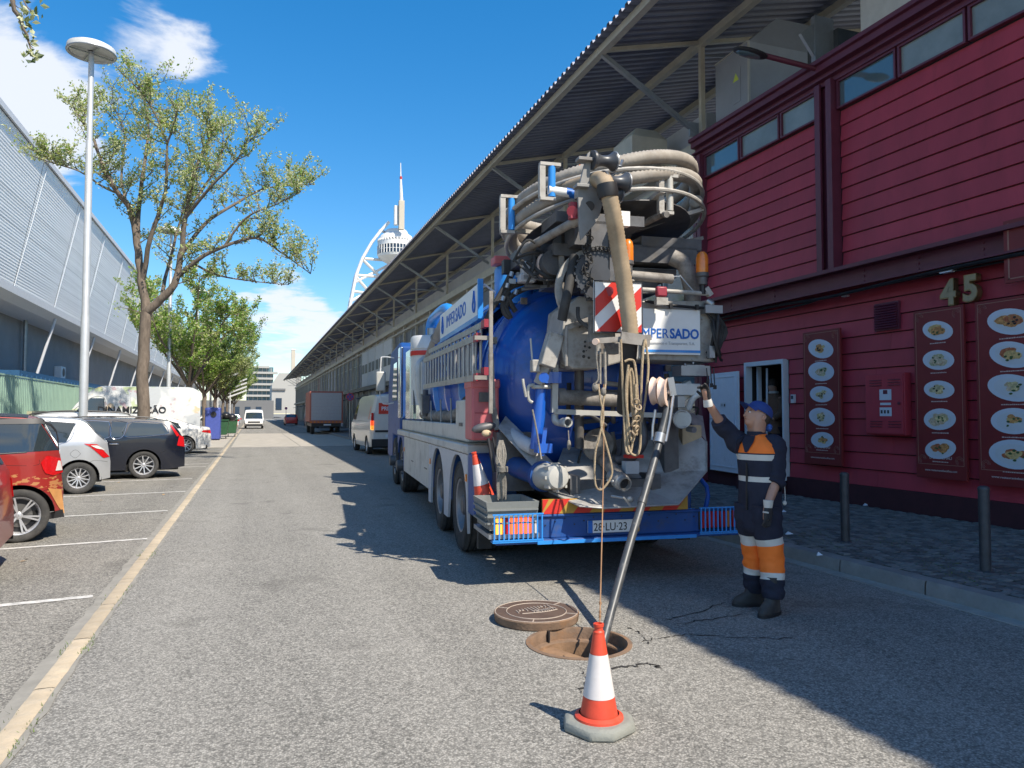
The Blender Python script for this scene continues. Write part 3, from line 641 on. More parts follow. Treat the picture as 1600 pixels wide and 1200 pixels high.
# ducts on the roof
du = thing('roof_duct', 'tall grey sheet metal ventilation duct with sloping top on the roof', 'duct', (9.6, 11.9, 7.5))
mb = MB(); Y0, Y1, X0, X1 = 12.05, 13.15, 9.2, 10.9; mat('duct_sheet', (.33, .35, .39), .45, .15, var=.1, vs=1.5)
mb.add([(X0, Y0, 7.5), (X1, Y0, 7.5), (X1, Y1, 7.5), (X0, Y1, 7.5), (X0, Y0, 9.0), (X1, Y0, 9.0), (X1, Y1, 9.0), (X0, Y1, 9.0), (X0+.9, Y0+.25, 9.75), (X1+.3, Y0+.25, 9.75), (X1+.3, Y1-.1, 9.75), (X0+.9, Y1-.1, 9.75)],
       [(0, 1, 5, 4), (1, 2, 6, 5), (2, 3, 7, 6), (3, 0, 4, 7), (4, 5, 9, 8), (5, 6, 10, 9), (6, 7, 11, 10), (7, 4, 8, 11), (8, 9, 10, 11)]); mb.build('duct_body', M['duct_sheet'], du, flat=True)
mb = MB(); mb.bar((X0-.01, Y0, 9.0), (X0-.01, Y1, 9.0), .03); mb.bar((X0, Y0-.01, 7.5), (X0, Y0-.01, 9.0), .04); mb.build('seam', M['pale_steel'], du); mb = MB(); mb.box(X0-.012, X0-.002, 12.3, 12.55, 7.9, 8.6); mb.build('access_panel', M['duct_sheet'], du, flat=True); mb = MB(); mb.add([(X0-.015, 12.34, 8.35), (X0-.015, 12.54, 8.35), (X0-.015, 12.44, 8.52)], [(0, 1, 2)]); mat('yellow_mark', (.6, .7, .1), .5); mb.build('warning_sticker', M['yellow_mark'], du, flat=True)
hv = thing('ventilation_unit', 'pale box shaped air handling unit on the roof edge', 'ventilation unit', (10, 8.2, 7.5)); mb = MB(); mb.box(9.35, 10.9, 6.3, 9.35, 7.5, 8.75); mb.build('casing', M['white_metal'], hv, bevel=.015); mb = MB(); mb.box(9.335, 9.349, 6.3, 9.2, 7.5, 8.76); mb.build('front_panel', M['white_metal'], hv, flat=True)
d2 = thing('exhaust_cowl', 'dark angled exhaust cowl beside the tall grey duct', 'exhaust', (9.8, 10.2, 7.5)); mb = MB(); mb.box(9.5, 10.3, 10.0, 10.75, 7.5, 8.3); mb.build('housing', M['facade_dark'], d2, bevel=.01); mb = MB(); mb.box(9.1, 9.5, 10.1, 10.2, 7.6, 8.5); mb.bar((9.0, 10.15, 7.9), (9.5, 10.15, 8.3), .06, .6); mb.build('hood', M['galv'], d2)
# ------------------------------------------------------------------ canopy roof and warehouse
cn = thing('canopy_roof', 'long corrugated metal canopy roof on steel struts above the street front', 'roof', (8.8, 60, 7.5))
XE, ZE, SL = 6.42, 9.0, .235
def rz_(x): return ZE+SL*(x-XE)
def corr(y0, y1, pitch, amp, name='corrugated_sheet', kind=None):
    mb = MB(); P = []; F = []; y = y0; xs = (XE, 11.5, 18.0)
    prof = [(0, 0), (.38, 0), (.5, 1), (.88, 1)]; j = 0
    while y < y1-.01:
        for fy, fz in prof:
            for x in xs: P.append((x, y+fy*pitch, rz_(x)+.1+fz*amp))
            j += 1
        y += pitch
    for x in xs: P.append((x, y+.02, rz_(x)+.1))
    j += 1
    for i in range(j-1):
        for k in range(2): F.append((i*3+k, i*3+k+1, (i+1)*3+k+1, (i+1)*3+k))
    mb.add(P, F)
    # upper skin so the sheet has thickness
    n0 = len(P); mb.add([(p[0], p[1], p[2]+.012) for p in P], [tuple(reversed(f)) for f in F])
    return mb.build(name, M['corrugated'], cn, flat=True, kind=kind)
for a in range(-8, 48, 8): corr(a, a+8, .25, .08)
corr(48, 176, .5, .08)
STR = [13.54+7.43*i for i in range(-2, 22)]
for xx, nm in ((XE+.28, 'eave_purlin'), (9.1, 'purlin'), (11.6, 'purlin'), (14.2, 'purlin')):
    mb = MB(); mb.box(xx-.07, xx+.07, -8, 176, rz_(xx)-.07, rz_(xx)+.09); mb.build(nm, M['beige_steel'], cn, flat=True)
first = {}
for i, yy in enumerate(STR):
    for nm, p0, p1, ww, mm in (('strut', (8.95, yy, 7.68), (XE+.3, yy, rz_(XE+.3)-.05), .09, 'galv'), ('post', (9.12, yy, 7.5), (9.12, yy, rz_(9.1)-.07), .1, 'beige_steel'), ('rafter', (XE+.2, yy, rz_(XE+.2)+.03), (17.8, yy, rz_(17.8)+.03), .08, 'beige_steel'), ('brace', (9.12, yy, rz_(9.1)-.25), (11.6, yy, rz_(11.6)-.5), .05, 'galv'), ('stay', (8.95, yy, 7.72), (7.3, yy-.0, 7.72), .05, 'galv')):
        if nm == 'stay' and (i % 2 == 0 or yy < 14): continue
        if nm not in first:
            mb = MB(); mb.bar(p0, p1, ww, ww, up=(0, 1, 0)); first[nm] = (mb.build(nm, M[mm], cn, flat=True), yy)
        else:
            o = bpy.data.objects.new(nm, first[nm][0].data); COL.objects.link(o); o.parent = cn; o.location = (0, yy-first[nm][1], 0)
mb = MB(); mb.bx((8.9, 13.54, 7.72), (.22, .06, .3)); mb.build('gusset', M['galv'], cn); 
# roof lights hung on the stays
# warehouse wall with columns, fascia, tall windows and shutters
wh = thing('warehouse', 'long grey riverside warehouse front with steel columns under the canopy', 'building', (9.1, 90, .15))
mb = MB(); mb.box(9.3, 19, 13.65, 176, .1, 8.2); mb.build('wall', M['facade_grey'], wh, flat=True)
mb = MB(); mb.box(9.0, 9.29, 13.65, 176, 7.2, 7.5); mb.box(9.06, 9.29, 13.65, 176, 6.85, 6.95); mb.build('fascia', M['beige_steel'], wh, flat=True)
mb = MB(); mb.box(8.9, 9.29, 13.65, 176, 3.55, 3.85); mb.build('floor_beam', M['facade_dark'], wh, flat=True)
fc = None; rw_ = random.Random(8)
for i, yy in enumerate([13.54+7.43*k/2 for k in range(0, 44)]):
    if fc is None:
        mb = MB(); mb.box(9.08, 9.29, -.09, .09, .15, 7.2); fc = mb.build('column', M['beige_steel'], wh, flat=True); fc.data.transform(Matrix.Translation((9.1, 90, .15)))
        fc.data.transform(Matrix.Translation((-9.1, -90, -.15)))
        fc.location = (0, yy, 0)
    else:
        o = bpy.data.objects.new('column', fc.data); COL.objects.link(o); o.parent = wh; o.location = (0, yy, 0)
bm_ = {}
for i in range(43):
    y0 = 13.54+7.43*i/2+.12; y1 = y0+3.715-.24
    if 10 <= i <= 13: kind_ = 'white'
    elif i in (0, 1): kind_ = 'glass'
    else: kind_ = rw_.choice(['shutter', 'shutter', 'glass', 'shutter', 'panel'])
    if i in (26,): kind_ = 'pink'
    for half in range(2):
        a = y0+(y1-y0)*half/2+.04; b = y0+(y1-y0)*(half+1)/2-.04
        key = kind_
        mname = {'white': 'facade_white', 'glass': 'window_glass', 'shutter': 'facade_grey', 'panel': 'facade_grey', 'pink': 'facade_pink'}[kind_]
        z0_, z1_ = (3.9, 6.85)
        if kind_ == 'white':
            f = MB(); f.box(9.0, 9.28, a-.06, b+.06, 3.9, 6.8); wo_ = f.build('wall_panel', M[mname], wh, flat=True)
            f = MB(); f.box(8.985, 8.999, a+.2, b-.2, 5.0, 5.75); wn = f.build('window', M['facade_dark'], wo_, flat=True)
        else:
            f = MB(); t = .06; f.box(9.2, 9.29, a, b, z0_, z0_+t); f.box(9.2, 9.29, a, b, z1_-t, z1_); f.box(9.2, 9.29, a, a+t, z0_+t, z1_-t); f.box(9.2, 9.29, b-t, b, z0_+t, z1_-t); f.box(9.2, 9.29, a+t, b-t, 6.0, 6.05)
            wo_ = f.build('window', M['galv'], wh, flat=True)
            f = MB(); f.box(9.25, 9.27, a+t, b-t, z0_+t, 6.0); f.box(9.25, 9.27, a+t, b-t, 6.05, z1_-t); f.build('pane', M[mname] if kind_ != 'shutter' else M['shutter_slat'], wo_, flat=True)
    # ground floor shop front
    f = MB(); f.box(9.22, 9.29, y0, y1, .2, 3.5); so = f.build('shopfront', M[rw_.choice(['facade_dark', 'window_glass', 'facade_grey', 'facade_dark'])], wh, flat=True)
    if i % 3 == 1:
        f = MB(); f.add([(9.2, y0+.2, 3.1), (9.2, y1-.2, 3.1), (8.2, y1-.2, 2.75), (8.2, y0+.2, 2.75), (9.2, y0+.2, 3.16), (9.2, y1-.2, 3.16), (8.2, y1-.2, 2.81), (8.2, y0+.2, 2.81)], [(0, 1, 2, 3), (7, 6, 5, 4), (0, 4, 5, 1), (2, 6, 7, 3), (0, 3, 7, 4), (1, 5, 6, 2)]); f.build('awning', M[rw_.choice(['facade_blue', 'facade_dark', 'facade_dark'])], wh, flat=True)
vb = thing('roof_ventilator', 'beige sheet metal vent box hanging under the canopy behind the hose reel', 'vent', (9, 15.5, 8)); mb = MB()
c0 = atY(1000, 240, 15.0); mb.bx((c0.x, 15.0, c0.z), (.9, .9, .45)); mb.add([(c0.x-.45, 14.55, c0.z+.22), (c0.x+.45, 14.55, c0.z+.22), (c0.x+.45, 15.45, c0.z+.22), (c0.x-.45, 15.45, c0.z+.22), (c0.x-.2, 14.8, c0.z+.5), (c0.x+.3, 14.8, c0.z+.5), (c0.x+.3, 15.2, c0.z+.5), (c0.x-.2, 15.2, c0.z+.5)], [(0, 1, 5, 4), (1, 2, 6, 5), (2, 3, 7, 6), (3, 0, 4, 7), (4, 5, 6, 7)]); mb.build('box', M['beige_steel'], vb, flat=True)
# ------------------------------------------------------------------ hall on the left
mat('clad_metal', (.80, .80, .79), .6, 0, var=.10, vs=.5, bump=.25, bs=1.2, stretch=(1, .12, 9))
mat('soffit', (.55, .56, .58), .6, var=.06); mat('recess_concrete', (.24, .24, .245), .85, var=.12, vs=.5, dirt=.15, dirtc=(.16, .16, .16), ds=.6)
mat('hoarding_green', (.30, .44, .35), .6, var=.08, vs=1.5, dirt=.12, dirtc=(.3, .33, .26)); mat('hoarding_beige', (.42, .40, .28), .6, var=.08)
mat('container_blue', (.02, .09, .2), .6)
hl = thing('exhibition_hall', 'large hall with leaning metal clad upper front above a dark recess at left', 'building', (-13, 60, 0))
XT, ZT, XB, ZB = -11.0, 15.45, -12.3, 8.5
def hp(t, y, off=0): return Vector((XB+(XT-XB)*t+off, y, ZB+(ZT-ZB)*t-off*.19))
proto = {}
for r_ in range(5):
    t0, t1 = r_/5, (r_+1)/5
    for k in range(22):
        y0 = 12+k*8.6; y1 = y0+8.6
        if r_ not in proto:
            mb = MB(); g_ = .03; n_ = 9
            # each panel is a pressed sheet with shallow horizontal folds
            P = []; F = []
            for j in range(n_*2+1):
                t = t0+(t1-t0)*(.004+.992*j/(n_*2)); o_ = .012 if j % 2 else 0.0
                P += [hp(t, y0+g_, o_), hp(t, y1-g_, o_)]
            for j in range(n_*2): F.append((2*j, 2*j+1, 2*j+3, 2*j+2))
            mb.add(P, F); a_, b_ = hp(t0+.0008, y0+g_, -.06), hp(t1-.0008, y1-g_, -.06)
            ob = mb.build('cladding_panel', M['clad_metal'], hl, flat=True); proto[r_] = ob
        else:
            o = bpy.data.objects.new('cladding_panel', proto[r_].data); COL.objects.link(o); o.parent = hl; o.location = (0, k*8.6, 0)
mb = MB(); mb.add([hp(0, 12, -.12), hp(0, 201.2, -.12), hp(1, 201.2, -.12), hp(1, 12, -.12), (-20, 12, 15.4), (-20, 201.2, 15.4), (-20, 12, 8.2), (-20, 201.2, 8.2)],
    [(0, 1, 2, 3), (3, 2, 5, 4), (0, 6, 7, 1), (0, 3, 4, 6), (1, 7, 5, 2)]); mb.build('wall', M['recess_concrete'], hl, flat=True)
mb = MB(); mb.prism([(0, 0), (.1, 0), (.1, .3), (-.5, .3), (-.5, .2), (0, .2)], (XT+.05, 12, ZT), (1, 0, 0), (0, 0, 1), (0, 189, 0)); mb.build('parapet', M['soffit'], hl, flat=True)
mb = MB(); mb.prism([(0, 0), (.08, -.02), (.05, -.42), (-.5, -.75), (-2.4, -.85), (-2.4, -.5), (-.5, -.4)], (XB, 12, ZB), (1, 0, 0), (0, 0, 1), (0, 189, 0)); mb.build('soffit', M['soffit'], hl, flat=True)
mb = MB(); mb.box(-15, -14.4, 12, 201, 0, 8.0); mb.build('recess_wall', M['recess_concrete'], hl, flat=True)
for k in range(22): mb = MB(); mb.tube([hp(0, 12+k*8.6, .05), hp(.5, 12+k*8.6+.3, .06), hp(1, 12+k*8.6+.6, .05)], .022, 6); mb.build('edge_cable', M['white_frame'], hl)
fo = None
for k in range(14):
    y = 30+k*12.9
    if fo is None:
        mb = MB(); mb.tube([(-14.3, y, .5), (-12.5, y+.6, 7.9)], .09, 8); fo = mb.build('prop', M['soffit'], hl)
    else:
        o = bpy.data.objects.new('prop', fo.data); COL.objects.link(o); o.parent = hl; o.location = (0, y-30, 0)
mb = MB()
for y in (47, 56): mb = MB(); mb.tube([(-14.1, y, 0), (-14.1, y, 7.8)], .12, 8); mb.build('downpipe', M['galv'], hl)
ac = thing('air_conditioner', 'white air conditioner box on the concrete recess wall at left', 'air conditioner', (-14.2, 58, 5)); q = atX(97, 582, -14.0)
mb = MB(); mb.bx((-14.15, q.y, q.z), (.5, 1.3, .9)); mb.build('case', M['white_frame'], ac, bevel=.03); mb = MB(); mb.cyl((-13.9, q.y, q.z), (-13.87, q.y, q.z), .33, n=16); mb.build('fan', M['facade_dark'], ac)
cb_ = thing('blue_container', 'dark blue container standing behind the green hoarding', 'container', (-12.5, 55, 0)); a_ = atX(30, 600, -12.2); b_ = atX(150, 600, -12.2)
mb = MB(); mb.box(-13.6, -12.2, a_.y, 72, 0, 4.0); mb.build('body', M['container_blue'], cb_, flat=True); mb = MB()
for k in range(24): mb.box(-12.2, -12.14, a_.y+.3+k*1.0, a_.y+.8+k*1.0, .2, 3.8)
mb.build('rib', M['container_blue'], cb_, flat=True)
# hoarding
ho = thing('site_hoarding', 'pale green sheet metal hoarding along the left side of the car park', 'fence', (-8.8, 40, 0))
pr = None
for k in range(31):
    y = 14+k*2.0
    mb = None
    if k == 0 or k == 20:
        mb = MB(); mb.box(-8.82, -8.80, y+.01, y+1.99, .15, 3.02)
        for j in range(8): mb.box(-8.80, -8.782, y+.06+j*.25, y+.17+j*.25, .15, 3.02)
        pr = (mb.build('hoarding_panel', M['hoarding_green' if k < 20 else 'hoarding_beige'], ho, flat=True), y)
    else:
        o = bpy.data.objects.new('hoarding_panel', pr[0].data); COL.objects.link(o); o.parent = ho; o.location = (rr.uniform(-.01, .01), y-pr[1], rr.uniform(-.02, .02))
mb = MB(); mb.box(-8.84, -8.77, 14, 76, 3.03, 3.09); mb.build('top_rail', M['hoarding_green'], ho, flat=True); mb = MB()
for k in range(32): mb.box(-8.9, -8.84, 13.97+k*2, 14.03+k*2, 0, 3.0)
mb.build('post', M['galv'], ho, flat=True)
# heap of pale boards behind the parked cars
pl_ = thing('pallet_heap', 'low pile of pale sacks and boards behind the silver hatchback', 'pile', (-8, 30, 0)); mb = MB(); rj = random.Random(4)
for k in range(26): mb.bx((-8.0+rj.uniform(-.4, .3), 24+rj.uniform(0, 12), .3+rj.uniform(0, 1.2)), (rj.uniform(.4, .9), rj.uniform(.7, 1.6), rj.uniform(.2, .5)), rot=Matrix.Rotation(rj.uniform(-.3, .3), 3, 'Z'))
mb.build('board', M['hoarding_beige'], pl_, flat=True)
# ------------------------------------------------------------------ lamp posts
lp = thing('lamp_post', 'x', 'street lamp', (-4.3, 22.6, 0), 0, 'disc headed lamp posts along the car park')
mb = MB(); mb.lathe([(.11, 0), (.11, 4.2), (.095, 4.25), (.09, 9), (.075, 9.05), (.07, 11.5)], (0, 0, 0), n=16); mb.build('pole', M['white_metal'] if False else mat('lamp_pole', (.50, .52, .53), .45, .3, var=.08), lp, local=True)
mb = MB(); mb.lathe([(.2, 0), (.2, .03), (.12, .05)], (0, 0, 0), n=16); mb.build('base_plate', M['galv'], lp, local=True)
mb = MB(); mb.lathe([(.57, -.11), (.6, -.09), (.605, 0), (.59, .07), (.5, .12), (.3, .15), (.08, .17), (.001, .175)], (0, 0, 11.55), n=40, caps=False); mb.lathe([(.57, -.11), (.55, -.04), (.07, -.02)], (0, 0, 11.55), n=40, caps=False); mb.build('lamp_head', M['facade_white'], lp, local=True)
mb = MB(); mb.torus((0, 0, 11.47), (0, 0, 1), .6, .022, 40, 8)
for k in range(4): a = k*math.pi/2+.5; mb.bar((.06*math.cos(a), .06*math.sin(a), 11.46), (.56*math.cos(a), .56*math.sin(a), 11.45), .05, .03)
mb.build('rim', M['galv'], lp, local=True)
lp['label'] = 'tall pale lamp post with a white disc head, nearest and leftmost'
for y, lb in ((43.8, 'second disc lamp post from the camera, between the first and second trees'), (64.8, 'third disc lamp post, thin pole just left of the white painted van rear'), (86, 'fourth disc lamp post among the far tree trunks'), (107, 'fifth and farthest disc lamp post by the far parked cars')):
    c_ = dup(lp); place(c_, (-4.3, y, 0)); c_['label'] = lb
# ------------------------------------------------------------------ trees
def barkmat():
    return mat('bark', (.17, .135, .105), .95, var=.35, vs=8, bump=.9, bs=26, dirt=.4, dirtc=(.07, .055, .045), ds=12, stretch=(1, 1, .3))
def leafmat(name, c):
    m = mat(name, c, .5, var=.25, vs=1.1); b = m.node_tree.nodes['Principled BSDF']
    t = m.node_tree; o = [n for n in t.nodes if n.type == 'OUTPUT_MATERIAL'][0]
    tr = N(t, 'ShaderNodeBsdfTranslucent'); tr.inputs[0].default_value = (c[0]*1.3, c[1]*1.35, c[2]*.7, 1)
    ms = N(t, 'ShaderNodeMixShader'); ms.inputs[0].default_value = .35; t.links.new(b.outputs[0], ms.inputs[1]); t.links.new(tr.outputs[0], ms.inputs[2]); t.links.new(ms.outputs[0], o.inputs[0]); return m
barkmat(); leafmat('leaf_pale', (.52, .53, .34)); leafmat('leaf_lime', (.38, .43, .15)); leafmat('leaf_deep', (.11, .15, .05)); leafmat('leaf_bright', (.20, .34, .05))
class Tree:
    def __init__(s, seed): s.w = MB(); s.l = MB(); s.r = random.Random(seed)
    def limb(s, pts, r0, r1, n=7):
        p = smooth_path(pts, 4); L = len(p); s.w.tube([q+Vector((s.r.gauss(0, r0*.12), s.r.gauss(0, r0*.12), 0)) for q in p], [r0+(r1-r0)*i/(L-1) for i in range(L)], n); return p
    def leaves(s, p, n, sp, size, mats):
        r = s.r
        for _ in range(n):
            c = p+Vector((r.gauss(0, sp), r.gauss(0, sp), r.gauss(0, sp*.8)))
            d = Vector((r.gauss(0, 1), r.gauss(0, 1), r.gauss(.5, .8))).normalized(); u = d.cross(Vector((r.gauss(0, 1), r.gauss(0, 1), r.gauss(0, 1)))).normalized()
            L = size*r.uniform(.7, 1.4); W_ = L*.28; nn = d.cross(u)*L*.12
            s.l.add([c, c+d*L*.5+u*W_+nn, c+d*L, c+d*L*.5-u*W_+nn], [(0, 1, 2), (0, 2, 3)], r.choice(mats))
    def twig(s, p, d, L, r0, leafn, size, mats, depth):
        r = s.r; n = 5; pts = [p]; q = p.copy(); dd = d.copy()
        for i in range(n):
            dd = (dd+Vector((r.gauss(0, .16), r.gauss(0, .16), r.gauss(.10, .12)))).normalized(); q = q+dd*L/n; pts.append(q.copy())
        s.w.tube(pts, [r0*(1-.75*i/n) for i in range(n+1)], 4 if r0 < .02 else 5, caps=False)
        if depth > 0:
            for k in range(r.choice((2, 3, 3, 4))):
                i = r.randrange(1, n+1); a = r.uniform(0, 6.28); side = Vector((math.cos(a), math.sin(a), r.uniform(-.1, .9)))
                s.twig(pts[i], (dd*.6+side*.9).normalized(), L*r.uniform(.45, .7), r0*.55, leafn, size, mats, depth-1)
        for i in range(1, n+1):
            if depth <= 1: s.leaves(pts[i], leafn, .055 if leafn < 8 else .12, size, mats)
# the nearest tree, limbs laid out as they fork in the photograph
T1Y = 26.5
tr = thing('street_tree', 'large sparse tree with pale spring leaves and forked trunk behind the dark estate car', 'tree', (atY(222, 700, T1Y).x, T1Y, 0), 0, 'trees along the car park')
t1 = Tree(5)
def P2(x, y, dy=0): return atY(x, y, T1Y+dy)
b0 = atY(222, 724, T1Y); b0.z = 0
t1.limb([b0-Vector((0, 0, .1)), P2(223, 640), P2(224, 560), P2(228, 488)], .20, .165, 12)
limbs = [([(228, 492, 0), (222, 440, .1), (214, 380, .3), (205, 330, .2), (180, 295, -.2), (160, 250, -.4), (140, 190, -.3), (112, 140, 0)], .15, .02),
 ([(214, 380, .3), (217, 320, .4), (226, 240, .9), (232, 170, 1.2), (222, 118, 1.3)], .09, .015),
 ([(222, 440, .1), (236, 370, -.4), (258, 300, -.8), (262, 210, -1.2), (278, 150, -1.3)], .09, .015),
 ([(190, 305, .1), (160, 290, .5), (125, 262, .8), (88, 248, 1.1), (72, 238, 1.2)], .04, .01),
 ([(228, 488, 0), (252, 468, -.2), (272, 445, -.4), (282, 400, -.5), (290, 340, -.8), (305, 260, -1.0), (330, 190, -1.2), (325, 175, -1.2)], .15, .02),
 ([(276, 435, -.4), (310, 405, -.8), (350, 385, -1.2), (400, 372, -1.6), (440, 395, -1.8), (485, 428, -2)], .08, .012),
 ([(282, 400, -.5), (320, 350, .3), (365, 320, .8), (410, 295, 1.2), (455, 288, 1.4), (492, 286, 1.5)], .07, .012),
 ([(290, 340, -.8), (330, 290, -1.6), (370, 240, -2.1), (392, 190, -2.3)], .06, .012),
 ([(292, 330, -.8), (340, 250, .2), (350, 180, .5)], .05, .012), ([(214, 370, .3), (190, 280, 1.4), (195, 190, 2.0), (170, 130, 2.2)], .06, .012),
 ([(252, 468, -.2), (262, 420, 1.2), (280, 350, 2.0), (300, 260, 2.3), (290, 200, 2.4)], .07, .012), ([(350, 385, -1.2), (385, 340, -1.5), (430, 320, -1.8), (470, 300, -1.9)], .04, .01),
 ([(300, 410, -.6), (340, 430, 0), (400, 440, .6), (450, 445, .8)], .04, .01), ([(262, 210, -1.2), (240, 150, -1.6), (215, 105, -1.8)], .03, .01)]
for pts, r0, r1 in limbs:
    p = t1.limb([P2(q[0], q[1]+max(0, (300-q[1])*.16), q[2]) for q in pts], r0, r1, 8 if r0 > .08 else 6)
    L = len(p); st = int(L*.3)
    for i in range(st, L, 1):
        for _q in range(2 if i > L*.55 else 1):
            a = t1.r.uniform(0, 6.28); d = Vector((math.cos(a)*.75, math.sin(a)*.75, t1.r.uniform(-.1, .9))).normalized()
            t1.twig(p[i], d, t1.r.uniform(.5, 1.15), .016+.01*(1-i/L), 5, .088, (0, 0, 0, 1, 1, 3), 1)
t1.limb([P2(228, 492), P2(212, 486, -.1), P2(198, 482, -.1), P2(184, 480, -.2)], .02, .008, 5); t1.leaves(P2(186, 480, -.2), 24, .16, .1, (1, 3))
t1.w.build('trunk', M['bark'], tr, ang=60); t1.l.build('crown', [M['leaf_pale'], M['leaf_lime'], M['leaf_deep'], M['leaf_bright']], tr, flat=True, label='sparse pale green new leaves', kind='stuff')
# the row behind: two built kinds, copied
def row_tree(seed, h=10.3, mats=(0, 1, 3, 3), dens=7, rad=4.0):
    t = Tree(seed); r = t.r
    t.limb([(0, 0, -.1), (.05, 0, 1.5), (.1, .05, 3.2)], .2, .16, 9)
    for k in range(7):
        a = k*.9+r.uniform(-.3, .3); out = r.uniform(.6, 1)*rad; top = h*r.uniform(.72, 1)
        pts = [Vector((.1, .05, 3.1)), Vector((math.cos(a)*out*.35, math.sin(a)*out*.35, 4.6)), Vector((math.cos(a)*out*.75, math.sin(a)*out*.75, 6.2+r.uniform(-.5, .8))), Vector((math.cos(a)*out, math.sin(a)*out, top))]
        if k % 3 == 0: pts[3].z = 6.2+r.uniform(-.6, 1)
        p = t.limb(pts, .09, .02, 6)
        for i in range(3, len(p)):
            for _ in range(2):
                b = r.uniform(0, 6.28); d = Vector((math.cos(b)*.8, math.sin(b)*.8, r.uniform(0, 1))).normalized()
                t.twig(p[i], d, r.uniform(.8, 1.7), .02, dens, .15, mats, 1)
    return t
def mk(seed, label, **k):
    o = thing('street_tree', label, 'tree', (0, 0, 0), 0, 'trees along the car park'); t = row_tree(seed, **k)
    t.w.build('trunk', M['bark'], o, local=True, ang=60); t.l.build('crown', [M['leaf_pale'], M['leaf_lime'], M['leaf_deep'], M['leaf_bright']], o, local=True, flat=True, kind='stuff'); return o
ta = mk(21, 'second tree from the camera, bright green crown above the mural van'); tb = mk(34, 'third tree from the camera, dense green crown', dens=10, mats=(1, 3, 2)); tc_ = mk(77, 'fourth tree from the camera, olive green crown', mats=(0, 1, 2, 1), dens=10)
place(ta, (-3.45, 45, 0), .4); place(tb, (-3.6, 64, 0), 2.0); place(tc_, (-3.6, 83, 0), 3)
ords = ['fifth', 'sixth', 'seventh', 'eighth']
for i, (src, y, rz, s_) in enumerate([(tb, 101, 1, 1.0), (ta, 119, 4, 1.05), (tc_, 138, 2, 1.0), (tb, 160, 5, 1.05)]):
    c_ = dup(src); c_.matrix_basis = Matrix.Translation((-3.6, y, 0)) @ Matrix.Rotation(rz, 4, 'Z') @ Matrix.Scale(s_, 4); c_['label'] = ords[i]+' tree from the camera in the row receding along the car park'
# trunks hide behind the far row a darker clump
# branch of a nearer tree, its trunk just outside the frame
nt_ = thing('street_tree', 'overhanging bare branch with a few grey leaves in the upper left corner', 'tree', (-5.4, 8.6, 0)); t = Tree(9)
t.limb([(-5.4, 8.6, -.1), (-5.4, 8.6, 2.5), (-5.2, 8.6, 4.5), (-4.9, 8.9, 6.2)], .2, .12, 10)
q0 = atY(15, -60, 9.6); p = t.limb([(-4.9, 8.9, 6.2), (-4.0, 9.2, 7.4), q0, atY(18, 0, 9.6), atY(32, 30, 9.6), atY(44, 62, 9.6), atY(50, 88, 9.6)], .05, .006, 6)
t.limb([q0, atY(38, 2, 9.5), atY(50, 18, 9.5)], .012, .004, 5); t.limb([atY(18, 0, 9.6), atY(28, 12, 9.7), atY(46, 18, 9.7)], .008, .003, 4)
for (x, y, n_) in ((44, 18, 10), (40, 38, 16), (52, 25, 8), (45, 62, 14), (52, 85, 22), (40, 88, 10), (58, 92, 9), (36, 28, 6), (62, 2, 5), (30, 4, 5)): t.leaves(atY(x, y, 9.6), n_, .035, .075, (0, 2))
t.w.build('trunk', M['bark'], nt_, ang=60); t.l.build('leaf_cluster', [M['leaf_pale'], M['leaf_lime'], M['leaf_deep']], nt_, flat=True, kind='stuff')
# ------------------------------------------------------------------ tower and far buildings
TY = 430.0
def PT(x, y, Y=TY): return atY(x, y, Y)
mat('tower_white', (.72, .72, .70), .5, var=.05, vs=.1); mat('tower_glass', (.03, .05, .08), .15); mat('tower_concrete', (.52, .47, .38), .8, var=.1, vs=.1)
c0 = PT(619, 400)
tw = thing('observation_tower', 'white observation tower with round pod, mast and sail shaped steel lattice', 'tower', (c0.x, TY, 0))
mb = MB(); C_ = lambda y: (c0.x, TY, PT(619, y).z)
z = lambda y: PT(619, y).z
pr_ = [(1, z(412)), (7.6, z(410)), (10.3, z(405)), (10.7, z(400)), (10.75, z(399.5))]
rad_px = lambda px_: abs(PT(619+px_, 400).x-c0.x)
mb.lathe([(r_, zz) for r_, zz in ((rad_px(6), z(416)), (rad_px(20), z(409)), (rad_px(27.5), z(403)), (rad_px(28.5), z(399.5)))], (c0.x, TY, 0), n=40, caps=False)
mb.lathe([(rad_px(28.5), z(386.5)), (rad_px(28.3), z(380)), (rad_px(27.5), z(379.2))], (c0.x, TY, 0), n=40, caps=False)
mb.lathe([(rad_px(26.8), z(376.5)), (rad_px(24), z(370)), (rad_px(18), z(365.5)), (rad_px(17), z(362)), (rad_px(15), z(360)), (.01, z(359.5))], (c0.x, TY, 0), n=40, caps=False)
mb.build('pod_shell', M['tower_white'], tw)
mb = MB(); mb.lathe([(rad_px(28), z(399.5)), (rad_px(28), z(386.5))], (c0.x, TY, 0), n=40, caps=False); mb.lathe([(rad_px(27), z(379.2)), (rad_px(26.3), z(376.5))], (c0.x, TY, 0), n=40, caps=False); mb.build('pod_windows', M['tower_glass'], tw)
mb = MB()
for k in range(36):
    a = 2*math.pi*k/36; rr_ = rad_px(28.4); x, y = c0.x+rr_*math.cos(a), TY+rr_*math.sin(a); mb.bar((x, y, z(399.5)), (x, y, z(386.5)), .45)
    rr_ = rad_px(27.1); x, y = c0.x+rr_*math.cos(a+.05), TY+rr_*math.sin(a+.05); mb.bar((x, y, z(379.5)), (x, y, z(376.2)), 1.1)
mb.lathe([(rad_px(28.5), z(393.4)), (rad_px(28.5), z(392.6))], (c0.x, TY, 0), n=40, caps=False)
mb.build('mullion', M['tower_white'], tw)
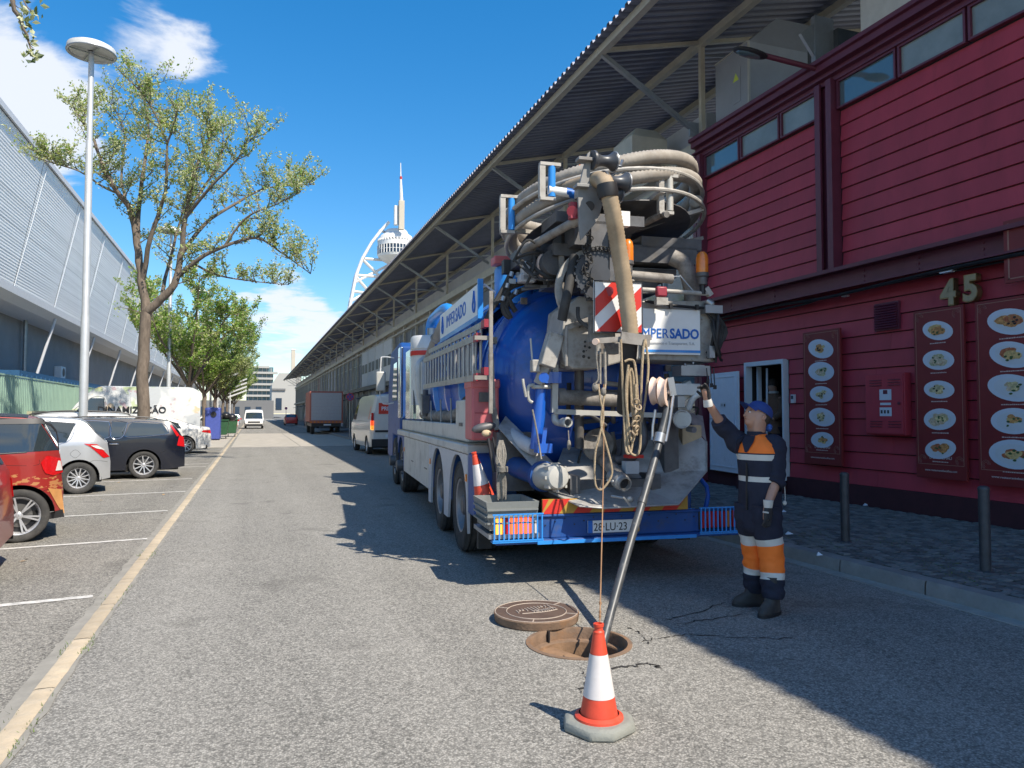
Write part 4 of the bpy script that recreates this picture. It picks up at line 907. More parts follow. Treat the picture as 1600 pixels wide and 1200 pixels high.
mb = MB(); cx_ = PT(620.5, 400).x; mb.box(cx_-1.3, cx_+1.7, TY-13, TY-10, z(366), z(322)); mb.box(c0.x-2.4, c0.x+2.4, TY-2, TY+2, z(362), 8); mb.build('shaft', M['tower_concrete'], tw)
mb = MB(); mb.box(PT(611, 400).x, PT(616.5, 400).x, TY-11, TY-8, z(358), z(329)); mb.build('lift_shaft', M['tower_white'], tw)
mb = MB(); mb.cyl((cx_+.2, TY-11.5, z(324)), (cx_-.3, TY-11.5, z(288)), 1.1, .6, 10); mb.cyl((cx_-.3, TY-11.5, z(288)), (cx_-.4, TY-11.5, z(264)), .4, .2, 8); mb.build('mast', M['tower_white'], tw)
mat('red_paint', (.5, .04, .04), .5); mb = MB(); mb.cyl((cx_-.2, TY-11.5, z(289)), (cx_-.2, TY-11.5, z(285)), .75, n=8); mb.build('mast_collar', M['red_paint'], tw)
mb = MB()
out_ = [(544, 490), (550, 460), (556, 430), (566, 404), (580, 380), (594, 362), (607, 348)]
for dy in (-2, 6): mb.tube([PT(x, y)+Vector((0, dy, 0)) for x, y in [(530, 600)]+out_], 0.9 if dy < 0 else .55, 8)
inn = [(668, 600), (655, 500), (645, 420)]
for (a, b) in (((566, 404), (640, 405)), ((566, 405), (640, 470)), ((556, 430), (640, 432)), ((556, 432), (620, 500)), ((553, 442), (640, 395)), ((546, 472), (600, 440)), ((550, 455), (600, 458)), ((593, 360), (618, 361)), ((546, 478), (600, 520)), ((540, 530), (640, 530)), ((538, 560), (660, 480))): mb.tube([PT(*a), PT(*b)+Vector((0, 8, 0))], .85, 6)
mb.tube(smooth_path([PT(*q) for q in inn], 4), 1.4, 8)
mb.build('sail_lattice', M['tower_white'], tw)
# apartment block with balconies
mat('apt_white', (.40, .39, .36), .7, var=.05); mat('apt_glass', (.10, .17, .2), .2, var=.3, vs=.3); mat('far_grey', (.16, .16, .16), .8, var=.1, vs=.1)
AY = 300.0
ap = thing('apartment_block', 'curved apartment block with white balcony bands at the end of the street', 'building', (PT(415, 640, AY).x, AY, 0))
xa, xb = PT(385, 600, AY).x, PT(427, 600, AY).x
mb = MB(); mb.box(xa, xb, AY+1.6, AY+25, 0, PT(400, 573, AY).z); mb.build('wall', M['apt_glass'], ap, flat=True)
for i, yy in enumerate((573, 582, 591, 600, 609, 618, 627, 636)):
    zz = PT(400, yy, AY).z; mb = MB(); xr = xb+(1.6 if i == 1 else 0)-(1.5 if i == 0 else 0); mb.box(xa, xr, AY, AY+2, zz-.45, zz+.35); mb.build('balcony_slab', M['apt_white'], ap, flat=True)
    mb = MB()
    for k in range(6): xx = xa+(xb-xa)*(k+.5)/6; mb.box(xx-.12, xx+.12, AY+1.45, AY+1.6, zz-2.2, zz-.45)
    mb.build('window_bar', M['apt_white'], ap, flat=True)
fb = thing('pale_hall', 'pale stone building with a slanted roof between the apartment block and canopy', 'building', (10, 250, 0)); BY = 250.0
def Q(x, y): return atY(x, y, BY)
mb = MB(); a, b = Q(425, 590), Q(470, 584)
mb.add([Q(424, 646), Q(470, 646), Q(470, 583), Q(436, 583), Q(425, 600)]+[p+Vector((0, 30, 0)) for p in (Q(424, 646), Q(470, 646), Q(470, 583), Q(436, 583), Q(425, 600))], [(0, 1, 2, 3, 4), (9, 8, 7, 6, 5), (0, 5, 6, 1), (1, 6, 7, 2), (2, 7, 8, 3), (3, 8, 9, 4), (4, 9, 5, 0)]); mb.build('wall', M['apt_white'], fb, flat=True)
mb = MB(); p0, p1 = Q(431, 622), Q(440, 640); mb.box(p0.x, p1.x, BY-.2, BY-.01, p1.z, p0.z); mb.build('window', M['tower_glass'], fb, flat=True)
mb = MB(); p0, p1 = Q(425, 607), Q(446, 610); mb.box(p0.x, p1.x, BY-.5, BY-.01, p1.z, p0.z); mb.build('ledge', M['far_grey'], fb, flat=True)
ch_ = thing('concrete_pylon', 'tall pale square pylon rising behind the far end of the canopy', 'pylon', (PT(458, 640, 330).x, 330, 0)); mb = MB(); p0, p1 = PT(455.5, 547, 330), PT(460.5, 640, 330); mb.box(p0.x, p1.x, 330, 332, 0, p0.z); mb.build('shaft', M['tower_concrete'], ch_, flat=True); mb = MB(); mb.box(p0.x-.1, p1.x+.1, 329.9, 332.1, p0.z, p0.z+.5); mb.build('cap', M['tower_white'], ch_, flat=True)
lb_ = thing('low_block', 'long low dark grey building closing the far end of the street', 'building', (-10, 230, 0)); mb = MB(); mb.box(-60, 6, 235, 260, 0, 5.5); mb.build('wall', M['far_grey'], lb_, flat=True)
for k in range(20): mb = MB(); mb.box(-58+k*3.1, -56.4+k*3.1, 234.9, 234.99, 1.2, 3.6); mb.build('window', M['tower_glass'], lb_, flat=True)
# white slatted sign frames of the fairground
for i, (x, y, Y_) in enumerate([(341, 566, 92), (360, 596, 112)]):
    p = atY(x, y, Y_); f_ = thing('sign_frame', ['white cantilevered slatted frame between the far tree trunks', 'second white box frame farther among the far trees'][i], 'frame', (p.x, Y_, 0)); mb = MB(); mb.cyl((p.x, Y_, 0), (p.x, Y_, p.z+.6), .09, n=8); mb.build('pole', M['white_metal'], f_)
    mb = MB()
    for k in range(6): mb.bar((p.x-.3, Y_, p.z+.5-k*.55), (p.x+2.2, Y_-.2, p.z+1.5-k*.55), .12, .2)
    mb.build('slat', M['white_metal'], f_, flat=True)
# no-parking discs
for i, (x, y, Y_, pxr) in enumerate([(547, 620, 42, 6.3), (447, 638, 100, 2.2)]):
    p = atY(x, y, Y_); f_ = thing('parking_sign', ['round blue and red no stopping sign beside the white van', 'small round no stopping sign far along the right pavement'][i], 'sign', (p.x, Y_, .15)); rr_ = (atY(x+pxr, y, Y_)-p).length
    mb = MB(); mb.cyl((p.x, Y_+.05, .15), (p.x, Y_+.05, p.z+.2), .03, n=8); mb.build('post', M['galv'], f_)
    mb = MB(); mb.cyl((p.x, Y_, p.z), (p.x, Y_+.02, p.z), rr_, n=24); mb.build('disc', M['facade_blue'], f_); mb = MB(); mb.torus((p.x, Y_-.005, p.z), (0, 1, 0), rr_*.88, rr_*.1, 24, 6)
    for s_ in (-1, 1): mb.bar((p.x-rr_*.6*s_, Y_-.006, p.z-rr_*.6), (p.x+rr_*.6*s_, Y_-.006, p.z+rr_*.6), rr_*.16, .006, up=(0, 1, 0))
    mb.build('cross', M['red_paint'], f_)
# ------------------------------------------------------------------ vehicles
mat('tyre', (.045, .044, .042), .85, var=.25, vs=14, bump=.2, bs=50, dirt=.45, dirtc=(.13, .12, .11)); mat('alloy', (.60, .60, .61), .35, .6, var=.1); mat('alloy_dark', (.05, .05, .055), .35, .6); mat('disc_steel', (.2, .19, .18), .4, .8)
glass('car_glass', (.025, .035, .04)); glass('car_glass_tint', (.03, .045, .055)); mat('chrome', (.6, .6, .6), .12, 1.0, var=.02); mat('car_black', (.025, .025, .027), .45, var=.1); mat('gap', (.01, .01, .01), .9)
mat('tail_red', (.55, .01, .012), .15, coat=.8, var=.15, vs=30); mat('tail_clear', (.7, .66, .62), .12, coat=.6); mat('lamp_lit', (.8, .08, .03), .3, emit=((1, .12, .03), 1.6)); mat('amber_lit', (.9, .4, .05), .3, emit=((1, .45, .06), 1.2))
mat('amber', (.75, .22, .02), .2, coat=.5, var=.2, vs=20); mat('headlight', (.55, .6, .65), .08, coat=.8)
PAINT = {k: mat('paint_'+k, c, r_, m_, var=.03, coat=.6) for k, (c, r_, m_) in dict(red=((.30, .022, .018), .35, .15), silver=((.50, .51, .52), .32, .45), navy=((.008, .010, .019), .25, 0), white=((.66, .65, .62), .3, 0), white2=((.60, .60, .58), .35, 0), redfar=((.5, .04, .03), .4, 0), grey=((.25, .26, .28), .4, .2), blue=((.05, .12, .3), .4, .1)).items()}
def wheel(parent, x, y, R_, rimR, wd, spokes, side, dual=False, parts=True, dark='alloy_dark', tw=None):
    c = Vector((x, y, R_)); s = side
    mb = MB(); h = wd/2
    prof = [(rimR*.98, -h*.75), (rimR*1.04, -h*.92), (R_*.93, -h), (R_*.985, -h*.86), (R_, -h*.6), (R_, h*.6), (R_*.985, h*.86), (R_*.93, h), (rimR*1.04, h*.92), (rimR*.98, h*.75)]
    mb.lathe(prof, c, (0, s, 0), 36, caps=False); t_ = mb.build('tyre', M['tyre'], parent, local=True, ang=50)
    if not parts: return t_
    mb = MB(); mb.lathe([(rimR*.99, -h*.7), (rimR*.9, -h*.6), (rimR*.86, h*.3), (rimR*.93, h*.72), (rimR*1.0, h*.86), (rimR*1.0, h*.75)], c, (0, s, 0), 36, caps=False)
    mb.lathe([(rimR*.2, h*.3), (rimR*.2, h*.62), (rimR*.14, h*.7), (.005, h*.7)], c, (0, s, 0), 16, caps=False)
    for k in range(spokes):
        a = 2*math.pi*k/spokes+.2
        for da in ((-.11, .11) if spokes <= 8 else (0,)):
            p = c+Vector((math.cos(a)*rimR*.16, s*h*.58, math.sin(a)*rimR*.16)); q = c+Vector((math.cos(a+da)*rimR*.93, s*h*.72, math.sin(a+da)*rimR*.93)); mb.bar(p, q, rimR*(.085 if spokes <= 8 else .10), .018, up=(0, 1, 0))
    mb.build('rim', M['alloy'], t_, local=True)
    mb = MB(); mb.lathe([(.005, h*.05), (rimR*.86, h*.05), (rimR*.86, -h*.3)], c, (0, s, 0), 24, caps=False); mb.build('hub_recess', M[dark], t_, local=True)
    mb = MB(); mb.lathe([(.005, h*.2), (rimR*.62, h*.2), (rimR*.62, h*.1)], c, (0, s, 0), 24, caps=False); mb.build('brake_disc', M['disc_steel'], t_, local=True)
    return t_
class Body:
    def __init__(s, L, W, prof, belt, sill, wx, wr, ar, tum=.24, e=.22, k=.75, crown=.05, end_tuck=.05):
        s.L, s.W, s.prof, s.belt, s.sill, s.wx, s.wr, s.ar, s.tum, s.e, s.k, s.crown, s.tuck = L, W, prof, belt, sill, wx, wr, ar, tum, e, k, crown, end_tuck
        s.zmax = max(z for x, z in prof)
    def top(s, x):
        p = s.prof
        if x <= p[0][0]: return p[0][1]
        for i in range(len(p)-1):
            if x <= p[i+1][0]:
                t = (x-p[i][0])/(p[i+1][0]-p[i][0]); m0 = (p[i+1][1]-p[max(i-1, 0)][1])/(p[i+1][0]-p[max(i-1, 0)][0]); j = min(i+2, len(p)-1); m1 = (p[j][1]-p[i][1])/(p[j][0]-p[i][0]); dx = p[i+1][0]-p[i][0]
                lin = (p[i+1][1]-p[i][1])/dx
                lim = lambda m: max(-3*abs(lin), min(3*abs(lin), m)) if abs(lin) > 1e-6 else 0
                m0, m1 = lim(m0), lim(m1)
                return (2*t**3-3*t*t+1)*p[i][1]+(t**3-2*t*t+t)*dx*m0+(-2*t**3+3*t*t)*p[i+1][1]+(t**3-t*t)*dx*m1
        return p[-1][1]
    def bz(s, x): return s.belt[0]+(s.belt[1]-s.belt[0])*(x+s.L/2)/s.L
    def hw(s, x, z):
        zb = s.bz(x); d = max(0, (abs(x)-(s.L/2-s.k))/s.k); pl = 1-s.e*min(1, d)**2.6
        if z <= zb: q = (zb-z)/max(.1, zb-s.sill); v = 1-.045*q*q-.012*(1-q)**2
        else: v = (1-.012)*(1-s.tum*((z-zb)/max(.1, s.zmax-zb))**1.15)
        return s.W/2*pl*v
    def bot(s, x):
        b = s.sill
        if abs(x) > s.L/2-.35: b += s.tuck*((abs(x)-(s.L/2-.35))/.35)
        for w_ in s.wx:
            if abs(x-w_) < s.ar: b = max(b, s.wr+math.sqrt(s.ar**2-(x-w_)**2))
        return b
    def xs(s):
        X = set(); x = -s.L/2
        while x < s.L/2: X.add(round(x, 4)); x += .06
        X.add(round(s.L/2, 4))
        for w_ in s.wx:
            for k in range(17): X.add(round(w_-s.ar*math.cos(math.pi*k/16)*.9999, 4))
        return sorted(X)
    def mesh(s):
        mb = MB(); X = s.xs(); n1, n2, nu = 9, 6, 8; cols = []; P = []
        def col(x):
            b, t = s.bot(x), s.top(x); m = min(s.bz(x), t); m = max(m, b+.01); t = max(t, m+.005)
            zs = [b+(m-b)*i/n1 for i in range(n1+1)]+[m+(t-m)*i/n2 for i in range(1, n2+1)]; return zs
        idx = []
        for x in X:
            zs = col(x); row = []
            er = .035
            for z in zs: row.append(len(P)); P.append((x, -s.hw(x, z), z))
            ht = s.hw(x, zs[-1])
            for i in range(1, nu):
                u = -1+2*i/nu; row.append(len(P)); P.append((x, u*ht, zs[-1]+s.crown*(1-abs(u)**2.2)*min(1, (zs[-1]/s.zmax))))
            for z in reversed(zs): row.append(len(P)); P.append((x, s.hw(x, z), z))
            idx.append(row)
        F = []
        for i in range(len(X)-1):
            for j in range(len(idx[0])-1): F.append((idx[i][j], idx[i+1][j], idx[i+1][j+1], idx[i][j+1]))
        F.append(tuple(idx[0])); F.append(tuple(reversed(idx[-1])))
        return mb.add(P, F)
    def strip(s, poly, side, off=.006, th=.0, mb=None, m=0, dx=.05):
        """patch of the side surface bounded by a convex (x,z) polygon"""
        mb = mb or MB(); x0 = min(p[0] for p in poly); x1 = max(p[0] for p in poly); n = max(2, int((x1-x0)/dx)); P = []; F = []; nz = 3
        for i in range(n+1):
            x = x0+(x1-x0)*min(max(i/n, .002), .998); zs = []
            for a, b in zip(poly, poly[1:]+poly[:1]):
                if (a[0]-x)*(b[0]-x) <= 0 and a[0] != b[0]: zs.append(a[1]+(b[1]-a[1])*(x-a[0])/(b[0]-a[0]))
            lo, hi = min(zs), max(zs)
            for k in range(nz+1): z = lo+(hi-lo)*k/nz; P.append((x, side*(s.hw(x, z)+off), z))
        for i in range(n):
            for k in range(nz): a = i*(nz+1)+k; F.append((a, a+nz+1, a+nz+2, a+1))
        return mb.add(P, F, m)
    def line(s, pts, side, w_=.010, off=.003, mb=None, m=0):
        mb = mb or MB(); p = smooth_path([(x, 0, z) for x, z in pts], 5); mb.tube([Vector((q.x, side*(s.hw(q.x, q.z)+off-w_*.4), q.z)) for q in p], w_*.6, 5, m); return mb
    def topstrip(s, xa, xb, u0=.84, off=.006, m=0, mb=None, taper=0):
        mb = mb or MB(); n = 8; P = []; F = []; nu = 8
        for i in range(n+1):
            x = xa+(xb-xa)*i/n; z = s.top(x); dz = (s.top(x+.02)-s.top(x-.02))/.04; nn = Vector((-dz, 0, 1)).normalized()
            for j in range(nu+1):
                u = (-1+2*j/nu)*(u0-taper*(1-i/n)); P.append(Vector((x, u*s.hw(x, z), z+s.crown*(1-abs(u)**2.2)*min(1, z/s.zmax)))+nn*off)
        for i in range(n):
            for j in range(nu): a = i*(nu+1)+j; F.append((a, a+nu+1, a+nu+2, a+1))
        return mb.add(P, F, m)
def car(label, cat, loc, rz, body, paint, wheels_rim=.2, spokes=10, wd=.21, windows=(), rear_glass=None, front_glass=None, tails=(), seams=(), handles=(), group=None, name='parked_car', lower=None, heads=(), simple=False, trim='chrome', gm='car_glass', dark='alloy_dark', black_above=None, plate=True):
    t = thing(name, label, cat, loc, rz, group); b = body
    mats = [PAINT[paint] if isinstance(paint, str) else paint]
    bo = b.mesh().build('body', mats, t, local=True, ang=38)
    mb = MB(); mb.box(-b.L/2+.15, b.L/2-.15, -b.W/2+.12, b.W/2-.12, b.sill-.02, b.sill+.12)
    for w_ in b.wx:
        for sd in (-1, 1):
            n = 14; P = []
            for i in range(n+1):
                a = math.pi*i/n; P += [(w_+(b.ar+.0)*math.cos(a), sd*(b.hw(w_, b.wr+b.ar)-.012), b.wr+(b.ar)*math.sin(a)), (w_+(b.ar)*math.cos(a), sd*(b.W/2-.38), b.wr+(b.ar)*math.sin(a))]
            mb.add(P, [(2*i, 2*i+2, 2*i+3, 2*i+1) for i in range(n)])
            mb.add([(w_+b.ar*math.cos(math.pi*i/n), sd*(b.W/2-.34), b.wr+b.ar*math.sin(math.pi*i/n)) for i in range(n+1)], [tuple(range(n+1))])
    mb.build('underbody', M['gap'], t, local=True, flat=True)
    for w_ in b.wx:
        for sd in (-1, 1): wheel(t, w_, sd*(b.W/2-wd/2-.03), b.wr, wheels_rim, wd, spokes, sd, parts=not simple, dark=dark)
    for poly in windows:
        for sd in (-1, 1):
            g_ = b.strip(poly, sd, .004).build('side_window', M[gm], t, local=True)
            if not simple:
                b.line(list(poly)+[poly[0]], sd, .014, .006).build('window_trim', M[trim] if trim in M else M['car_black'], g_, local=True)
    if rear_glass: b.topstrip(*rear_glass).build('rear_window', M[gm], t, local=True)
    if front_glass: b.topstrip(*front_glass).build('windscreen', M[gm], t, local=True)
    for poly, mn in tails:
        for sd in (-1, 1): b.strip(poly, sd, .022 if mn == 'tail_clear' else .012, dx=.025).build('tail_light', M[mn], t, local=True)
    for poly, mn in heads:
        for sd in (-1, 1): b.strip(poly, sd, .010, dx=.025).build('headlight', M[mn], t, local=True)
    if seams:
        mb = MB()
        for ln in seams:
            for sd in (-1, 1): b.line(ln, sd, .006, .0, mb)
        mb.build('door_seam', M['gap'], t, local=True)
    for (x, z) in handles:
        for sd in (-1, 1):
            mb = MB(); y = sd*(b.hw(x, z)+.02); mb.tube(smooth_path([(x-.1, y-sd*.02, z), (x-.06, y, z+.004), (x+.06, y, z+.006), (x+.1, y-sd*.02, z+.004)], 3), .011, 6); mb.build('door_handle', M['chrome'] if trim == 'chrome' else mats[0], t, local=True)
    if lower:
        for sd in (-1, 1): b.strip(lower, sd, .008).build('sill_trim', M['car_black'], t, local=True)
    return t, b
RZ = math.pi+R(8)       # noses point to the left of the street and a little toward the camera
def at_wheel(px, py, b, sd_x=None):
    """root position so that the rear wheel on the camera's side stands at a photograph pixel"""
    g_ = atZ(px, py); fx, fy = math.cos(RZ), math.sin(RZ); lxv = Vector((fx, fy, 0)); lyv = Vector((-fy, fx, 0))
    # camera side is local +y (left of a car heading -X)
    return g_ - lxv*b.wx[0] - lyv*(b.W/2-.06)
# silver hatchback
RZ8 = RZ; RZ = math.pi+R(10)
sv = Body(3.95, 1.70, [(-1.975, .62), (-1.965, .86), (-1.90, 1.00), (-1.70, 1.20), (-1.50, 1.42), (-1.33, 1.47), (-.9, 1.50), (-.2, 1.51), (.4, 1.45), (.8, 1.25), (1.15, 1.02), (1.5, .94), (1.85, .78), (1.975, .55)], (1.0, .90), .24, (-1.42, 1.14), .315, .37, tum=.22, e=.25, k=.55, crown=.04)
car('silver hatchback parked between the red city car and the dark estate', 'car', at_wheel(122, 772, sv), RZ, sv, 'silver', .20, 12, .2,
    windows=[[(-1.35, 1.40), (-1.20, 1.03), (-.45, .995), (-.42, 1.43), (-.9, 1.435)], [(-.36, 1.43), (-.38, .99), (.78, .96), (.4, 1.38)]], rear_glass=(-1.86, -1.56, .8), front_glass=(.48, 1.08, .84),
    tails=[([(-1.96, .72), (-1.74, .98), (-1.50, 1.0), (-1.62, .93), (-1.85, .70)], 'tail_red'), ([(-1.88, .86), (-1.74, .96), (-1.62, .96), (-1.72, .90)], 'tail_clear')],
    seams=[[(-1.32, 1.42), (-1.05, 1.2), (-.98, .9), (-.93, .55), (-.85, .3)], [(-.40, 1.43), (-.42, .9), (-.40, .28)], [(.80, .95), (.86, .6), (.82, .28)], [(-1.45, .80), (-1.36, .88), (-1.27, .80), (-1.36, .72), (-1.45, .80)], [(-1.92, .62), (-1.7, .66), (-1.6, .62)]], handles=[(-.85, .93), (.1, .90)], group='cars parked nose in on the left')
RZ = RZ8
# dark estate
vv = Body(4.76, 1.85, [(-2.38, .62), (-2.37, .85), (-2.31, 1.02), (-2.16, 1.25), (-1.98, 1.40), (-1.6, 1.44), (-.9, 1.47), (0, 1.475), (.5, 1.42), (.95, 1.2), (1.35, 1.02), (1.9, .94), (2.2, .84), (2.38, .6)], (1.03, .95), .22, (-1.45, 1.42), .335, .385, tum=.20, e=.2, k=.55, crown=.03)
vo, _ = car('black estate car with chrome window line and red tail lamps', 'car', at_wheel(224, 748, vv), RZ, vv, 'navy', .235, 10, .23,
    windows=[[(-2.0, 1.11), (-1.86, 1.34), (-1.15, 1.38), (-1.02, 1.04), (-1.8, 1.07)], [(-1.08, 1.38), (-.98, 1.035), (-.74, 1.02), (-.74, 1.40)], [(-.68, 1.40), (-.68, 1.02), (.20, .99), (.16, 1.41)], [(.24, 1.41), (.28, .99), (1.0, .97), (.55, 1.37)]], rear_glass=(-2.28, -2.02, .82), front_glass=(.6, 1.28, .84), gm='car_glass_tint',
    tails=[([(-2.37, .76), (-2.36, 1.0), (-2.24, 1.06), (-2.19, .80)], 'tail_red'), ([(-2.24, 1.06), (-2.05, 1.33), (-2.0, 1.33), (-2.19, 1.02)], 'tail_red')], seams=[[(-1.10, 1.38), (-.98, 1.0), (-.98, .75), (-1.15, .45), (-1.0, .28)], [(.22, 1.40), (.25, .9), (.22, .25)], [(-2.34, .68), (-2.0, .70), (-1.82, .62)]], handles=[(-.8, .86), (.42, .84)], group='cars parked nose in on the left')
mb = MB(); y_ = .62
for sd in (-1, 1): mb.tube(smooth_path([(-1.75, sd*y_, 1.44), (-1.55, sd*y_, 1.50), (-.5, sd*y_, 1.53), (.3, sd*y_, 1.49), (.5, sd*y_, 1.44)], 4), .016, 6)
mb.build('roof_rail', M['car_black'], vo, local=True)
# red city car with sunset wrap
def wrap_mat():
    m = mat('wrap_red', (.33, .025, .02), .35, .1, var=.05, coat=.8); t = m.node_tree; b = t.nodes['Principled BSDF']
    tcn = N(t, 'ShaderNodeTexCoord'); mp = N(t, 'ShaderNodeMapping'); mp.inputs['Scale'].default_value = (7, 1, 16); t.links.new(tcn.outputs['Object'], mp.inputs[0])
    v = N(t, 'ShaderNodeTexNoise'); v.inputs['Scale'].default_value = 1.3; v.inputs['Detail'].default_value = 5; t.links.new(mp.outputs[0], v.inputs['Vector'])
    s_ = N(t, 'ShaderNodeSeparateXYZ'); t.links.new(tcn.outputs['Object'], s_.inputs[0])
    g_ = math_(t, 'SUBTRACT', .16, math_(t, 'ABSOLUTE', math_(t, 'SUBTRACT', s_.outputs[2], .70)), True)
    k = math_(t, 'GREATER_THAN', math_(t, 'ADD', v.outputs[0], math_(t, 'MULTIPLY', g_, .9)), .64)
    k = math_(t, 'MULTIPLY', k, math_(t, 'LESS_THAN', math_(t, 'ABSOLUTE', math_(t, 'SUBTRACT', s_.outputs[2], .70)), .15))
    old = b.inputs['Base Color'].links[0].from_socket; mx_ = N(t, 'ShaderNodeMix', data_type='RGBA'); t.links.new(math_(t, 'MULTIPLY', k, .8), mx_.inputs['Factor']); t.links.new(old, mx_.inputs[6]); mx_.inputs[7].default_value = (.55, .27, .10, 1); t.links.new(mx_.outputs[2], b.inputs['Base Color']); return m
mat('wrap_orange', (.62, .30, .10), .35, coat=.7, var=.2, vs=4)
sm_ = Body(2.94, 1.66, [(-1.47, .60), (-1.46, .92), (-1.42, 1.10), (-1.30, 1.32), (-1.18, 1.50), (-.9, 1.55), (-.2, 1.56), (.3, 1.48), (.75, 1.22), (1.05, 1.06), (1.4, .88), (1.47, .6)], (1.13, 1.06), .26, (-1.0, .97), .33, .385, tum=.16, e=.30, k=.45, crown=.04)
RZK = RZ; RZ = math.pi+R(12.5)
so_, _ = car('red city car with orange wrap patches and a black roof, at the left edge', 'car', at_wheel(28, 848, sm_), RZ, sm_, wrap_mat(), .235, 6, .2,
    windows=[[(-1.41, 1.13), (-1.19, 1.50), (.25, 1.49), (.85, 1.08)]], rear_glass=(-1.42, -1.2, .95), front_glass=(.35, .95, .84), trim='car_black',
    tails=[([(-1.46, .84), (-1.445, 1.02), (-1.28, 1.07), (-1.22, .98), (-1.26, .85), (-1.36, .81)], 'tail_red'), ([(-1.455, .87), (-1.445, .99), (-1.385, 1.0), (-1.38, .87)], 'tail_clear')],
    seams=[[(-1.30, .5), (-1.25, .62), (-1.38, .64)], [(-.62, 1.02), (-.58, .6), (-.5, .3)], [(-1.2, 1.02), (-1.15, .95), (-.6, .98)]], group='cars parked nose in on the left', dark='alloy_dark')
mb = MB()
for sd in (-1, 1):
    for z_ in (0,): mb.ell((-.66, sd*(sm_.hw(-.66, .72)-.0), .72), .085, .035, .07, 14, 8)
mb.build('air_intake', M['car_black'], so_, local=True)
for sd in (-1, 1):
    sm_.strip([(-1.49, .30), (-1.45, .62), (-1.30, .66), (-1.42, .40)], sd, .009, dx=.02).build('corner_patch', M['wrap_orange'], so_, local=True); sm_.strip([(-1.49, .26), (-1.47, .36), (-1.28, .34), (-1.3, .26)], sd, .012, dx=.02).build('bumper_trim', M['car_black'], so_, local=True)
sm_.topstrip(-1.24, .3, 1.0, .008).build('roof_skin', M['car_black'], so_, local=True)
for sd in (-1, 1): sm_.strip([(-1.26, 1.47), (-1.2, 1.54), (.3, 1.5), (.3, 1.46)], sd, .01).build('roof_edge', M['car_black'], so_, local=True)
mb = MB(); mb.add([(-1.3, -.55, 1.50), (-1.3, .55, 1.50), (-1.0, .56, 1.57), (-1.0, -.56, 1.57), (-1.34, -.5, 1.47), (-1.34, .5, 1.47)], [(0, 1, 2, 3), (0, 4, 5, 1)]); mb.build('spoiler', M['car_black'], so_, local=True, flat=True)
RZ = RZK
# fragment of a nearer red car
n2 = Body(3.6, 1.66, sm_.prof and [(-1.8, .55), (-1.79, .85), (-1.72, 1.0), (-1.55, 1.3), (-1.4, 1.46), (-.9, 1.52), (0, 1.52), (.5, 1.42), (1, 1.1), (1.5, .95), (1.8, .6)], (1.0, .95), .25, (-1.2, 1.2), .31, .37, e=.26, k=.5)
p_ = atZ(14, 852, .15); lx_ = Vector((math.cos(RZ), math.sin(RZ), 0))
car('bright red car whose bumper just enters at the left photo edge', 'car', Vector((-2.33, 8.75, 0))+lx_*1.8, RZ, n2, 'red', .2, 7, .2, windows=[[(-1.45, 1.05), (-1.3, 1.42), (.4, 1.44), (.95, 1.02)]], rear_glass=(-1.7, -1.45, .85), tails=[([(-1.79, .7), (-1.78, .9), (-1.6, .95), (-1.62, .72)], 'tail_red')], lower=[(-1.8, .25), (-1.8, .55), (-1.45, .50), (-1.55, .25)], group='cars parked nose in on the left')
# white SUV behind the estate
su = Body(4.5, 1.84, [(-2.25, .7), (-2.23, 1.0), (-2.15, 1.12), (-1.9, 1.42), (-1.7, 1.53), (-1, 1.58), (0, 1.59), (.5, 1.53), (1.0, 1.3), (1.4, 1.12), (2.0, 1.0), (2.25, .7)], (1.12, 1.02), .28, (-1.35, 1.35), .35, .41, e=.2, k=.5)
s_o, _ = car('white suv with dark roof rails behind the black estate', 'car', Vector((-2.75, 23.6, 0))+lx_*2.25, RZ, su, 'white', .23, 5, .23, windows=[[(-1.95, 1.20), (-1.75, 1.42), (-.9, 1.5), (-.9, 1.16)], [(-.84, 1.5), (-.84, 1.16), (.1, 1.14), (.1, 1.5)], [(.16, 1.5), (.18, 1.13), (1.0, 1.1), (.55, 1.46)]], rear_glass=(-2.12, -1.85, .82), front_glass=(.6, 1.3, .84), tails=[([(-2.24, .95), (-2.2, 1.1), (-1.95, 1.12), (-2.0, .98)], 'tail_red')], group='cars parked nose in on the left')
mb = MB()
for sd in (-1, 1): mb.tube(smooth_path([(-1.7, sd*.66, 1.53), (-1.5, sd*.66, 1.62), (-.3, sd*.66, 1.67), (.5, sd*.66, 1.61), (.7, sd*.66, 1.53)], 4), .022, 6)
mb.build('roof_rail', M['car_black'], s_o, local=True)
# white saloon
ms_ = Body(4.85, 1.85, [(-2.42, .68), (-2.41, .92), (-2.33, 1.03), (-1.9, 1.08), (-1.3, 1.28), (-.85, 1.42), (-.2, 1.46), (.3, 1.43), (.8, 1.22), (1.2, 1.03), (1.9, .93), (2.3, .8), (2.42, .6)], (.98, .92), .2, (-1.45, 1.45), .34, .39, e=.24, k=.7, crown=.03)
car('white saloon parked just in front of the mural painted van', 'car', at_wheel(289, 709, ms_), RZ, ms_, 'white', .245, 10, .23, windows=[[(-1.28, 1.02), (-1.2, 1.2), (-.75, 1.36), (-.6, .99)], [(-.55, .99), (-.5, 1.38), (.25, 1.38), (.25, .98)], [(.3, .98), (.3, 1.38), (.95, 1.0)]], rear_glass=(-1.8, -1.0, .84), front_glass=(.4, 1.1, .84), tails=[([(-2.41, .8), (-2.39, .93), (-2.1, .93), (-2.05, .86)], 'tail_red')], group='cars parked nose in on the left')
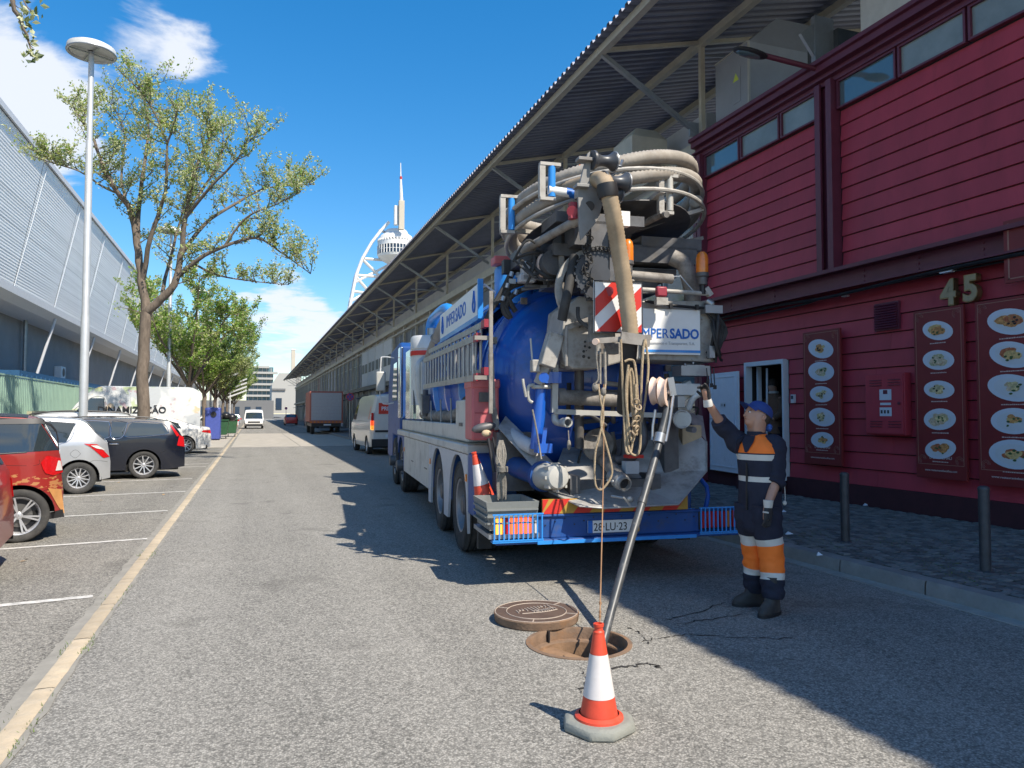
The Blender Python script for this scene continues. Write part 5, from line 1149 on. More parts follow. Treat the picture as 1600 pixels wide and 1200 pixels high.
# mural van
def mural():
    m = mat('mural', (.62, .63, .62), .5, var=.05); t = m.node_tree; b = t.nodes['Principled BSDF']; tcn = N(t, 'ShaderNodeTexCoord'); out = b.inputs['Base Color'].links[0].from_socket
    for sc, th, c in ((.9, .56, (.30, .34, .38)), (1.6, .63, (.66, .36, .06)), (1.9, .62, (.38, .50, .08)), (2.6, .64, (.36, .12, .16))):
        mp = N(t, 'ShaderNodeMapping'); mp.inputs['Location'].default_value = (sc*3, sc, sc*5); t.links.new(tcn.outputs['Object'], mp.inputs[0]); n = N(t, 'ShaderNodeTexNoise'); n.inputs['Scale'].default_value = sc; n.inputs['Detail'].default_value = 3; t.links.new(mp.outputs[0], n.inputs['Vector'])
        k = N(t, 'ShaderNodeMapRange'); k.inputs['From Min'].default_value = th-.02; k.inputs['From Max'].default_value = th+.03; k.inputs['To Max'].default_value = .5; t.links.new(n.outputs[0], k.inputs['Value']); mx_ = N(t, 'ShaderNodeMix', data_type='RGBA'); t.links.new(k.outputs[0], mx_.inputs['Factor']); t.links.new(out, mx_.inputs[6]); mx_.inputs[7].default_value = (*c, 1); out = mx_.outputs[2]
    t.links.new(out, b.inputs['Base Color']); return m
def vanbody(L=6.0, H=2.75, W=2.02, e=.08): return Body(L, W, [(-L/2, 2.2*H/2.75), (-L/2+.03, 2.5*H/2.75), (-L/2+.18, H*.97), (-L/2+.5, H), (L/2-2.2, H), (L/2-1.75, H*.94), (L/2-1.2, H*.74), (L/2-.85, H*.56), (L/2-.3, H*.45), (L/2-.05, H*.36), (L/2, .6)], (1.25, 1.1), .3, (-L/2+1.0, L/2-.95), .35, .42, tum=.12, e=e, k=.5, crown=.05)
vb_ = vanbody(); vq = atZ(320, 684); vloc = Vector((-2.35, 37.0, 0))+lx_*3.0
mv, _ = car('long high roofed white van with leaf mural and black lettering, behind the white saloon', 'van', vloc, RZ, vb_, mural(), .2, 6, .22, windows=[[(.75, 1.6), (.8, 2.25), (1.30, 2.25), (1.95, 1.6)]], front_glass=(1.45, 2.2, .88), trim='car_black', name='parked_van', group='vans on the street', seams=[[(-.2, .4), (-.2, 2.5)], [(1.1, .4), (1.1, 2.3)]])
text('lettering', 'DINAMIZAÇÃO', .40, M['car_black'], mv, (1.05, vb_.hw(0, 1.5)+.015, 1.62), (-1, 0, 0), (0, 0, 1), .004, 'LEFT', .02, local=True, sx=.95)
# oncoming white van, and street vehicles in the shade
ov = vanbody(4.9, 1.97, 1.95, .1); o_, _ = car('small white van driving toward the camera on the sunlit lane', 'van', (0, 0, 0), 0, ov, 'white', .2, 6, .2, windows=[[(.9, 1.1), (.95, 1.55), (1.2, 1.55), (1.7, 1.1)]], front_glass=(1.0, 1.78, .88), simple=True, name='moving_van', group='vans on the street', heads=[([(2.2, .75), (2.2, .95), (2.42, .85), (2.42, .7)], 'headlight')])
p_ = atZ(404, 662.5); place(o_, (-.05+.2, 84, 0), -math.pi/2); mb = MB(); mb.box(2.43, 2.462, -.6, .6, .62, .78); mb.box(2.40, 2.465, -.85, .85, .3, .5); mb.build('grille', M['car_black'], o_, local=True)
# white panel van, rear view, hazard lights
wv = Body(5.4, 2.05, [(-2.7, 2.1), (-2.68, 2.22), (-2.55, 2.28), (-2.2, 2.32), (.6, 2.30), (1.1, 2.2), (1.7, 1.75), (2.1, 1.3), (2.55, 1.1), (2.7, .7)], (1.3, 1.2), .3, (-1.6, 1.65), .34, .41, tum=.20, e=.10, k=.35, crown=.06)
wq = atZ(549, 708); wo_, _ = car('white delivery van seen from behind with red stickers, parked ahead of the truck', 'van', (0, 0, 0), 0, wv, 'white2', .2, 6, .21, windows=[[(1.1, 1.35), (1.1, 2.0), (1.5, 1.9), (2.0, 1.35)]], name='parked_van', group='vans on the street', trim='car_black', seams=[[(-.6, .4), (-.6, 2.2)], [(.6, .4), (.6, 2.2)], [(-2.5, 1.25), (0, 1.3), (.6, 1.3)]])
place(wo_, (5.22, 28.4+2.7, 0), math.pi/2+R(1.0))
E_ = -2.7
for nm_, a in (('tail_lens', [(-1.02, -.93, 1.0, 1.62, 'tail_red'), (-1.03, -.92, 1.15, 1.32, 'lamp_lit'), (-1.03, -.92, .98, 1.14, 'amber_lit')]),):
    for sd in (1, -1):
        for k in a: mb = MB(); y0_, y1_ = sorted((sd*k[0], sd*k[1])); mb.box(E_-.03, E_+.06, y0_*.985, y1_*.985, k[2], k[3]); mb.build(nm_, M[k[4]], wo_, local=True)
mb = MB(); mb.box(E_-.06, E_+.02, -.98, .98, .34, .62); mb.build('rear_bumper', M['car_black'], wo_, local=True)
mb = MB(); mb.box(E_-.025, E_+.02, -.85, .85, .88, .96); mb.build('handle_bar', M['car_black'], wo_, local=True)
mb = MB(); mb.box(E_-.014, E_-.002, -.006, .006, .62, 2.1); mb.build('door_seam', M['gap'], wo_, local=True)
mb = MB(); mb.box(E_-.02, E_-.012, .0+.12, .72, 1.58, 2.0); mb.build('sticker', mat('sticker_red', (.6, .05, .03), .5), wo_, local=True); text('lettering', 'PRIO', .2, M['plate'], wo_, (E_-.022, .62, 1.72), (0, -1, 0), (0, 0, 1), .002, 'LEFT', .03, local=True)
mb = MB(); mb.box(E_-.02, E_-.012, -.1, .45, .68, .80); mb.build('number_plate', M['plate'], wo_, local=True)
wv.strip([(-2.3, 1.35), (-2.25, 1.85), (-2.05, 1.9), (-2.0, 1.4)], 1, .006).build('side_sticker', mat('sticker_pale', (.6, .28, .22), .5), wo_, local=True)
# box truck
bt = thing('box_truck', 'parked box truck with grey shutter rear and faded red frame', 'truck', (0, 0, 0), 0); mat('box_red', (.36, .12, .09), .6, dirt=.2); mat('shutter_grey', (.38, .39, .42), .55, var=.06)
mb = MB(); mb.box(-1.25, 1.25, .03, 6.2, .95, 3.3); mb.build('cargo_box', M['box_red'], bt, local=True, bevel=.03)
mb = MB()
for k in range(8): mb.box(-1.12, 1.12, -.01, .028, 1.08+k*.262, 1.08+k*.262+.258)
mb.build('rear_shutter', M['shutter_grey'], bt, local=True); mb = MB(); mb.box(-1.25, 1.25, -.02, .06, .86, 1.0); mb.build('tail_board', M['box_red'], bt, local=True)
mb = MB()
for k in range(9): mb.box(-1.2+k*.27, -1.07+k*.27, -.03, -.021, .9, .98)
mb.build('marker', M['amber'], bt, local=True); mb = MB(); mb.box(-1.1, 1.1, .1, 7.5, .6, .86); mb.box(-1.15, 1.15, 6.4, 8.0, .5, 2.4); mb.build('chassis', M['car_black'], bt, local=True); mb = MB(); mb.box(-.2, .35, -.03, -.02, .68, .79); mb.build('number_plate', M['plate'], bt, local=True)
for x_ in (-.95, .95):
    for y_ in (1.4, 6.9): mb = MB(); mb.lathe([(.2, -.15), (.42, -.14), (.45, -.1), (.45, .1), (.42, .14), (.2, .15)], (x_, y_, .45), (1, 0, 0), 20); mb.build('wheel', M['tyre'], bt, local=True)
place(bt, (atY(510, 650, 58).x, 58, 0), R(-1))
# far parked cars, both sides
fb_ = Body(4.2, 1.75, [(-2.1, .65), (-2.08, .95), (-1.9, 1.15), (-1.6, 1.42), (-.5, 1.48), (.2, 1.44), (.8, 1.12), (1.3, .95), (2.0, .82), (2.1, .6)], (1.0, .92), .25, (-1.25, 1.25), .32, .38, e=.2, k=.5)
LB = ['red hatchback at the far end of the street, left of the canopy', 'grey car in the far parking row behind the green bins', 'white car in the far parking row past the bins', 'dark car in the far parking row, fourth past the bins', 'red car in the far parking row between tree trunks', 'silver car parked farthest in the left row', 'blue car far down the left parking row', 'white car under the far trees']
for i, (x, y, rz, pt) in enumerate([(4.9, 105, math.pi/2, 'redfar'), (-3.6, 66, RZ, 'grey'), (-3.5, 70, RZ, 'white'), (-3.6, 76, RZ, 'navy'), (-3.6, 80, RZ, 'redfar'), (-3.6, 110, RZ, 'silver'), (-3.6, 92, RZ, 'blue'), (-3.6, 88, RZ, 'white')]):
    car(LB[i], 'car', (x, y, 0), rz, fb_, pt, windows=[[(-1.7, 1.05), (-1.5, 1.35), (.2, 1.37), (.8, 1.0)]], rear_glass=(-2.0, -1.65, .84), front_glass=(.3, 1.0, .84), simple=True, group='far parked cars', tails=[([(-2.09, .75), (-2.08, .92), (-1.9, .95), (-1.92, .78)], 'tail_red')])
for i, (x, y) in enumerate([(7.0, 78), (6.9, 92)]):
    v_ = vanbody(5, 2.2, 1.95); v2, _ = car(['pale van parked on the right beyond the box truck', 'second pale van parked on the right, farther than the box truck'][i], 'van', (x, y, 0), math.pi/2, v_, 'grey' if i else 'white2', simple=True, name='parked_van', group='vans on the street')
# bins
mat('bin_green', (.03, .10, .045), .5, var=.15, dirt=.15); mat('bin_blue', (.06, .09, .35), .5, var=.12, dirt=.1); mat('bag_black', (.02, .02, .022), .35, bump=.6, bs=9)
bb = thing('recycling_bin', 'tall blue paper recycling bank next to the van rear', 'bin', (-2.9, 48, 0)); mb = MB()
q = atY(328, 660, 47.5); q2 = atY(320, 660, 47.5); q3 = atY(337, 660, 47.5); mb.box(q2.x, q3.x+.25, 47.5, 49, .05, 1.95); mb.build('body', M['bin_blue'], bb, bevel=.06); mb = MB(); mb.cyl((q.x+.2, 47.49, 1.55), (q.x+.2, 47.45, 1.55), .16, n=14); mb.build('opening', M['black'], bb)
for i, (x0_, x1_, Y_) in enumerate([(338, 357, 50), (353, 371, 54)]):
    a = atY(x0_, 660, Y_).x; b = atY(x1_, 660, Y_).x; gb = thing('waste_container', ['nearer green wheeled waste container with black bags on top', 'farther green wheeled waste container'][i], 'bin', ((a+b)/2, Y_, 0), 0, 'green waste containers'); mb = MB()
    mb.add([(a+.1, Y_, .25), (b-.1, Y_, .25), (b-.1, Y_+1.1, .25), (a+.1, Y_+1.1, .25), (a, Y_-.1, 1.15), (b, Y_-.1, 1.15), (b, Y_+1.2, 1.15), (a, Y_+1.2, 1.15)], [(0, 3, 2, 1), (4, 5, 6, 7), (0, 1, 5, 4), (1, 2, 6, 5), (2, 3, 7, 6), (3, 0, 4, 7)]); mb.build('body', M['bin_green'], gb, bevel=.03)
    mb = MB(); mb.box(a-.04, b+.04, Y_-.15, Y_+1.25, 1.15, 1.22); mb.add([(a, Y_+.3, 1.22), (b, Y_+.3, 1.22), (b, Y_+1.2, 1.5), (a, Y_+1.2, 1.5)], [(0, 1, 2, 3)]); mb.build('lid', M['bin_green'], gb)
    for xx in (a+.15, b-.15): mb = MB(); mb.cyl((xx-.03, Y_+.1, .1), (xx+.03, Y_+.1, .1), .1, n=12); mb.build('wheel', M['tyre'], gb)
    if i == 0:
        for k in range(3): mb = MB(); mb.ell((a+.2+k*.35, Y_+.2, 1.35+.1*(k % 2)), .3, .35, .25, 12, 8); tag(mb.build('rubbish_bag', M['bag_black']), ['left', 'middle', 'right'][k]+' black rubbish bag of three heaped on the nearer green waste container', 'bag', 'bags on the green container')
# ------------------------------------------------------------------ the sewer cleaning truck
TA = R(5.2); TO = Vector((3.33, 6.35, 0)); TX = Vector((math.cos(TA), -math.sin(TA), 0)); TYv = Vector((math.sin(TA), math.cos(TA), 0))
tk = thing('vacuum_truck', 'blue and grey sewer cleaning tank truck with big hose reel on top, seen from behind', 'truck', TO, -TA)
def tl(w_): v = w_-TO; return Vector((v.dot(TX), v.dot(TYv), v.z))
def T(x, y, yl):        # photograph point -> truck coordinates on the cross plane yl
    d = ray(x, y); o = Vector((0, 0, CH))-TO; t = (yl-o.dot(TYv))/d.dot(TYv); q = o+d*t; return Vector((q.dot(TX), q.dot(TYv), q.z))
def S(x, y, xl):        # same on the side plane xl
    d = ray(x, y); o = Vector((0, 0, CH))-TO; t = (xl-o.dot(TX))/d.dot(TX); q = o+d*t; return Vector((q.dot(TX), q.dot(TYv), q.z))
mat('tank_blue', (.010, .10, .48), .34, var=.10, vs=2, coat=.5, dirt=.30, dirtc=(.06, .09, .15), ds=2.2); mat('sky_blue', (.03, .26, .70), .4, var=.08, coat=.3, dirt=.10, dirtc=(.2, .25, .3)); mat('chassis_blue', (.012, .07, .26), .5, var=.15, dirt=.28, dirtc=(.09, .09, .10), ds=5)
mat('grey_paint', (.40, .38, .345), .58, .05, var=.14, vs=5, dirt=.42, dirtc=(.17, .14, .11), ds=7); mat('dirty_grey', (.27, .25, .225), .68, .05, var=.2, vs=7, dirt=.55, dirtc=(.12, .10, .085), ds=6)
mat('cream_panel', (.54, .53, .49), .5, var=.08, dirt=.38, dirtc=(.34, .31, .27), ds=2.5); mat('tan_top', (.50, .38, .24), .8, var=.2, vs=5, dirt=.2); mat('steel_plate', (.44, .43, .41), .5, .3, var=.18, vs=5, dirt=.40, dirtc=(.13, .115, .10), ds=4); mat('hose_grey', (.32, .29, .25), .7, var=.18, vs=5, dirt=.45, dirtc=(.22, .18, .14), ds=4); mat('hose_tan', (.36, .275, .18), .6, var=.2, vs=6, dirt=.45, dirtc=(.27, .2, .13), ds=5)
mat('roller_grey', (.055, .06, .07), .38, var=.15, vs=7, dirt=.15); mat('cast_iron', (.12, .12, .125), .5, .4, var=.25, vs=9, dirt=.3, dirtc=(.2, .17, .13)); mat('aluminium', (.40, .39, .37), .45, .5, var=.12, vs=8, dirt=.3, dirtc=(.26, .24, .2)); mat('white_paint', (.80, .80, .78), .4, var=.04, dirt=.08); mat('orange_dome', (.72, .20, .02), .25, coat=.6, var=.15, vs=14); mat('faded_red', (.52, .13, .14), .5, var=.10, dirt=.2, dirtc=(.35, .16, .14)); mat('dark_red', (.30, .03, .05), .45, var=.1)
mat('sign_red', (.60, .03, .02), .45, var=.04, dirt=.08, dirtc=(.4, .1, .08)); mat('sign_white', (.72, .72, .72), .45, var=.03, dirt=.08, dirtc=(.5, .48, .46)); mat('ochre', (.45, .26, .04), .5, var=.1); mat('brand_blue', (.01, .13, .50), .5, var=.04); mat('print_grey', (.42, .43, .46), .6); mat('rope', (.40, .31, .20), .9, var=.25, vs=30, bump=.8, bs=120, dirt=.3, dirtc=(.2, .15, .1)); mat('rope_grey', (.24, .22, .19), .9, var=.25, vs=30, bump=.8, bs=120); mat('nylon', (.70, .52, .42), .45, var=.06, dirt=.25, dirtc=(.55, .42, .34), ds=8)
G, DG, AL, BK, BL, CB = M['grey_paint'], M['dirty_grey'], M['aluminium'], M['black_rubber'], M['tank_blue'], M['chassis_blue']
def part(mb, name, m, par=None, **k): return mb.build(name, m, par or tk, local=True, **k)
# --- chassis frame and running gear
mb = MB()
for sx in (-.42, .42): mb.box(sx-.05, sx+.05, .12, 11.2, .72, 1.0)
for y in (.2, 1.6, 3.2, 5, 7, 9, 10.6): mb.box(-.42, .42, y, y+.12, .78, .95)
mb.box(-1.0, 1.0, 1.0, 9.2, .98, 1.06); part(mb, 'chassis_frame', M['cast_iron'])
for y in (1.95, 3.55, 8.7, 10.4):
    mb = MB(); mb.cyl((-1.0, y, .53), (1.0, y, .53), .08, n=10); mb.ell((0, y, .53), .25, .22, .22); part(mb, 'axle', M['cast_iron'])
mat('rim_grey', (.30, .30, .31), .5, .5, var=.2, vs=6, dirt=.35, dirtc=(.15, .13, .11))
def truck_wheel(x, y, sd, dual):
    R_ = .53; rim = .30; wd = .30; c = Vector((x, y, R_)); mb = MB(); h = wd/2
    prof = [(rim, -h*.8), (rim*1.08, -h), (R_*.93, -h*1.0), (R_*.98, -h*.88), (R_, -h*.7)]
    for gx in (-.36, -.12, .12, .36): prof += [(R_, (gx-.05)*2*h*.95), (R_-.014, (gx-.035)*2*h*.95), (R_-.014, (gx+.035)*2*h*.95), (R_, (gx+.05)*2*h*.95)]
    prof += [(R_, h*.7), (R_*.98, h*.88), (R_*.93, h), (rim*1.08, h), (rim, h*.8)]
    mb.lathe(prof, c, (sd, 0, 0), 44, caps=False)
    if dual: mb.lathe(prof, c-Vector((sd*.33, 0, 0)), (sd, 0, 0), 40, caps=False)
    for q in (.62, .78, .9): mb.torus(c+Vector((sd*(h+.001), 0, 0)), (1, 0, 0), rim+(R_-rim)*q, .004, 40, 4)
    t_ = part(mb, 'wheel', M['tyre'], ang=50)
    mb = MB(); dep = -h*.35 if dual else h*.6
    mb.lathe([(rim, h*.8), (rim*1.03, h*.97), (rim*.95, h*.9), (rim*.88, h*.3), (rim*.84, dep), (rim*.5, dep+.01*1), (rim*.45, dep+.05), (.002, dep+.05)], c, (sd, 0, 0), 36, caps=False); part(mb, 'rim', M['rim_grey'], t_)
    mb = MB(); mb.lathe([(.12, dep+.04), (.115, dep+.16), (.09, dep+.18), (.002, dep+.18)], c, (sd, 0, 0), 20, caps=False)
    for k in range(10): a = k*.628; q = c+Vector((sd*(dep+.05), math.cos(a)*.165, math.sin(a)*.165)); mb.cyl(q, q+Vector((sd*.035, 0, 0)), .016, n=6)
    part(mb, 'hub', M['cast_iron'], t_)
    mb = MB()
    for k in range(10): a = k*.628+.3; q = c+Vector((sd*(dep+.012), math.cos(a)*.225, math.sin(a)*.225)); mb.ell(q, .006, .026, .026, 8, 4)
    part(mb, 'rim_hole', M['black'], t_); return t_
for sd in (-1, 1):
    for y in (1.95, 3.55): truck_wheel(sd*1.06, y, sd, True)
    for y in (8.7, 10.4): truck_wheel(sd*1.06, y, sd, False)
# --- side skirts with wheel arches (both sides)
def skirt(sd, y0, y1, z0, z1, arches, m, name='side_panel'):
    mb = MB(); Y = sorted(set([y0, y1]+[y0+(y1-y0)*i/40 for i in range(41)]+[w_+r_*math.cos(math.pi*k/14)*.9999 for w_, r_ in arches for k in range(15)])); P = []
    for y in Y:
        if y < y0 or y > y1: continue
        b = z0
        for w_, r_ in arches:
            if abs(y-w_) < r_: b = max(b, min(z1-.03, .53+math.sqrt(max(0, r_*r_-(y-w_)**2))))
        P.append((y, b))
    n = len(P); V = []
    for y, b in P: V += [(sd*1.245, y, b), (sd*1.245, y, z1), (sd*1.215, y, b), (sd*1.215, y, z1)]
    F = []
    for i in range(n-1): a = 4*i; F += [(a, a+4, a+5, a+1), (a+2, a+3, a+7, a+6), (a, a+2, a+6, a+4), (a+1, a+5, a+7, a+3)]
    F += [(0, 1, 3, 2), (4*n-4, 4*n-2, 4*n-1, 4*n-3)]; mb.add(V, F); return part(mb, name, m, flat=True)
mat('fender_pale', (.50, .51, .53), .5, var=.1, dirt=.3, dirtc=(.2, .2, .22))
for sd in (-1, 1):
    skirt(sd, 1.30, 4.42, .30, 1.15, [(1.95, .60), (3.55, .60)], M['fender_pale'])
    for a, b in ((4.44, 6.2), (6.22, 8.0)): skirt(sd, a, b, .48, 1.15, [], M['cream_panel'], 'locker_door')
    skirt(sd, 8.02, 9.25, .5, 1.15, [(8.7, .60)], M['chassis_blue'])
    for y in (1.95, 3.55, 8.7):          # mudguards
        mb = MB(); n = 16; V = []
        for i in range(n+1):
            a = math.pi*i/n
            for r_ in (.58, .60): V += [(sd*1.212, y+r_*math.cos(a), .53+r_*math.sin(a)), (sd*.72, y+r_*math.cos(a), .53+r_*math.sin(a))]
        mb.add(V, [f for i in range(n) for f in ((4*i, 4*i+4, 4*i+5, 4*i+1), (4*i+2, 4*i+3, 4*i+7, 4*i+6))]); part(mb, 'mudguard', M['chassis_blue'])
    mb = MB(); mb.box(min(sd*1.26, sd*.9), max(sd*1.26, sd*.9), 1.28, 9.3, 1.155, 1.26); part(mb, 'side_rail', M['cream_panel'], bevel=.02); mb = MB(); mb.box(min(sd*1.24, sd*.9), max(sd*1.24, sd*.9), 1.3, 9.3, 1.263, 1.268); part(mb, 'rail_top', M['tan_top'], flat=True)
mb = MB()
for y in (1.32, 4.2, 7.9): mb.box(-1.262, -1.246, y, y+.05, .86, .94)
part(mb, 'side_marker', M['amber'])
for i in range(2):
    mb = MB(); mb.box(-1.253, -1.246, 4.6+i*1.8, 4.9+i*1.8, .75, .765); part(mb, 'locker_latch', M['cast_iron'])
# upper boxes along the side
mb = MB(); mb.box(-1.18, -.86, 2.35, 9.0, 1.27, 1.47); part(mb, 'side_box', M['cream_panel'], bevel=.012)
text('lettering', 'RARACTER XT', .10, M['print_grey'], tk, (-1.183, 4.1, 1.33), (0, -1, 0), (0, 0, 1), .001, local=True) if False else None
q0, q1 = S(695, 636, -1.2), S(724, 688, -1.2); mb = MB(); mb.box(-1.20, -.88, 1.55, 2.33, 1.272, 1.76); tb_ = part(mb, 'tool_box', M['cream_panel'], bevel=.02); mb = MB(); mb.box(-1.21, -1.201, 1.85, 2.05, 1.45, 1.49); part(mb, 'latch', M['cast_iron'], tb_)
# red case at the rear corner
mb = MB(); mb.box(-1.27, -.98, .92, 1.32, 1.32, 1.93); mb.box(-1.28, -.97, .91, 1.33, 1.86, 1.96); rc = part(mb, 'extinguisher_case', M['faded_red'], bevel=.02)
mb = MB(); mb.box(-1.2, -1.08, .895, .909, 1.72, 1.82); part(mb, 'latch', M['cast_iron'], rc); mb = MB(); mb.box(-1.24, -1.0, .912, .918, 1.60, 1.61); mb.box(-1.24, -1.0, .912, .918, 1.42, 1.43); part(mb, 'seam', M['dark_red'], rc)
# stakes and long rusty hose behind them
for y in (3.0, 3.9, 4.9, 5.9, 7.0): mb = MB(); mb.cyl((-1.14, y, 1.47), (-1.14, y+.05, 1.80), .012, n=6); part(mb, 'stake', AL)
pp, rads = ribbed(smooth_path([(-.98, 2.6, 1.72), (-1.0, 3.4, 1.58), (-1.0, 5, 1.56), (-1.0, 7.2, 1.60), (-.95, 8.0, 1.75), (-.9, 8.4, 2.1), (-.9, 8.2, 2.6)], 8), .085, .04, .05); mb = MB(); mb.tube(pp, rads, 12); part(mb, 'stowed_hose', M['dirty_grey'], ang=80)
mb = MB(); mb.cyl((-.98, 2.62, 1.72), (-.95, 2.3, 1.78), .11, n=16); part(mb, 'hose_end', M['black_rubber'])
# --- tank
TZ, TR = 1.98, 1.04; TYB = 1.25
mb = MB(); mb.lathe([(TR, 0), (TR, 7.0), (TR*.9, 7.25), (TR*.5, 7.5), (.01, 7.55)], (0, TYB, TZ), (0, 1, 0), 64, caps=False); tank = part(mb, 'tank', M['tank_blue'], ang=50)
mb = MB(); prof = [(TR*math.cos(a)*.985, -math.sin(a)*.36) for a in [i*math.pi/2/12 for i in range(12)]]+[(.003, -.36)]; mb.lathe(prof, (0, TYB-.02, TZ), (0, 1, 0), 64, caps=False); part(mb, 'tank_head', M['tank_blue'], ang=60)
for y, r_, w_ in ((TYB-.06, TR+.045, .05), (TYB+.10, TR+.05, .05), (TYB+.55, TR+.02, .09)): mb = MB(); mb.lathe([(TR*.97, 0), (r_, 0), (r_, w_), (TR*.97, w_)], (0, y, TZ), (0, 1, 0), 64, caps=False, close=True); part(mb, 'tank_flange', M['tank_blue'], ang=40)
for i in range(5): mb = MB(); mb.lathe([(TR*.99, 0), (TR+.07, .02), (TR+.07, .10), (TR*.99, .12)], (0, 2.6+i*1.15, TZ), (0, 1, 0), 48, caps=False); part(mb, 'tank_rib', M['sky_blue'] if i % 2 == 0 else M['tank_blue'], ang=40)
mb = MB()
for k in range(12):
    a = 2*math.pi*k/12+.13; c = Vector((math.cos(a)*(TR+.03), TYB-.1, TZ+math.sin(a)*(TR+.03)));  mb.cyl(c, c+Vector((0, .18, 0)), .025, n=8); mb.bx(c+Vector((0, .0, 0)), (.07, .03, .07))
part(mb, 'head_clamp', M['dirty_grey'])
# walkway and cover on the tank top-left, sky blue
mb = MB(); mb.box(-.62, .5, 1.6, 8.2, TZ+TR-.05, TZ+TR+.06); part(mb, 'walkway', M['sky_blue'], bevel=.01)
mb = MB(); mb.prism([(-1.10, 2.35), (-.98, 2.75), (-.62, 3.02), (-.62, 2.95), (-.92, 2.70), (-1.03, 2.33)], (0, 2.0, 0), (1, 0, 0), (0, 0, 1), (0, 5.8, 0)); part(mb, 'shoulder_cover', M['sky_blue'], flat=True)
for i in range(7): mb = MB(); mb.prism([(-1.125, 2.36), (-1.0, 2.77), (-.63, 3.04), (-.62, 3.02), (-.98, 2.75), (-1.10, 2.35)], (0, 2.2+i*.8, 0), (1, 0, 0), (0, 0, 1), (0, .05, 0)); part(mb, 'cover_rib', M['brand_blue'], flat=True)
mb = MB(); mb.lathe([(.24, 0), (.24, .42), (.22, .45), (0.01, .46)], (-.60, 1.75, 2.86), (0, 0, 1), 24, caps=False); part(mb, 'dome_cover', M['sky_blue'])
mb = MB(); mb.bx((-.72, 1.65, 3.36), (.34, .22, .09)); part(mb, 'tray', M['faded_red'], bevel=.01)
# banner
B0, B1, B2, B3 = S(686, 486, -1.06), S(742, 447, -1.06), S(742, 502, -1.06), S(686, 532, -1.06)
yb0, yb1 = 1.70, 4.62; zb0, zb1 = 2.74, 3.10
xb_ = -1.03
bn = MB(); bn.box(xb_-.02, xb_+.02, yb0, yb1, zb0, zb1); bn_ = part(bn, 'banner', M['white_paint'])
mb = MB(); mb.box(xb_-.03, xb_+.03, yb0-.05, yb0, zb0-.05, zb1+.05); mb.box(xb_-.024, xb_+.02, yb0, yb1, zb0-.06, zb0-.002); part(mb, 'banner_frame', M['sky_blue'], bn_)
tt_ = text('lettering', 'IMPER', .25, M['brand_blue'], bn_, (xb_-.022, yb1-.60, zb0+.10), (0, -1, 0), (0, 0, 1), .002, local=True, sx=1.15); text('lettering', 'SADO', .25, M['brand_blue'], bn_, (xb_-.022, min(v.co.y for v in tt_.data.vertices)-.03, zb0+.10), (0, -1, 0), (0, 0, 1), .002, bold=.02, local=True, sx=1.15)
for yy in (yb1-.28, yb0+.22):
    mb = MB(); mb.torus((xb_-.024, yy, zb0+.13), (1, 0, 0), .07, .014, 20, 6); mb.bar((xb_-.024, yy+.065, zb0+.16), (xb_-.024, yy, zb0+.31), .024, .008); mb.bar((xb_-.024, yy-.065, zb0+.16), (xb_-.024, yy, zb0+.31), .024, .008); part(mb, 'drop_emblem', M['brand_blue'], bn_)
mb = MB(); mb.bar((xb_+.05, 2, zb0), (-.8, 2.05, 2.9), .03); mb.bar((xb_+.05, 4, zb0), (-.8, 4.05, 2.9), .03); mb.bar((xb_+.05, 1.72, 3.1), (-.6, 1.75, 2.85), .02); part(mb, 'banner_bracket', M['white_paint'])
# ladders and their rack
for k, (z0, z1, xx) in enumerate(((2.02, 2.50, -1.20), (1.96, 2.36, -1.28))):
    mb = MB(); ya, yb = .62, 4.7
    zt_ = (lambda y, z: z+.02*(y-ya))
    for z in (z0, z1): mb.bar((xx, ya, z), (xx, yb, z+.05), .028, .065)
    n = 15
    for i in range(n): y = ya+.2+(yb-ya-.4)*i/(n-1); mb.cyl((xx, y, z0+.01), (xx, y, z1+.03), .016, n=8)
    ld = tag(mb.build('ladder', AL), ['upper aluminium ladder with red rail ends strapped to the truck side', 'lower aluminium ladder on the outside of the truck rack'][k], 'ladder', 'ladders on the truck side'); 
    ld.matrix_basis = tk.matrix_basis.copy()
    mb = MB()
    for z in (z0, z1): mb.bx((xx, ya, z), (.045, .16, .08))
    c_ = mb.build('end_cap', M['dark_red']); c_.parent = ld
mb = MB(); mb.box(-1.20, -1.165, .40, .435, 1.6, 2.8)
for z in (1.93, 2.32): mb.box(-1.34, -1.16, .43, .47, z, z+.04)
part(mb, 'ladder_rack', M['dirty_grey'])
# plank-like grey strap rising beside tank head
mb = MB(); a, b = T(767, 553, .75), T(771, 645, .6); mb.bar(a, T(770, 640, .72), .055, .02, up=(0, 1, 0)); part(mb, 'strap_bar', M['dirty_grey']); mb = MB(); mb.bar(T(771, 638, .9), T(777, 672, .85), .06, .02, up=(0, 1, 0)); part(mb, 'strap_bar', M['dirty_grey'])
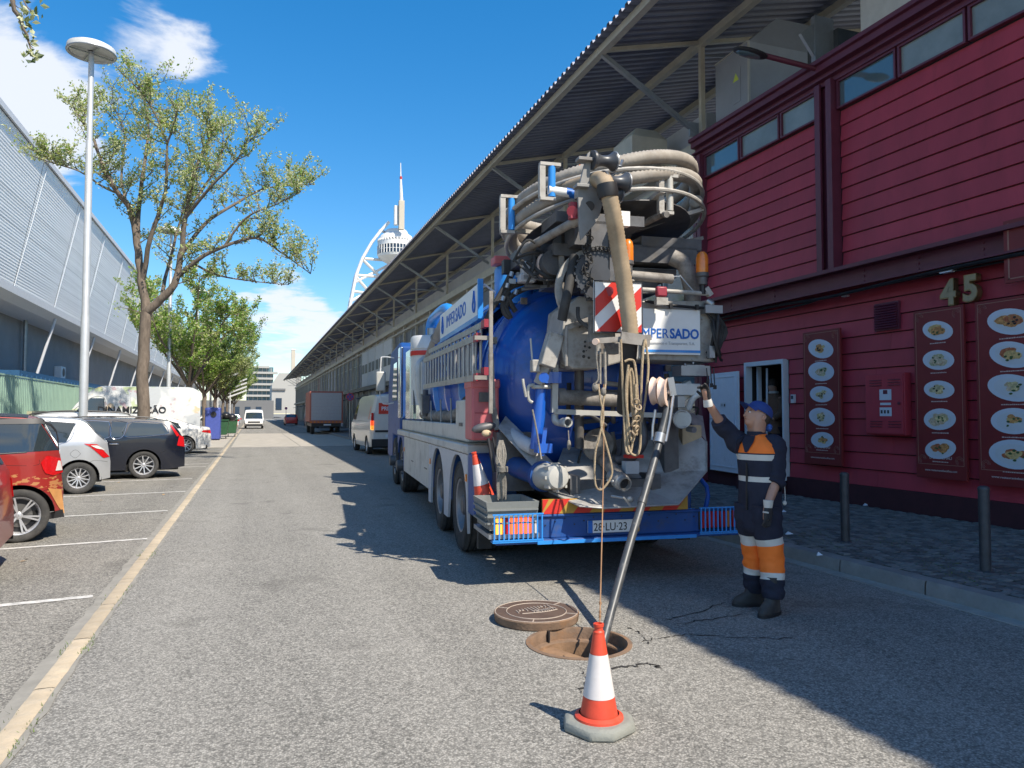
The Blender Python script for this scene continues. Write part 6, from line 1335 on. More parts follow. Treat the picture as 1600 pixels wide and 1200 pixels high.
# --- front end: cab, mirror, filter drums, exhaust, pipework
mb = MB(); cp = [(9.35, 1.05), (9.35, 3.05), (9.6, 3.15), (11.7, 3.1), (12.4, 2.2), (12.5, .55), (11.15, .5), (11.1, 1.1), (9.9, 1.1), (9.9, .9)]
mb.prism(cp, (-1.2, 0, 0), (0, 1, 0), (0, 0, 1), (2.4, 0, 0)); cab = part(mb, 'cab', M['chassis_blue'], bevel=.05); mb = MB(); mb.prism([(10.0, 1.9), (10.0, 2.75), (10.75, 2.75), (11.1, 2.1), (11.1, 1.9)], (-1.212, 0, 0), (0, 1, 0), (0, 0, 1), (.008, 0, 0)); part(mb, 'side_window', M['car_glass'], cab); mb = MB(); mb.box(-1.0, 1.0, 9.33, 9.348, 2.2, 2.8); part(mb, 'rear_window', M['car_glass'], cab)
mb = MB(); mb.tube(smooth_path([(-1.2, 10.8, 2.9), (-1.45, 10.9, 2.92), (-1.5, 10.9, 2.8), (-1.5, 10.9, 1.9), (-1.2, 10.8, 1.85)], 4), .016, 6); part(mb, 'mirror_arm', M['white_metal'], cab); mb = MB(); mb.bx((-1.5, 10.88, 2.35), (.22, .1, .46)); part(mb, 'mirror', M['pale_steel'], cab, bevel=.03)
mat('mirror_steel', (.62, .65, .68), .14, 1.0, var=.05)
mb = MB(); mb.box(-1.25, -1.18, 8.9, 9.3, 1.5, 3.0); part(mb, 'air_duct', M['mirror_steel'], bevel=.02)
q = S(640, 560, -1.0); yf = 6.5
mb = MB(); mb.lathe([(.30, 1.75), (.30, 2.72), (.315, 2.74), (.315, 2.92), (.28, 2.97), (.01, 3.0)], (-.98, yf, 0), (0, 0, 1), 32, caps=False); fd = part(mb, 'filter_drum', M['white_metal']); mb = MB(); mb.lathe([(.317, 2.70), (.320, 2.66), (.317, 2.62)], (-.98, yf, 0), (0, 0, 1), 32, caps=False); part(mb, 'red_band', M['sign_red'], fd)
mb = MB(); mb.cyl((-1.0, yf+.55, 1.5), (-1.0, yf+.55, 2.9), .2, n=24); mb.box(-1.22, -.8, yf+.8, yf+1.5, 1.5, 2.8); part(mb, 'silencer', M['mirror_steel'])
mb = MB(); mb.tube(smooth_path([(-.9, yf+.2, 2.9), (-.9, yf+.2, 3.2), (-.85, yf-.1, 3.32), (-.85, yf-1.2, 3.3), (-.8, yf-1.6, 3.15), (-.7, yf-1.7, 2.9)], 6), .10, 14); part(mb, 'blue_pipe', M['sky_blue'])
mb = MB(); mb.tube(smooth_path([(-.85, yf-1.5, 3.15), (-.95, yf-1.1, 2.85), (-1.0, yf-.5, 2.55), (-1.02, yf-.2, 2.3)], 5), .11, 14); mb.torus((-.95, yf-1.05, 2.83), (-.1, .6, -.6), .12, .02, 20, 6); part(mb, 'bent_duct', M['hose_grey'])
mb = MB(); mb.tube(smooth_path([(-1.1, yf-.35, 2.55), (-1.22, yf-.5, 2.4), (-1.2, yf-.5, 2.0), (-1.1, yf-.4, 1.6)], 6), .055, 10); mb.bx((-1.1, yf-.62, 2.2), (.16, .2, .55)); part(mb, 'pump', M['cream_panel']); mb = MB(); mb.cyl((-1.12, yf-.7, 2.0), (-1.12, yf-.7, 1.55), .05, n=10); mb.bx((-1.12, yf-.75, 1.75), (.12, .1, .3)); part(mb, 'valve_block', M['cast_iron']); mb = MB(); mb.cyl((-1.24, yf-.2, 1.6), (-1.24, yf-.1, 2.05), .02, n=6); part(mb, 'valve_lever', M['cast_iron']); mb = MB(); mb.box(-.9, -.6, 5.6, 7.4, 1.3, 2.3); part(mb, 'pump_cover', M['cast_iron'])
mb = MB(); mb.cyl((-.9, yf, 2.98), (-.9, yf, 3.12), .1, n=14); part(mb, 'strainer', M['galv'])
# --- rear: bumper, lights, plate
mb = MB(); mb.box(-1.22, 1.22, .02, .14, .44, .64); mb.box(-1.24, 1.24, -.06, .16, .405, .44); mb.box(-1.2, 1.2, .0, .05, .635, .66); bp = part(mb, 'rear_bumper', M['chassis_blue'], bevel=.008); mb = MB(); mb.box(-.85, .75, -.075, -.061, .40, .432); part(mb, 'bumper_edge', M['sky_blue'], bp)
for k in range(18): mb = MB(); mb.cyl((-.75+k*.095, .018, .56+.03*(k % 3)), (-.75+k*.095, .012, .56+.03*(k % 3)), .007, n=6); part(mb, 'bumper_hole', M['black'], bp)
ya_, yb_ = T(848, 784, .0), T(1070, 804, .0); zt0, zt1 = .665, .80; xa_, xb2 = -.78, .70
mb = MB(); mb.box(xa_, xb2, .005, .03, zt0, zt1); ms = part(mb, 'marking_strip', M['ochre']); mb = MB(); k = 0; x_ = xa_
while x_ < xb2-.25:
    mb.add([(x_, .003, zt0), (x_+.16, .003, zt0), (x_+.27, .003, zt1), (x_+.11, .003, zt1)], [(0, 1, 2, 3)]); x_ += .30
mb.add([(xa_, .003, zt0+.02), (xa_, .003, zt1), (xa_+.06, .003, zt1)], [(0, 1, 2)]); part(mb, 'red_chevron', M['sign_red'], ms, flat=True)
pl0 = T(922, 816, -.02); mb = MB(); mb.box(-.34, .18, -.012, .0, .475, .59); npl = part(mb, 'number_plate', M['sign_white']); mb = MB(); mb.box(-.34, -.295, -.016, -.0125, .475, .59); part(mb, 'plate_band', M['brand_blue'], npl); mb = MB(); mb.box(.135, .18, -.016, -.0125, .475, .59); part(mb, 'plate_band', M['ochre'], npl)
text('lettering', '28·LU·23', .105, M['black'], npl, (-.285, -.0135, .494), (1, 0, 0), (0, 0, 1), .001, local=True, bold=.004, sx=.88)
for sd, xm in ((-1, -1.03), (1, 1.03)):
    mb = MB(); mb.box(xm-.21, xm+.21, .0, .1, .46, .66); tlb = part(mb, 'tail_light', M['car_black'], bevel=.01)
    for k in range(6):
        m_ = ('amber_lit' if sd < 0 else 'amber') if k == (0 if sd < 0 else 4) else ('lamp_lit' if (sd < 0 and k in (2, 3, 4)) else ('tail_clear' if k == 5 and sd < 0 else 'tail_red'))
        mb = MB(); x0_ = xm-.2+k*.067; mb.box(x0_, x0_+.06, -.025, -.001, .48, .64); part(mb, 'lens', M[m_], tlb, bevel=.006)
    mb = MB()
    for k in range(11): mb.box(xm-.23+k*.045, xm-.218+k*.045, -.068, -.056, .44, .68)
    for z in (.44, .675): mb.box(xm-.24, xm+.24, -.07, -.055, z, z+.012)
    mb.box(xm-.24, xm+.24, -.07, .02, .425, .437); part(mb, 'lamp_guard', M['sky_blue'], tlb)
mb = MB(); mb.tube([T(1068, 798, .1), T(1128, 797, .1)], .022, 8); part(mb, 'grab_bar', M['sky_blue'])
# blue rear corner fenders
for sd in (-1, 1):
    mb = MB(); mb.prism([(.95, .52), (.95, 1.0), (1.02, 1.12), (1.12, 1.17), (1.30, 1.17), (1.30, .52)], (sd*.78, 0, 0), (0, 1, 0), (0, 0, 1), (sd*.46, 0, 0)); part(mb, 'corner_fender', M['chassis_blue'], bevel=.02)
    mb = MB(); mb.box(min(sd*1.2, sd*1.06), max(sd*1.2, sd*1.06), .92, 1.0, .2, .54); part(mb, 'mud_flap', M['black_rubber'])
mb = MB(); q = T(1103, 770, .6); mb.tube([T(1092, 745, .5), T(1104, 760, .5), T(1106, 775, .5), T(1102, 795, .5)], .025, 8); part(mb, 'fender_rim', M['tank_blue'])
# crate on the rear step
cr = thing('plastic_crate', 'grey ribbed plastic crate on the rear step of the truck, left of the plate', 'crate', TO+TX*-.98+TYv*-.02+Vector((0, 0, .47)), -TA)
ca, cb2, cc, cd = T(745, 780, .55), T(768, 792, .0), T(846, 790, .15), T(790, 768, .7)
mb = MB(); x0_, x1_, y0_, y1_, z0_, z1_ = -.34, .16, .0, .62, .06, .32
V = [(x0_+.04, y0_+.03, z0_), (x1_-.03, y0_+.03, z0_), (x1_-.03, y1_-.03, z0_), (x0_+.04, y1_-.03, z0_), (x0_, y0_, z1_), (x1_, y0_, z1_), (x1_, y1_, z1_), (x0_, y1_, z1_)]; W2 = [(x0_+.06, y0_+.05, z0_+.03), (x1_-.05, y0_+.05, z0_+.03), (x1_-.05, y1_-.05, z0_+.03), (x0_+.06, y1_-.05, z0_+.03), (x0_+.025, y0_+.025, z1_), (x1_-.025, y0_+.025, z1_), (x1_-.025, y1_-.025, z1_), (x0_+.025, y1_-.025, z1_)]
mb.add(V+W2, [(0, 3, 2, 1), (0, 1, 5, 4), (1, 2, 6, 5), (2, 3, 7, 6), (3, 0, 4, 7), (8, 9, 10, 11), (8, 12, 13, 9), (9, 13, 14, 10), (10, 14, 15, 11), (11, 15, 12, 8), (4, 5, 13, 12), (5, 6, 14, 13), (6, 7, 15, 14), (7, 4, 12, 15)]); mat('crate_grey', (.20, .21, .20), .6, var=.1, dirt=.35, dirtc=(.10, .10, .09)); mb.build('shell', M['crate_grey'], cr, local=True, flat=True)
for z in (.12, .18, .24): mb = MB(); mb.box(x0_+.01, x1_-.01, y0_-.008, y0_+.02, z, z+.016); mb.box(x0_-.004, x0_+.03, y0_+.03, y1_-.03, z, z+.016); mb.build('rib', M['crate_grey'], cr, local=True, flat=True)
mb = MB(); mb.box(-1.22, -.62, -.02, .72, .66, .69) if False else mb.box(-1.30, -.82, -.04, .66, .46, .50); part(mb, 'rear_step', M['galv'])
# --- splash tray: faceted plate and its raised left side
mb = MB(); tz_ = lambda x, y, yl: T(x, y, yl)
tp = [T(880, 700, 1.0), T(855, 765, .35), T(905, 790, -.15), T(945, 793, -.2), T(1060, 787, -.15), T(1104, 735, .25), T(1103, 690, .45), T(1060, 645, .8), T(1000, 680, 1.0)]
mid = T(960, 740, .5); V = tp+[mid]; n = len(tp); V2 = [v-Vector((0, 0, .012)) for v in V]
mb.add(V+V2, [(i, (i+1) % n, n) for i in range(n)]+[((i+1) % n+n+1, i+n+1, 2*n+1) for i in range(n)]+[(i, i+n+1, (i+1) % n+n+1, (i+1) % n) for i in range(n)])
part(mb, 'splash_tray', M['steel_plate'], flat=True)
mb = MB(); mb.tube([T(858, 768, .33), T(906, 791, -.16), T(945, 794, -.21), T(1060, 788, -.16), T(1104, 736, .24), T(1104, 690, .44)], .009, 6); part(mb, 'tray_lip', M['steel_plate'])
mb = MB(); a, b, c, d = T(778, 668, .75), T(868, 768, .1), T(884, 742, .25), T(790, 650, .95); mb.add([a, b, c, d]+[v+Vector((.02, .03, -.02)) for v in (a, b, c, d)], [(0, 1, 2, 3), (7, 6, 5, 4), (0, 4, 5, 1), (1, 5, 6, 2), (2, 6, 7, 3), (3, 7, 4, 0)]); part(mb, 'chute_side', M['steel_plate'], flat=True)
mb = MB(); mb.add([T(1062, 640, .85), T(1104, 690, .45), T(1104, 735, .25), T(1098, 650, .9)], [(0, 1, 2, 3)]); part(mb, 'tray_wing', M['steel_plate'], flat=True)
# --- couplings and valves
def coupling(c, d, r_, L, m, name, mouth=True):
    c = Vector(c); d = Vector(d).normalized(); mb = MB()
    mb.lathe([(r_*.8, -L), (r_*.8, -L*.55), (r_*1.05, -L*.5), (r_*1.05, -L*.2), (r_*.9, -L*.15), (r_*.9, 0), (r_*.72, 0), (r_*.72, -L*.5)], c, d, 24, caps=False)
    a, b, _ = MB.frame(d)
    for s_ in (-1, 1): mb.bar(c-d*L*.35+a*s_*r_*1.05, c-d*L*.55+a*s_*r_*1.5, r_*.35, r_*.22); mb.ell(c-d*L*.35+a*s_*r_*1.1, r_*.22, r_*.22, r_*.22, 8, 6)
    o = part(mb, name, m)
    if mouth: mb = MB(); mb.lathe([(r_*.72, -.012), (.003, -.012)], c-d*.03, d, 20, caps=False); part(mb, 'mouth', M['black'], o)
    return o
v_ = Vector
coupling(T(977, 757, -.25), (.12, -1, -.25), .075, .26, M['aluminium'], 'centre_coupling')
mb = MB(); mb.tube(smooth_path([T(940, 715, .7), T(955, 730, .35), T(968, 748, .0)], 5), .07, 14); mb.tube([T(945, 705, .75), T(965, 742, .1)], .05, 12); part(mb, 'outlet_pipe', M['dirty_grey'])
mb = MB(); mb.tube([T(955, 775, -.22), T(975, 778, -.28), T(985, 790, -.28)], .012, 6); mb.ell(T(985, 780, -.28), .035, .02, .03); part(mb, 'coupling_lever', M['aluminium'])
mb = MB(); c = T(873, 746, .0); d = v_((.15, -1, .05)).normalized(); mb.lathe([(.13, -.34), (.135, -.2), (.12, -.16), (.115, -.02), (.10, .0), (.03, .01), (.002, .01)], c, d, 28, caps=False)
for k in range(8):
    a, b, _ = MB.frame(d); an = k*.785; mb.bar(c+(a*math.cos(an)+b*math.sin(an))*.122-d*.12, c+(a*math.cos(an)+b*math.sin(an))*.122-d*.02, .02, .03)
part(mb, 'left_coupling', M['pale_steel']); mb = MB(); mb.lathe([(.15, -.06), (.15, .0)], c-d*.32, d, 24); mb.tube(smooth_path([c-d*.34, c-d*.6+v_((-.02, 0, .04)), c-d*.9+v_((-.15, 0, .12))], 5), .11, 16); part(mb, 'coupling_flange', M['chassis_blue'])
# left gate valve: blue column with lever clamps and grey actuator
vb0, vb1 = T(838, 702, .35), T(846, 600, .35); mb = MB(); mb.cyl(vb0, vb1, .062, n=20); mb.lathe([(.075, 0), (.075, .05)], vb1, v_((0, 0, 1)), 20); mb.lathe([(.062, 0), (.085, .05), (.085, .09), (.06, .14)], vb1+v_((0, 0, .02)), (0, 0, 1), 20); part(mb, 'gate_valve', M['tank_blue'])
mb = MB(); cc = vb1+v_((0, 0, -.03)); mb.torus(cc, (0, 0, 1), .082, .02, 24, 8)
for s_ in (-1, 1): mb.tube(smooth_path([cc+v_((s_*.08, -.02, .02)), cc+v_((s_*.14, -.03, 0)), cc+v_((s_*.135, -.03, -.12)), cc+v_((s_*.10, -.03, -.15))], 4), .018, 8)
mb.tube(smooth_path([T(822, 620, .3), T(818, 600, .28), T(817, 592, .28)], 4), .014, 6); part(mb, 'lever_clamp', M['pale_steel'])
mb = MB(); a, b = T(853, 573, .2), T(868, 522, .2); mb.bar(a, b, .15, .15); mb.bar(T(842, 600, .3), T(855, 570, .25), .09, .1); mb.bx(T(836, 572, .25), (.08, .1, .12)); part(mb, 'actuator', G, bevel=.01); mb = MB(); mb.bx(T(862, 590, .28), (.18, .06, .11)); mb.cyl(T(850, 590, .22), T(850, 590, .18), .05, n=14); part(mb, 'valve_bracket', M['tank_blue'])
mb = MB(); mb.tube([T(829, 529, .3), T(833, 580, .3)], .009, 6); part(mb, 'lever_rod', M['pale_steel'])
mb = MB(); mb.tube(smooth_path([T(832, 640, .1), T(838, 670, .1), T(843, 700, .1), T(846, 718, .05)], 4), .009, 6); part(mb, 'drain_line', M['rope_grey'])
mb = MB(); mb.bar(T(847, 712, .2), T(852, 668, .2), .04, .012, up=(0, 1, 0)); mb.bar(T(837, 700, .25), T(860, 700, .25), .14, .09); part(mb, 'valve_foot', M['tank_blue'])
mb = MB(); mb.tube(smooth_path([T(790, 672, .95), T(815, 690, .6), T(835, 700, .4)], 4), .075, 14); part(mb, 'inlet_pipe', M['fender_pale'])
# grey tubes across the tank head
mb = MB(); mb.cyl(T(872, 620, .45), T(975, 625, .45), .075, n=20); mb.cyl(T(870, 620, .45), T(882, 620, .45), .088, n=20); mb.cyl(T(905, 622, .45), T(908, 622, .45), .08, n=20); part(mb, 'crossing_tube', M['dirty_grey'])
mb = MB(); mb.bar(T(867, 570, .32), T(866, 645, .32), .06, .05, up=(0, 1, 0)); mb.bar(T(866, 643, .32), T(1060, 650, .32), .05, .05); part(mb, 'guard_frame', M['pale_steel'])
mb = MB(); mb.tube(smooth_path([T(867, 648, .35), T(868, 658, .33), T(878, 661, .3), T(886, 660, .2)], 5), .035, 12); mb.cyl(T(880, 660, .25), T(887, 660, .1), .045, n=18); mb.torus(T(887, 660, .1), (0, 1, 0), .04, .012, 18, 6); part(mb, 'spigot', M['pale_steel']); mb = MB(); mb.cyl(T(887, 660, .09), T(887.1, 660, .085), .03, n=14); part(mb, 'spigot_mouth', M['black'])
mb = MB(); mb.tube([T(888, 672, .15), T(889, 690, .15)], .006, 5); mb.ell(T(889, 695, .15), .02, .02, .05); part(mb, 'chain', M['rope_grey'])
mb = MB(); mb.ell(T(935, 695, .7), .16, .1, .16); mb.lathe([(.17, 0), (.17, .03)], T(935, 695, .62), (0, 1, 0), 24); part(mb, 'sight_glass', M['dirty_grey'])
mb = MB(); mb.cyl(T(905, 575, .5), T(905, 700, .6), .05, n=12); mb.cyl(T(985, 600, .55), T(975, 720, .6), .045, n=12); mb.tube(smooth_path([T(1000, 650, .5), T(1005, 690, .4), T(985, 715, .3), T(960, 720, .3)], 5), .05, 12); part(mb, 'manifold_pipe', M['cast_iron'])
mb = MB(); mb.bx(T(985, 730, .1), (.14, .1, .12)); part(mb, 'label_box', M['fender_pale']); mb = MB(); mb.bx(T(990, 713, .12), (.16, .12, .03)); part(mb, 'red_handle', M['sign_red'])
# --- big grey housing (jetting reel) with company panel
HB = .15
h0, h1 = T(872, 470, HB), T(1117, 562, HB)
mb = MB(); poly = [T(x, y, HB) for x, y in ((905, 462), (1008, 470), (1117, 470), (1117, 566), (1040, 563), (985, 562), (935, 576), (895, 576), (882, 566), (876, 540), (882, 480))]
pw = [(p.x, p.z) for p in poly]; mb.prism(pw[::-1], (0, HB, 0), (1, 0, 0), (0, 0, 1), (0, .55, 0)); hb = part(mb, 'reel_housing', G, flat=True, bevel=.015)
mb = MB()
for (x, y, r_) in ((914, 534, .012), (914, 541, .012), (921, 543, .013), (912, 549, .014), (912, 557, .016), (920, 559, .013), (906, 511, .008), (916, 548, .006)): mb.cyl(T(x, y, HB-.002), T(x, y, HB-.006), r_, n=10)
part(mb, 'oil_spot', M['black'], hb)
mb = MB(); mb.box(*sorted((T(873, 400, .3).x, T(880, 400, .3).x)), .27, .33, T(875, 575, .3).z, T(875, 400, .3).z); mb.bar(T(885, 512, .1), T(940, 492, .1), .05, .05); mb.cyl(T(885, 510, .08), T(885, 572, .08), .018, n=8); part(mb, 'housing_frame', M['dirty_grey'])
def bolted(x0, y0, x1, y1, yl, name, m, th=.015):
    a, b = T(x0, y0, yl), T(x1, y1, yl); mb = MB(); mb.box(min(a.x, b.x), max(a.x, b.x), yl-th, yl, min(a.z, b.z), max(a.z, b.z)); return part(mb, name, m), a, b
sgn, a, b = bolted(1003, 482, 1093, 555, .12, 'company_panel', M['white_paint'])
mb = MB(); mb.box(min(a.x, b.x), max(a.x, b.x), .1, .104, min(a.z, b.z)+.02, min(a.z, b.z)+.045); part(mb, 'blue_stripe', M['sky_blue'], sgn)
q = T(1003, 527, .1); wd_ = b.x-a.x
tt_ = text('lettering', 'IMPER', .135, M['brand_blue'], sgn, (a.x-.045, .1, q.z), (1, 0, 0), (0, 0, 1), .002, local=True, sx=.9, label='thin blue letters'); text('lettering', 'SADO', .135, M['brand_blue'], sgn, (max(v.co.x for v in tt_.data.vertices)+.012, .1, q.z), (1, 0, 0), (0, 0, 1), .002, bold=.03, local=True, sx=.88, label='bold blue letters')
text('small_lettering', 'Saneamento e Transportes, S.A.', .042, M['print_grey'], sgn, (a.x+.02, .1, q.z-.065), (1, 0, 0), (0, 0, 1), .001, local=True, sx=1.0)
# red and white warning panel
wp, a, b = bolted(927, 438, 1003, 522, -.18, 'warning_panel', M['sign_white'])
W_, H_ = b.x-a.x, a.z-b.z; x0_, z0_ = a.x+.012, b.z+.012; W_ -= .024; H_ -= .024; mb = MB()
def clip_stripe(c0, c1):
    # stripe between diagonals x+... : points with c0 < (z/H - x/W*s) < c1 inside the rectangle
    pts = []; n_ = 24; f = lambda x, z: z/H_ - .95*x/W_
    poly_ = [(0, 0), (W_, 0), (W_, H_), (0, H_)]
    def clip(poly, g):
        out = []
        for i in range(len(poly)):
            p, q = poly[i], poly[(i+1) % len(poly)]; a_, b_ = g(*p), g(*q)
            if a_ >= 0: out.append(p)
            if a_*b_ < 0: t = a_/(a_-b_); out.append((p[0]+(q[0]-p[0])*t, p[1]+(q[1]-p[1])*t))
        return out
    poly_ = clip(poly_, lambda x, z: f(x, z)-c0); poly_ = clip(poly_, lambda x, z: c1-f(x, z)) if len(poly_) > 2 else []; return poly_
for c0, c1 in ((-1.2, -.78), (-.42, -.02), (.30, .66)):
    pl = clip_stripe(c0, c1)
    if len(pl) > 2: mb.prism([(x+x0_, z+z0_) for x, z in pl], (0, -.199, 0), (1, 0, 0), (0, 0, 1), (0, .003, 0))
part(mb, 'red_stripe', M['sign_red'], wp, flat=True)
mb = MB()
for (xa2, xb3, za, zb3) in ((a.x, b.x, a.z-.012, a.z), (a.x, b.x, b.z, b.z+.012), (a.x, a.x+.006, b.z, a.z), (b.x-.006, b.x, b.z, a.z)): mb.box(xa2, xb3, -.202, -.194, za, zb3)
part(mb, 'panel_frame', M['black'], wp)
for i, (x, y, pxr) in enumerate([(951, 455, 15)]): mb = MB(); mb.cyl(T(x, y, -.2), T(x, y, -.206), .045, n=20); part(mb, 'reflector', M['dark_red'], wp)
# --- hose reel: frame rings, coiled ribbed hose, corner arms with rollers
RC = v_((.20, 1.0, 3.74)); RR = 1.04; tilt = Matrix.Rotation(R(-5.5), 3, 'Y') @ Matrix.Rotation(R(-10), 3, 'X')
def rp(a, r_, z): return RC+tilt @ v_((math.cos(a)*r_, math.sin(a)*r_, z))
rl = MB()
for r_, z in ((RR+.05, -.17), (RR+.07, .035), (RR*.62, -.20)): rl.tube([rp(2*math.pi*i/56, r_, z) for i in range(56)], .022, 8, closed=True)
for k in range(8):
    a = 2*math.pi*k/8+.2; rl.bar(rp(a, .25, -.22), rp(a, RR+.05, -.18), .06, .04)
rl.tube([rp(2*math.pi*i/24, .27, -.22) for i in range(24)], .03, 8, closed=True); rf = part(rl, 'hose_reel', G); dk = MB(); dk.lathe([(.2, -.235), (RR*.9, -.215), (RR*.9, -.205), (.2, -.225)], (0, 0, 0), (0, 0, 1), 40, caps=False, close=True); dk.v = [tuple(RC+tilt @ v_(q)) for q in dk.v]; part(dk, 'reel_shade_disc', M['cast_iron'], rf)  # dark disc added inside the reel to stand in for its shaded interior
mb = MB(); mb.lathe([(.3, 0), (.34, .05), (.34, .3), (.3, .35)], RC+v_((0, 0, -.62)), (0, 0, 1), 24); mb.bx(RC+v_((0, .3, -.62)), (1.5, 1.2, .09)); mb.bx(RC+v_((.1, .2, -.75)), (.9, .9, .18)); part(mb, 'slewing_ring', M['cast_iron'])
path = []; NT = 2.55
for i in range(int(NT*44)):
    a = 2*math.pi*i/44-.6; layer = i/44; r_ = RR-.01-.03*math.sin(layer*5); z = -.07+.20*(int(layer)+max(0, (layer % 1)-.8)/.2); path.append(rp(a, r_, min(z, .33)))
pp, rads = ribbed(path, .068, .042, .075); mb = MB(); mb.tube(pp, rads, 12); part(mb, 'coiled_hose', M['hose_grey'], rf, ang=80)
def arm(x, y, yl, h=.36, roller='sky_blue', w_=.07):
    p = T(x, y, yl); mb = MB(); mb.box(p.x-.055, p.x, p.y-.03, p.y+.03, p.z-h/2, p.z+h/2); mb.box(p.x-.05, p.x+.15, p.y-.035, p.y+.035, p.z+h/2, p.z+h/2+.03); mb.box(p.x-.05, p.x+.10, p.y-.035, p.y+.035, p.z-h/2-.03, p.z-h/2); o = part(mb, 'reel_arm', G)
    mb = MB(); mb.cyl((p.x+.07, p.y, p.z-h/2+.01), (p.x+.07, p.y, p.z+h/2), .036, n=14); part(mb, 'roller', M[roller], o); return p
arm(789, 335, .75, .34); p = arm(851, 284, -.05, .30); arm(1036, 304, .0, .34, 'pale_steel')
mb = MB(); mb.cyl(T(857, 297, -.05), T(898, 303, -.05), .042, n=16); part(mb, 'level_roller', M['white_paint']); mb = MB(); mb.cyl(T(884, 300, -.052), T(900, 304, -.052), .043, n=16); part(mb, 'level_roller_end', M['brand_blue'])
mb = MB(); mb.tube([T(1035, 335, .0), T(988, 358, .45), T(960, 372, .7)], .035, 8); mb.cyl(T(1037, 335, -.02), T(1042, 335, -.1), .03, n=12); mb.bar(T(985, 395, 1.2), T(1090, 345, 1.2), .04); mb.bar(T(1060, 380, 1.2), T(1098, 372, 1.2), .04); part(mb, 'reel_bracket', M['dirty_grey'])
# boom head: notched plate and two waisted rollers
bp_ = [(905, 350), (903, 300), (912, 262), (918, 240), (922, 236), (924, 250), (922, 275), (930, 286), (942, 278), (948, 285), (944, 310), (936, 340), (928, 352), (908, 375)]
mb = MB(); yl = -.35; mb.prism([(T(x, y, yl).x, T(x, y, yl).z) for x, y in bp_][::-1], (0, yl, 0), (1, 0, 0), (0, 0, 1), (0, .035, 0)); mb.bx(T(913, 250, yl), (.14, .1, .03)); mb.bx(T(908, 292, yl), (.12, .12, .03)); mb.bx(T(907, 300, yl+.05), (.09, .09, .13)); bh = part(mb, 'boom_plate', mat('plate_grey', (.24, .235, .225), .55, .1, var=.15, vs=6, dirt=.3, dirtc=(.14, .11, .09)), flat=True, bevel=.004); mb = MB(); mb.cyl(T(921, 322, yl-.001), T(921, 322, yl-.005), .045, n=18); part(mb, 'plate_opening', M['black'], bh)
def spool(a, b, r_, m='roller_grey'):
    a, b = Vector(a), Vector(b); L = (b-a).length; mb = MB(); mb.lathe([(r_*.2, 0), (r_, 0), (r_, .02)]+[(r_*(.56+.44*abs(2*t-1)**2.4), .02+(L-.04)*t) for t in [i/12 for i in range(13)]]+[(r_, L-.02), (r_, L), (r_*.2, L)], a, b-a, 28, caps=False); o = part(mb, 'guide_roller', M[m]); mb = MB(); mb.cyl(a-(b-a)*.08, b+(b-a)*.12, .014, n=8); mb.lathe([(r_*1.08, -.012), (r_*1.08, 0)], b, (b-a), 20); part(mb, 'roller_pin', M['galv'], o)
spool(T(925, 250, -.36), T(960, 253, -.33), .088); spool(T(941, 282, -.50), T(979, 286, -.45), .088); spool(T(944, 302, -.42), T(968, 304, -.38), .075)
mb = MB(); mb.tube([T(958, 258, -.3), T(970, 260, -.3), T(973, 250, -.3)], .014, 6); part(mb, 'pin_handle', M['galv'])
mb = MB(); mb.cyl(T(824, 388, .5), T(903, 343, -.2), .042, n=16); mb.cyl(T(815, 392, .6), T(832, 384, .45), .055, n=16); mb.cyl(T(895, 348, -.15), T(908, 340, -.25), .055, n=14); part(mb, 'boom_cylinder', M['dirty_grey'])
mb = MB(); mb.bar(T(935, 350, .1), T(935, 470, .1), .22, .2, up=(0, 1, 0)); mb.bar(T(955, 350, .0), T(955, 440, .0), .05, .05); mb.bx(T(925, 352, .25), (.9, .5, .1)); mb.bx(T(880, 395, .4), (.3, .3, .12)); mb.bx(T(905, 368, .2), (.2, .3, .25)); part(mb, 'boom_mast', M['cast_iron'])
mb = MB(); mb.cyl(T(894, 330, -.3), T(894, 330, -.2), .05, n=16); mb.bx(T(897, 330, -.25), (.09, .08, .15)); part(mb, 'red_lamp', M['dark_red']); mb = MB(); mb.bx(T(975, 343, -.15), (.09, .08, .14)); part(mb, 'white_junction_box', M['white_paint'])
# sprocket, hydraulic hoses, motors left of the mast
mb = MB(); c = T(935, 430, .02); mb.lathe([(.24, 0), (.24, .03), (.10, .03), (.10, .06)], c, (0, -1, 0), 32)
for k in range(24): a = k*.2618; q = c+v_((math.cos(a)*.245, -.015, math.sin(a)*.245)); mb.bx(q, (.022, .03, .022))
part(mb, 'sprocket', M['roller_grey'])
mb = MB(); pts = [T(918+6*math.sin(i*.7), 365+i*3.6, -.05) for i in range(24)]
for i, p in enumerate(pts): mb.torus(p, (1, 0, 0) if i % 2 else (0, 1, 0), .02, .007, 8, 4)
for i in range(26): a = 1.2+i*.085; mb.torus(c+v_((-math.cos(a)*.25, -.06, math.sin(a)*.25)), (0, 1, 0) if i % 2 else (1, 0, 0), .018, .006, 8, 4)
part(mb, 'drive_chain', M['black_rubber'])
mb = MB(); c = T(905, 440, .1)
for (a0, rr0, dr) in ((1.7, .42, .05),): mb.torus(T(935, 455, .12), (0, 1, 0), .36, .05, 20, 10, 0, .3, 1.9)
mb.lathe([(.42, 0), (.42, .05), (.36, .05), (.36, 0)], T(930, 455, .2), (0, -1, 0), 40, close=True); part(mb, 'reel_flange', G)
mb = MB(); mb.tube(smooth_path([T(897, 400, .1), T(892, 430, .05), T(884, 470, .0), T(878, 500, .05)], 5), .045, 12); mb.tube(smooth_path([T(903, 480, .0), T(905, 500, -.02), T(925, 515, -.05)], 5), .02, 8); part(mb, 'dark_hose', M['black_rubber'])
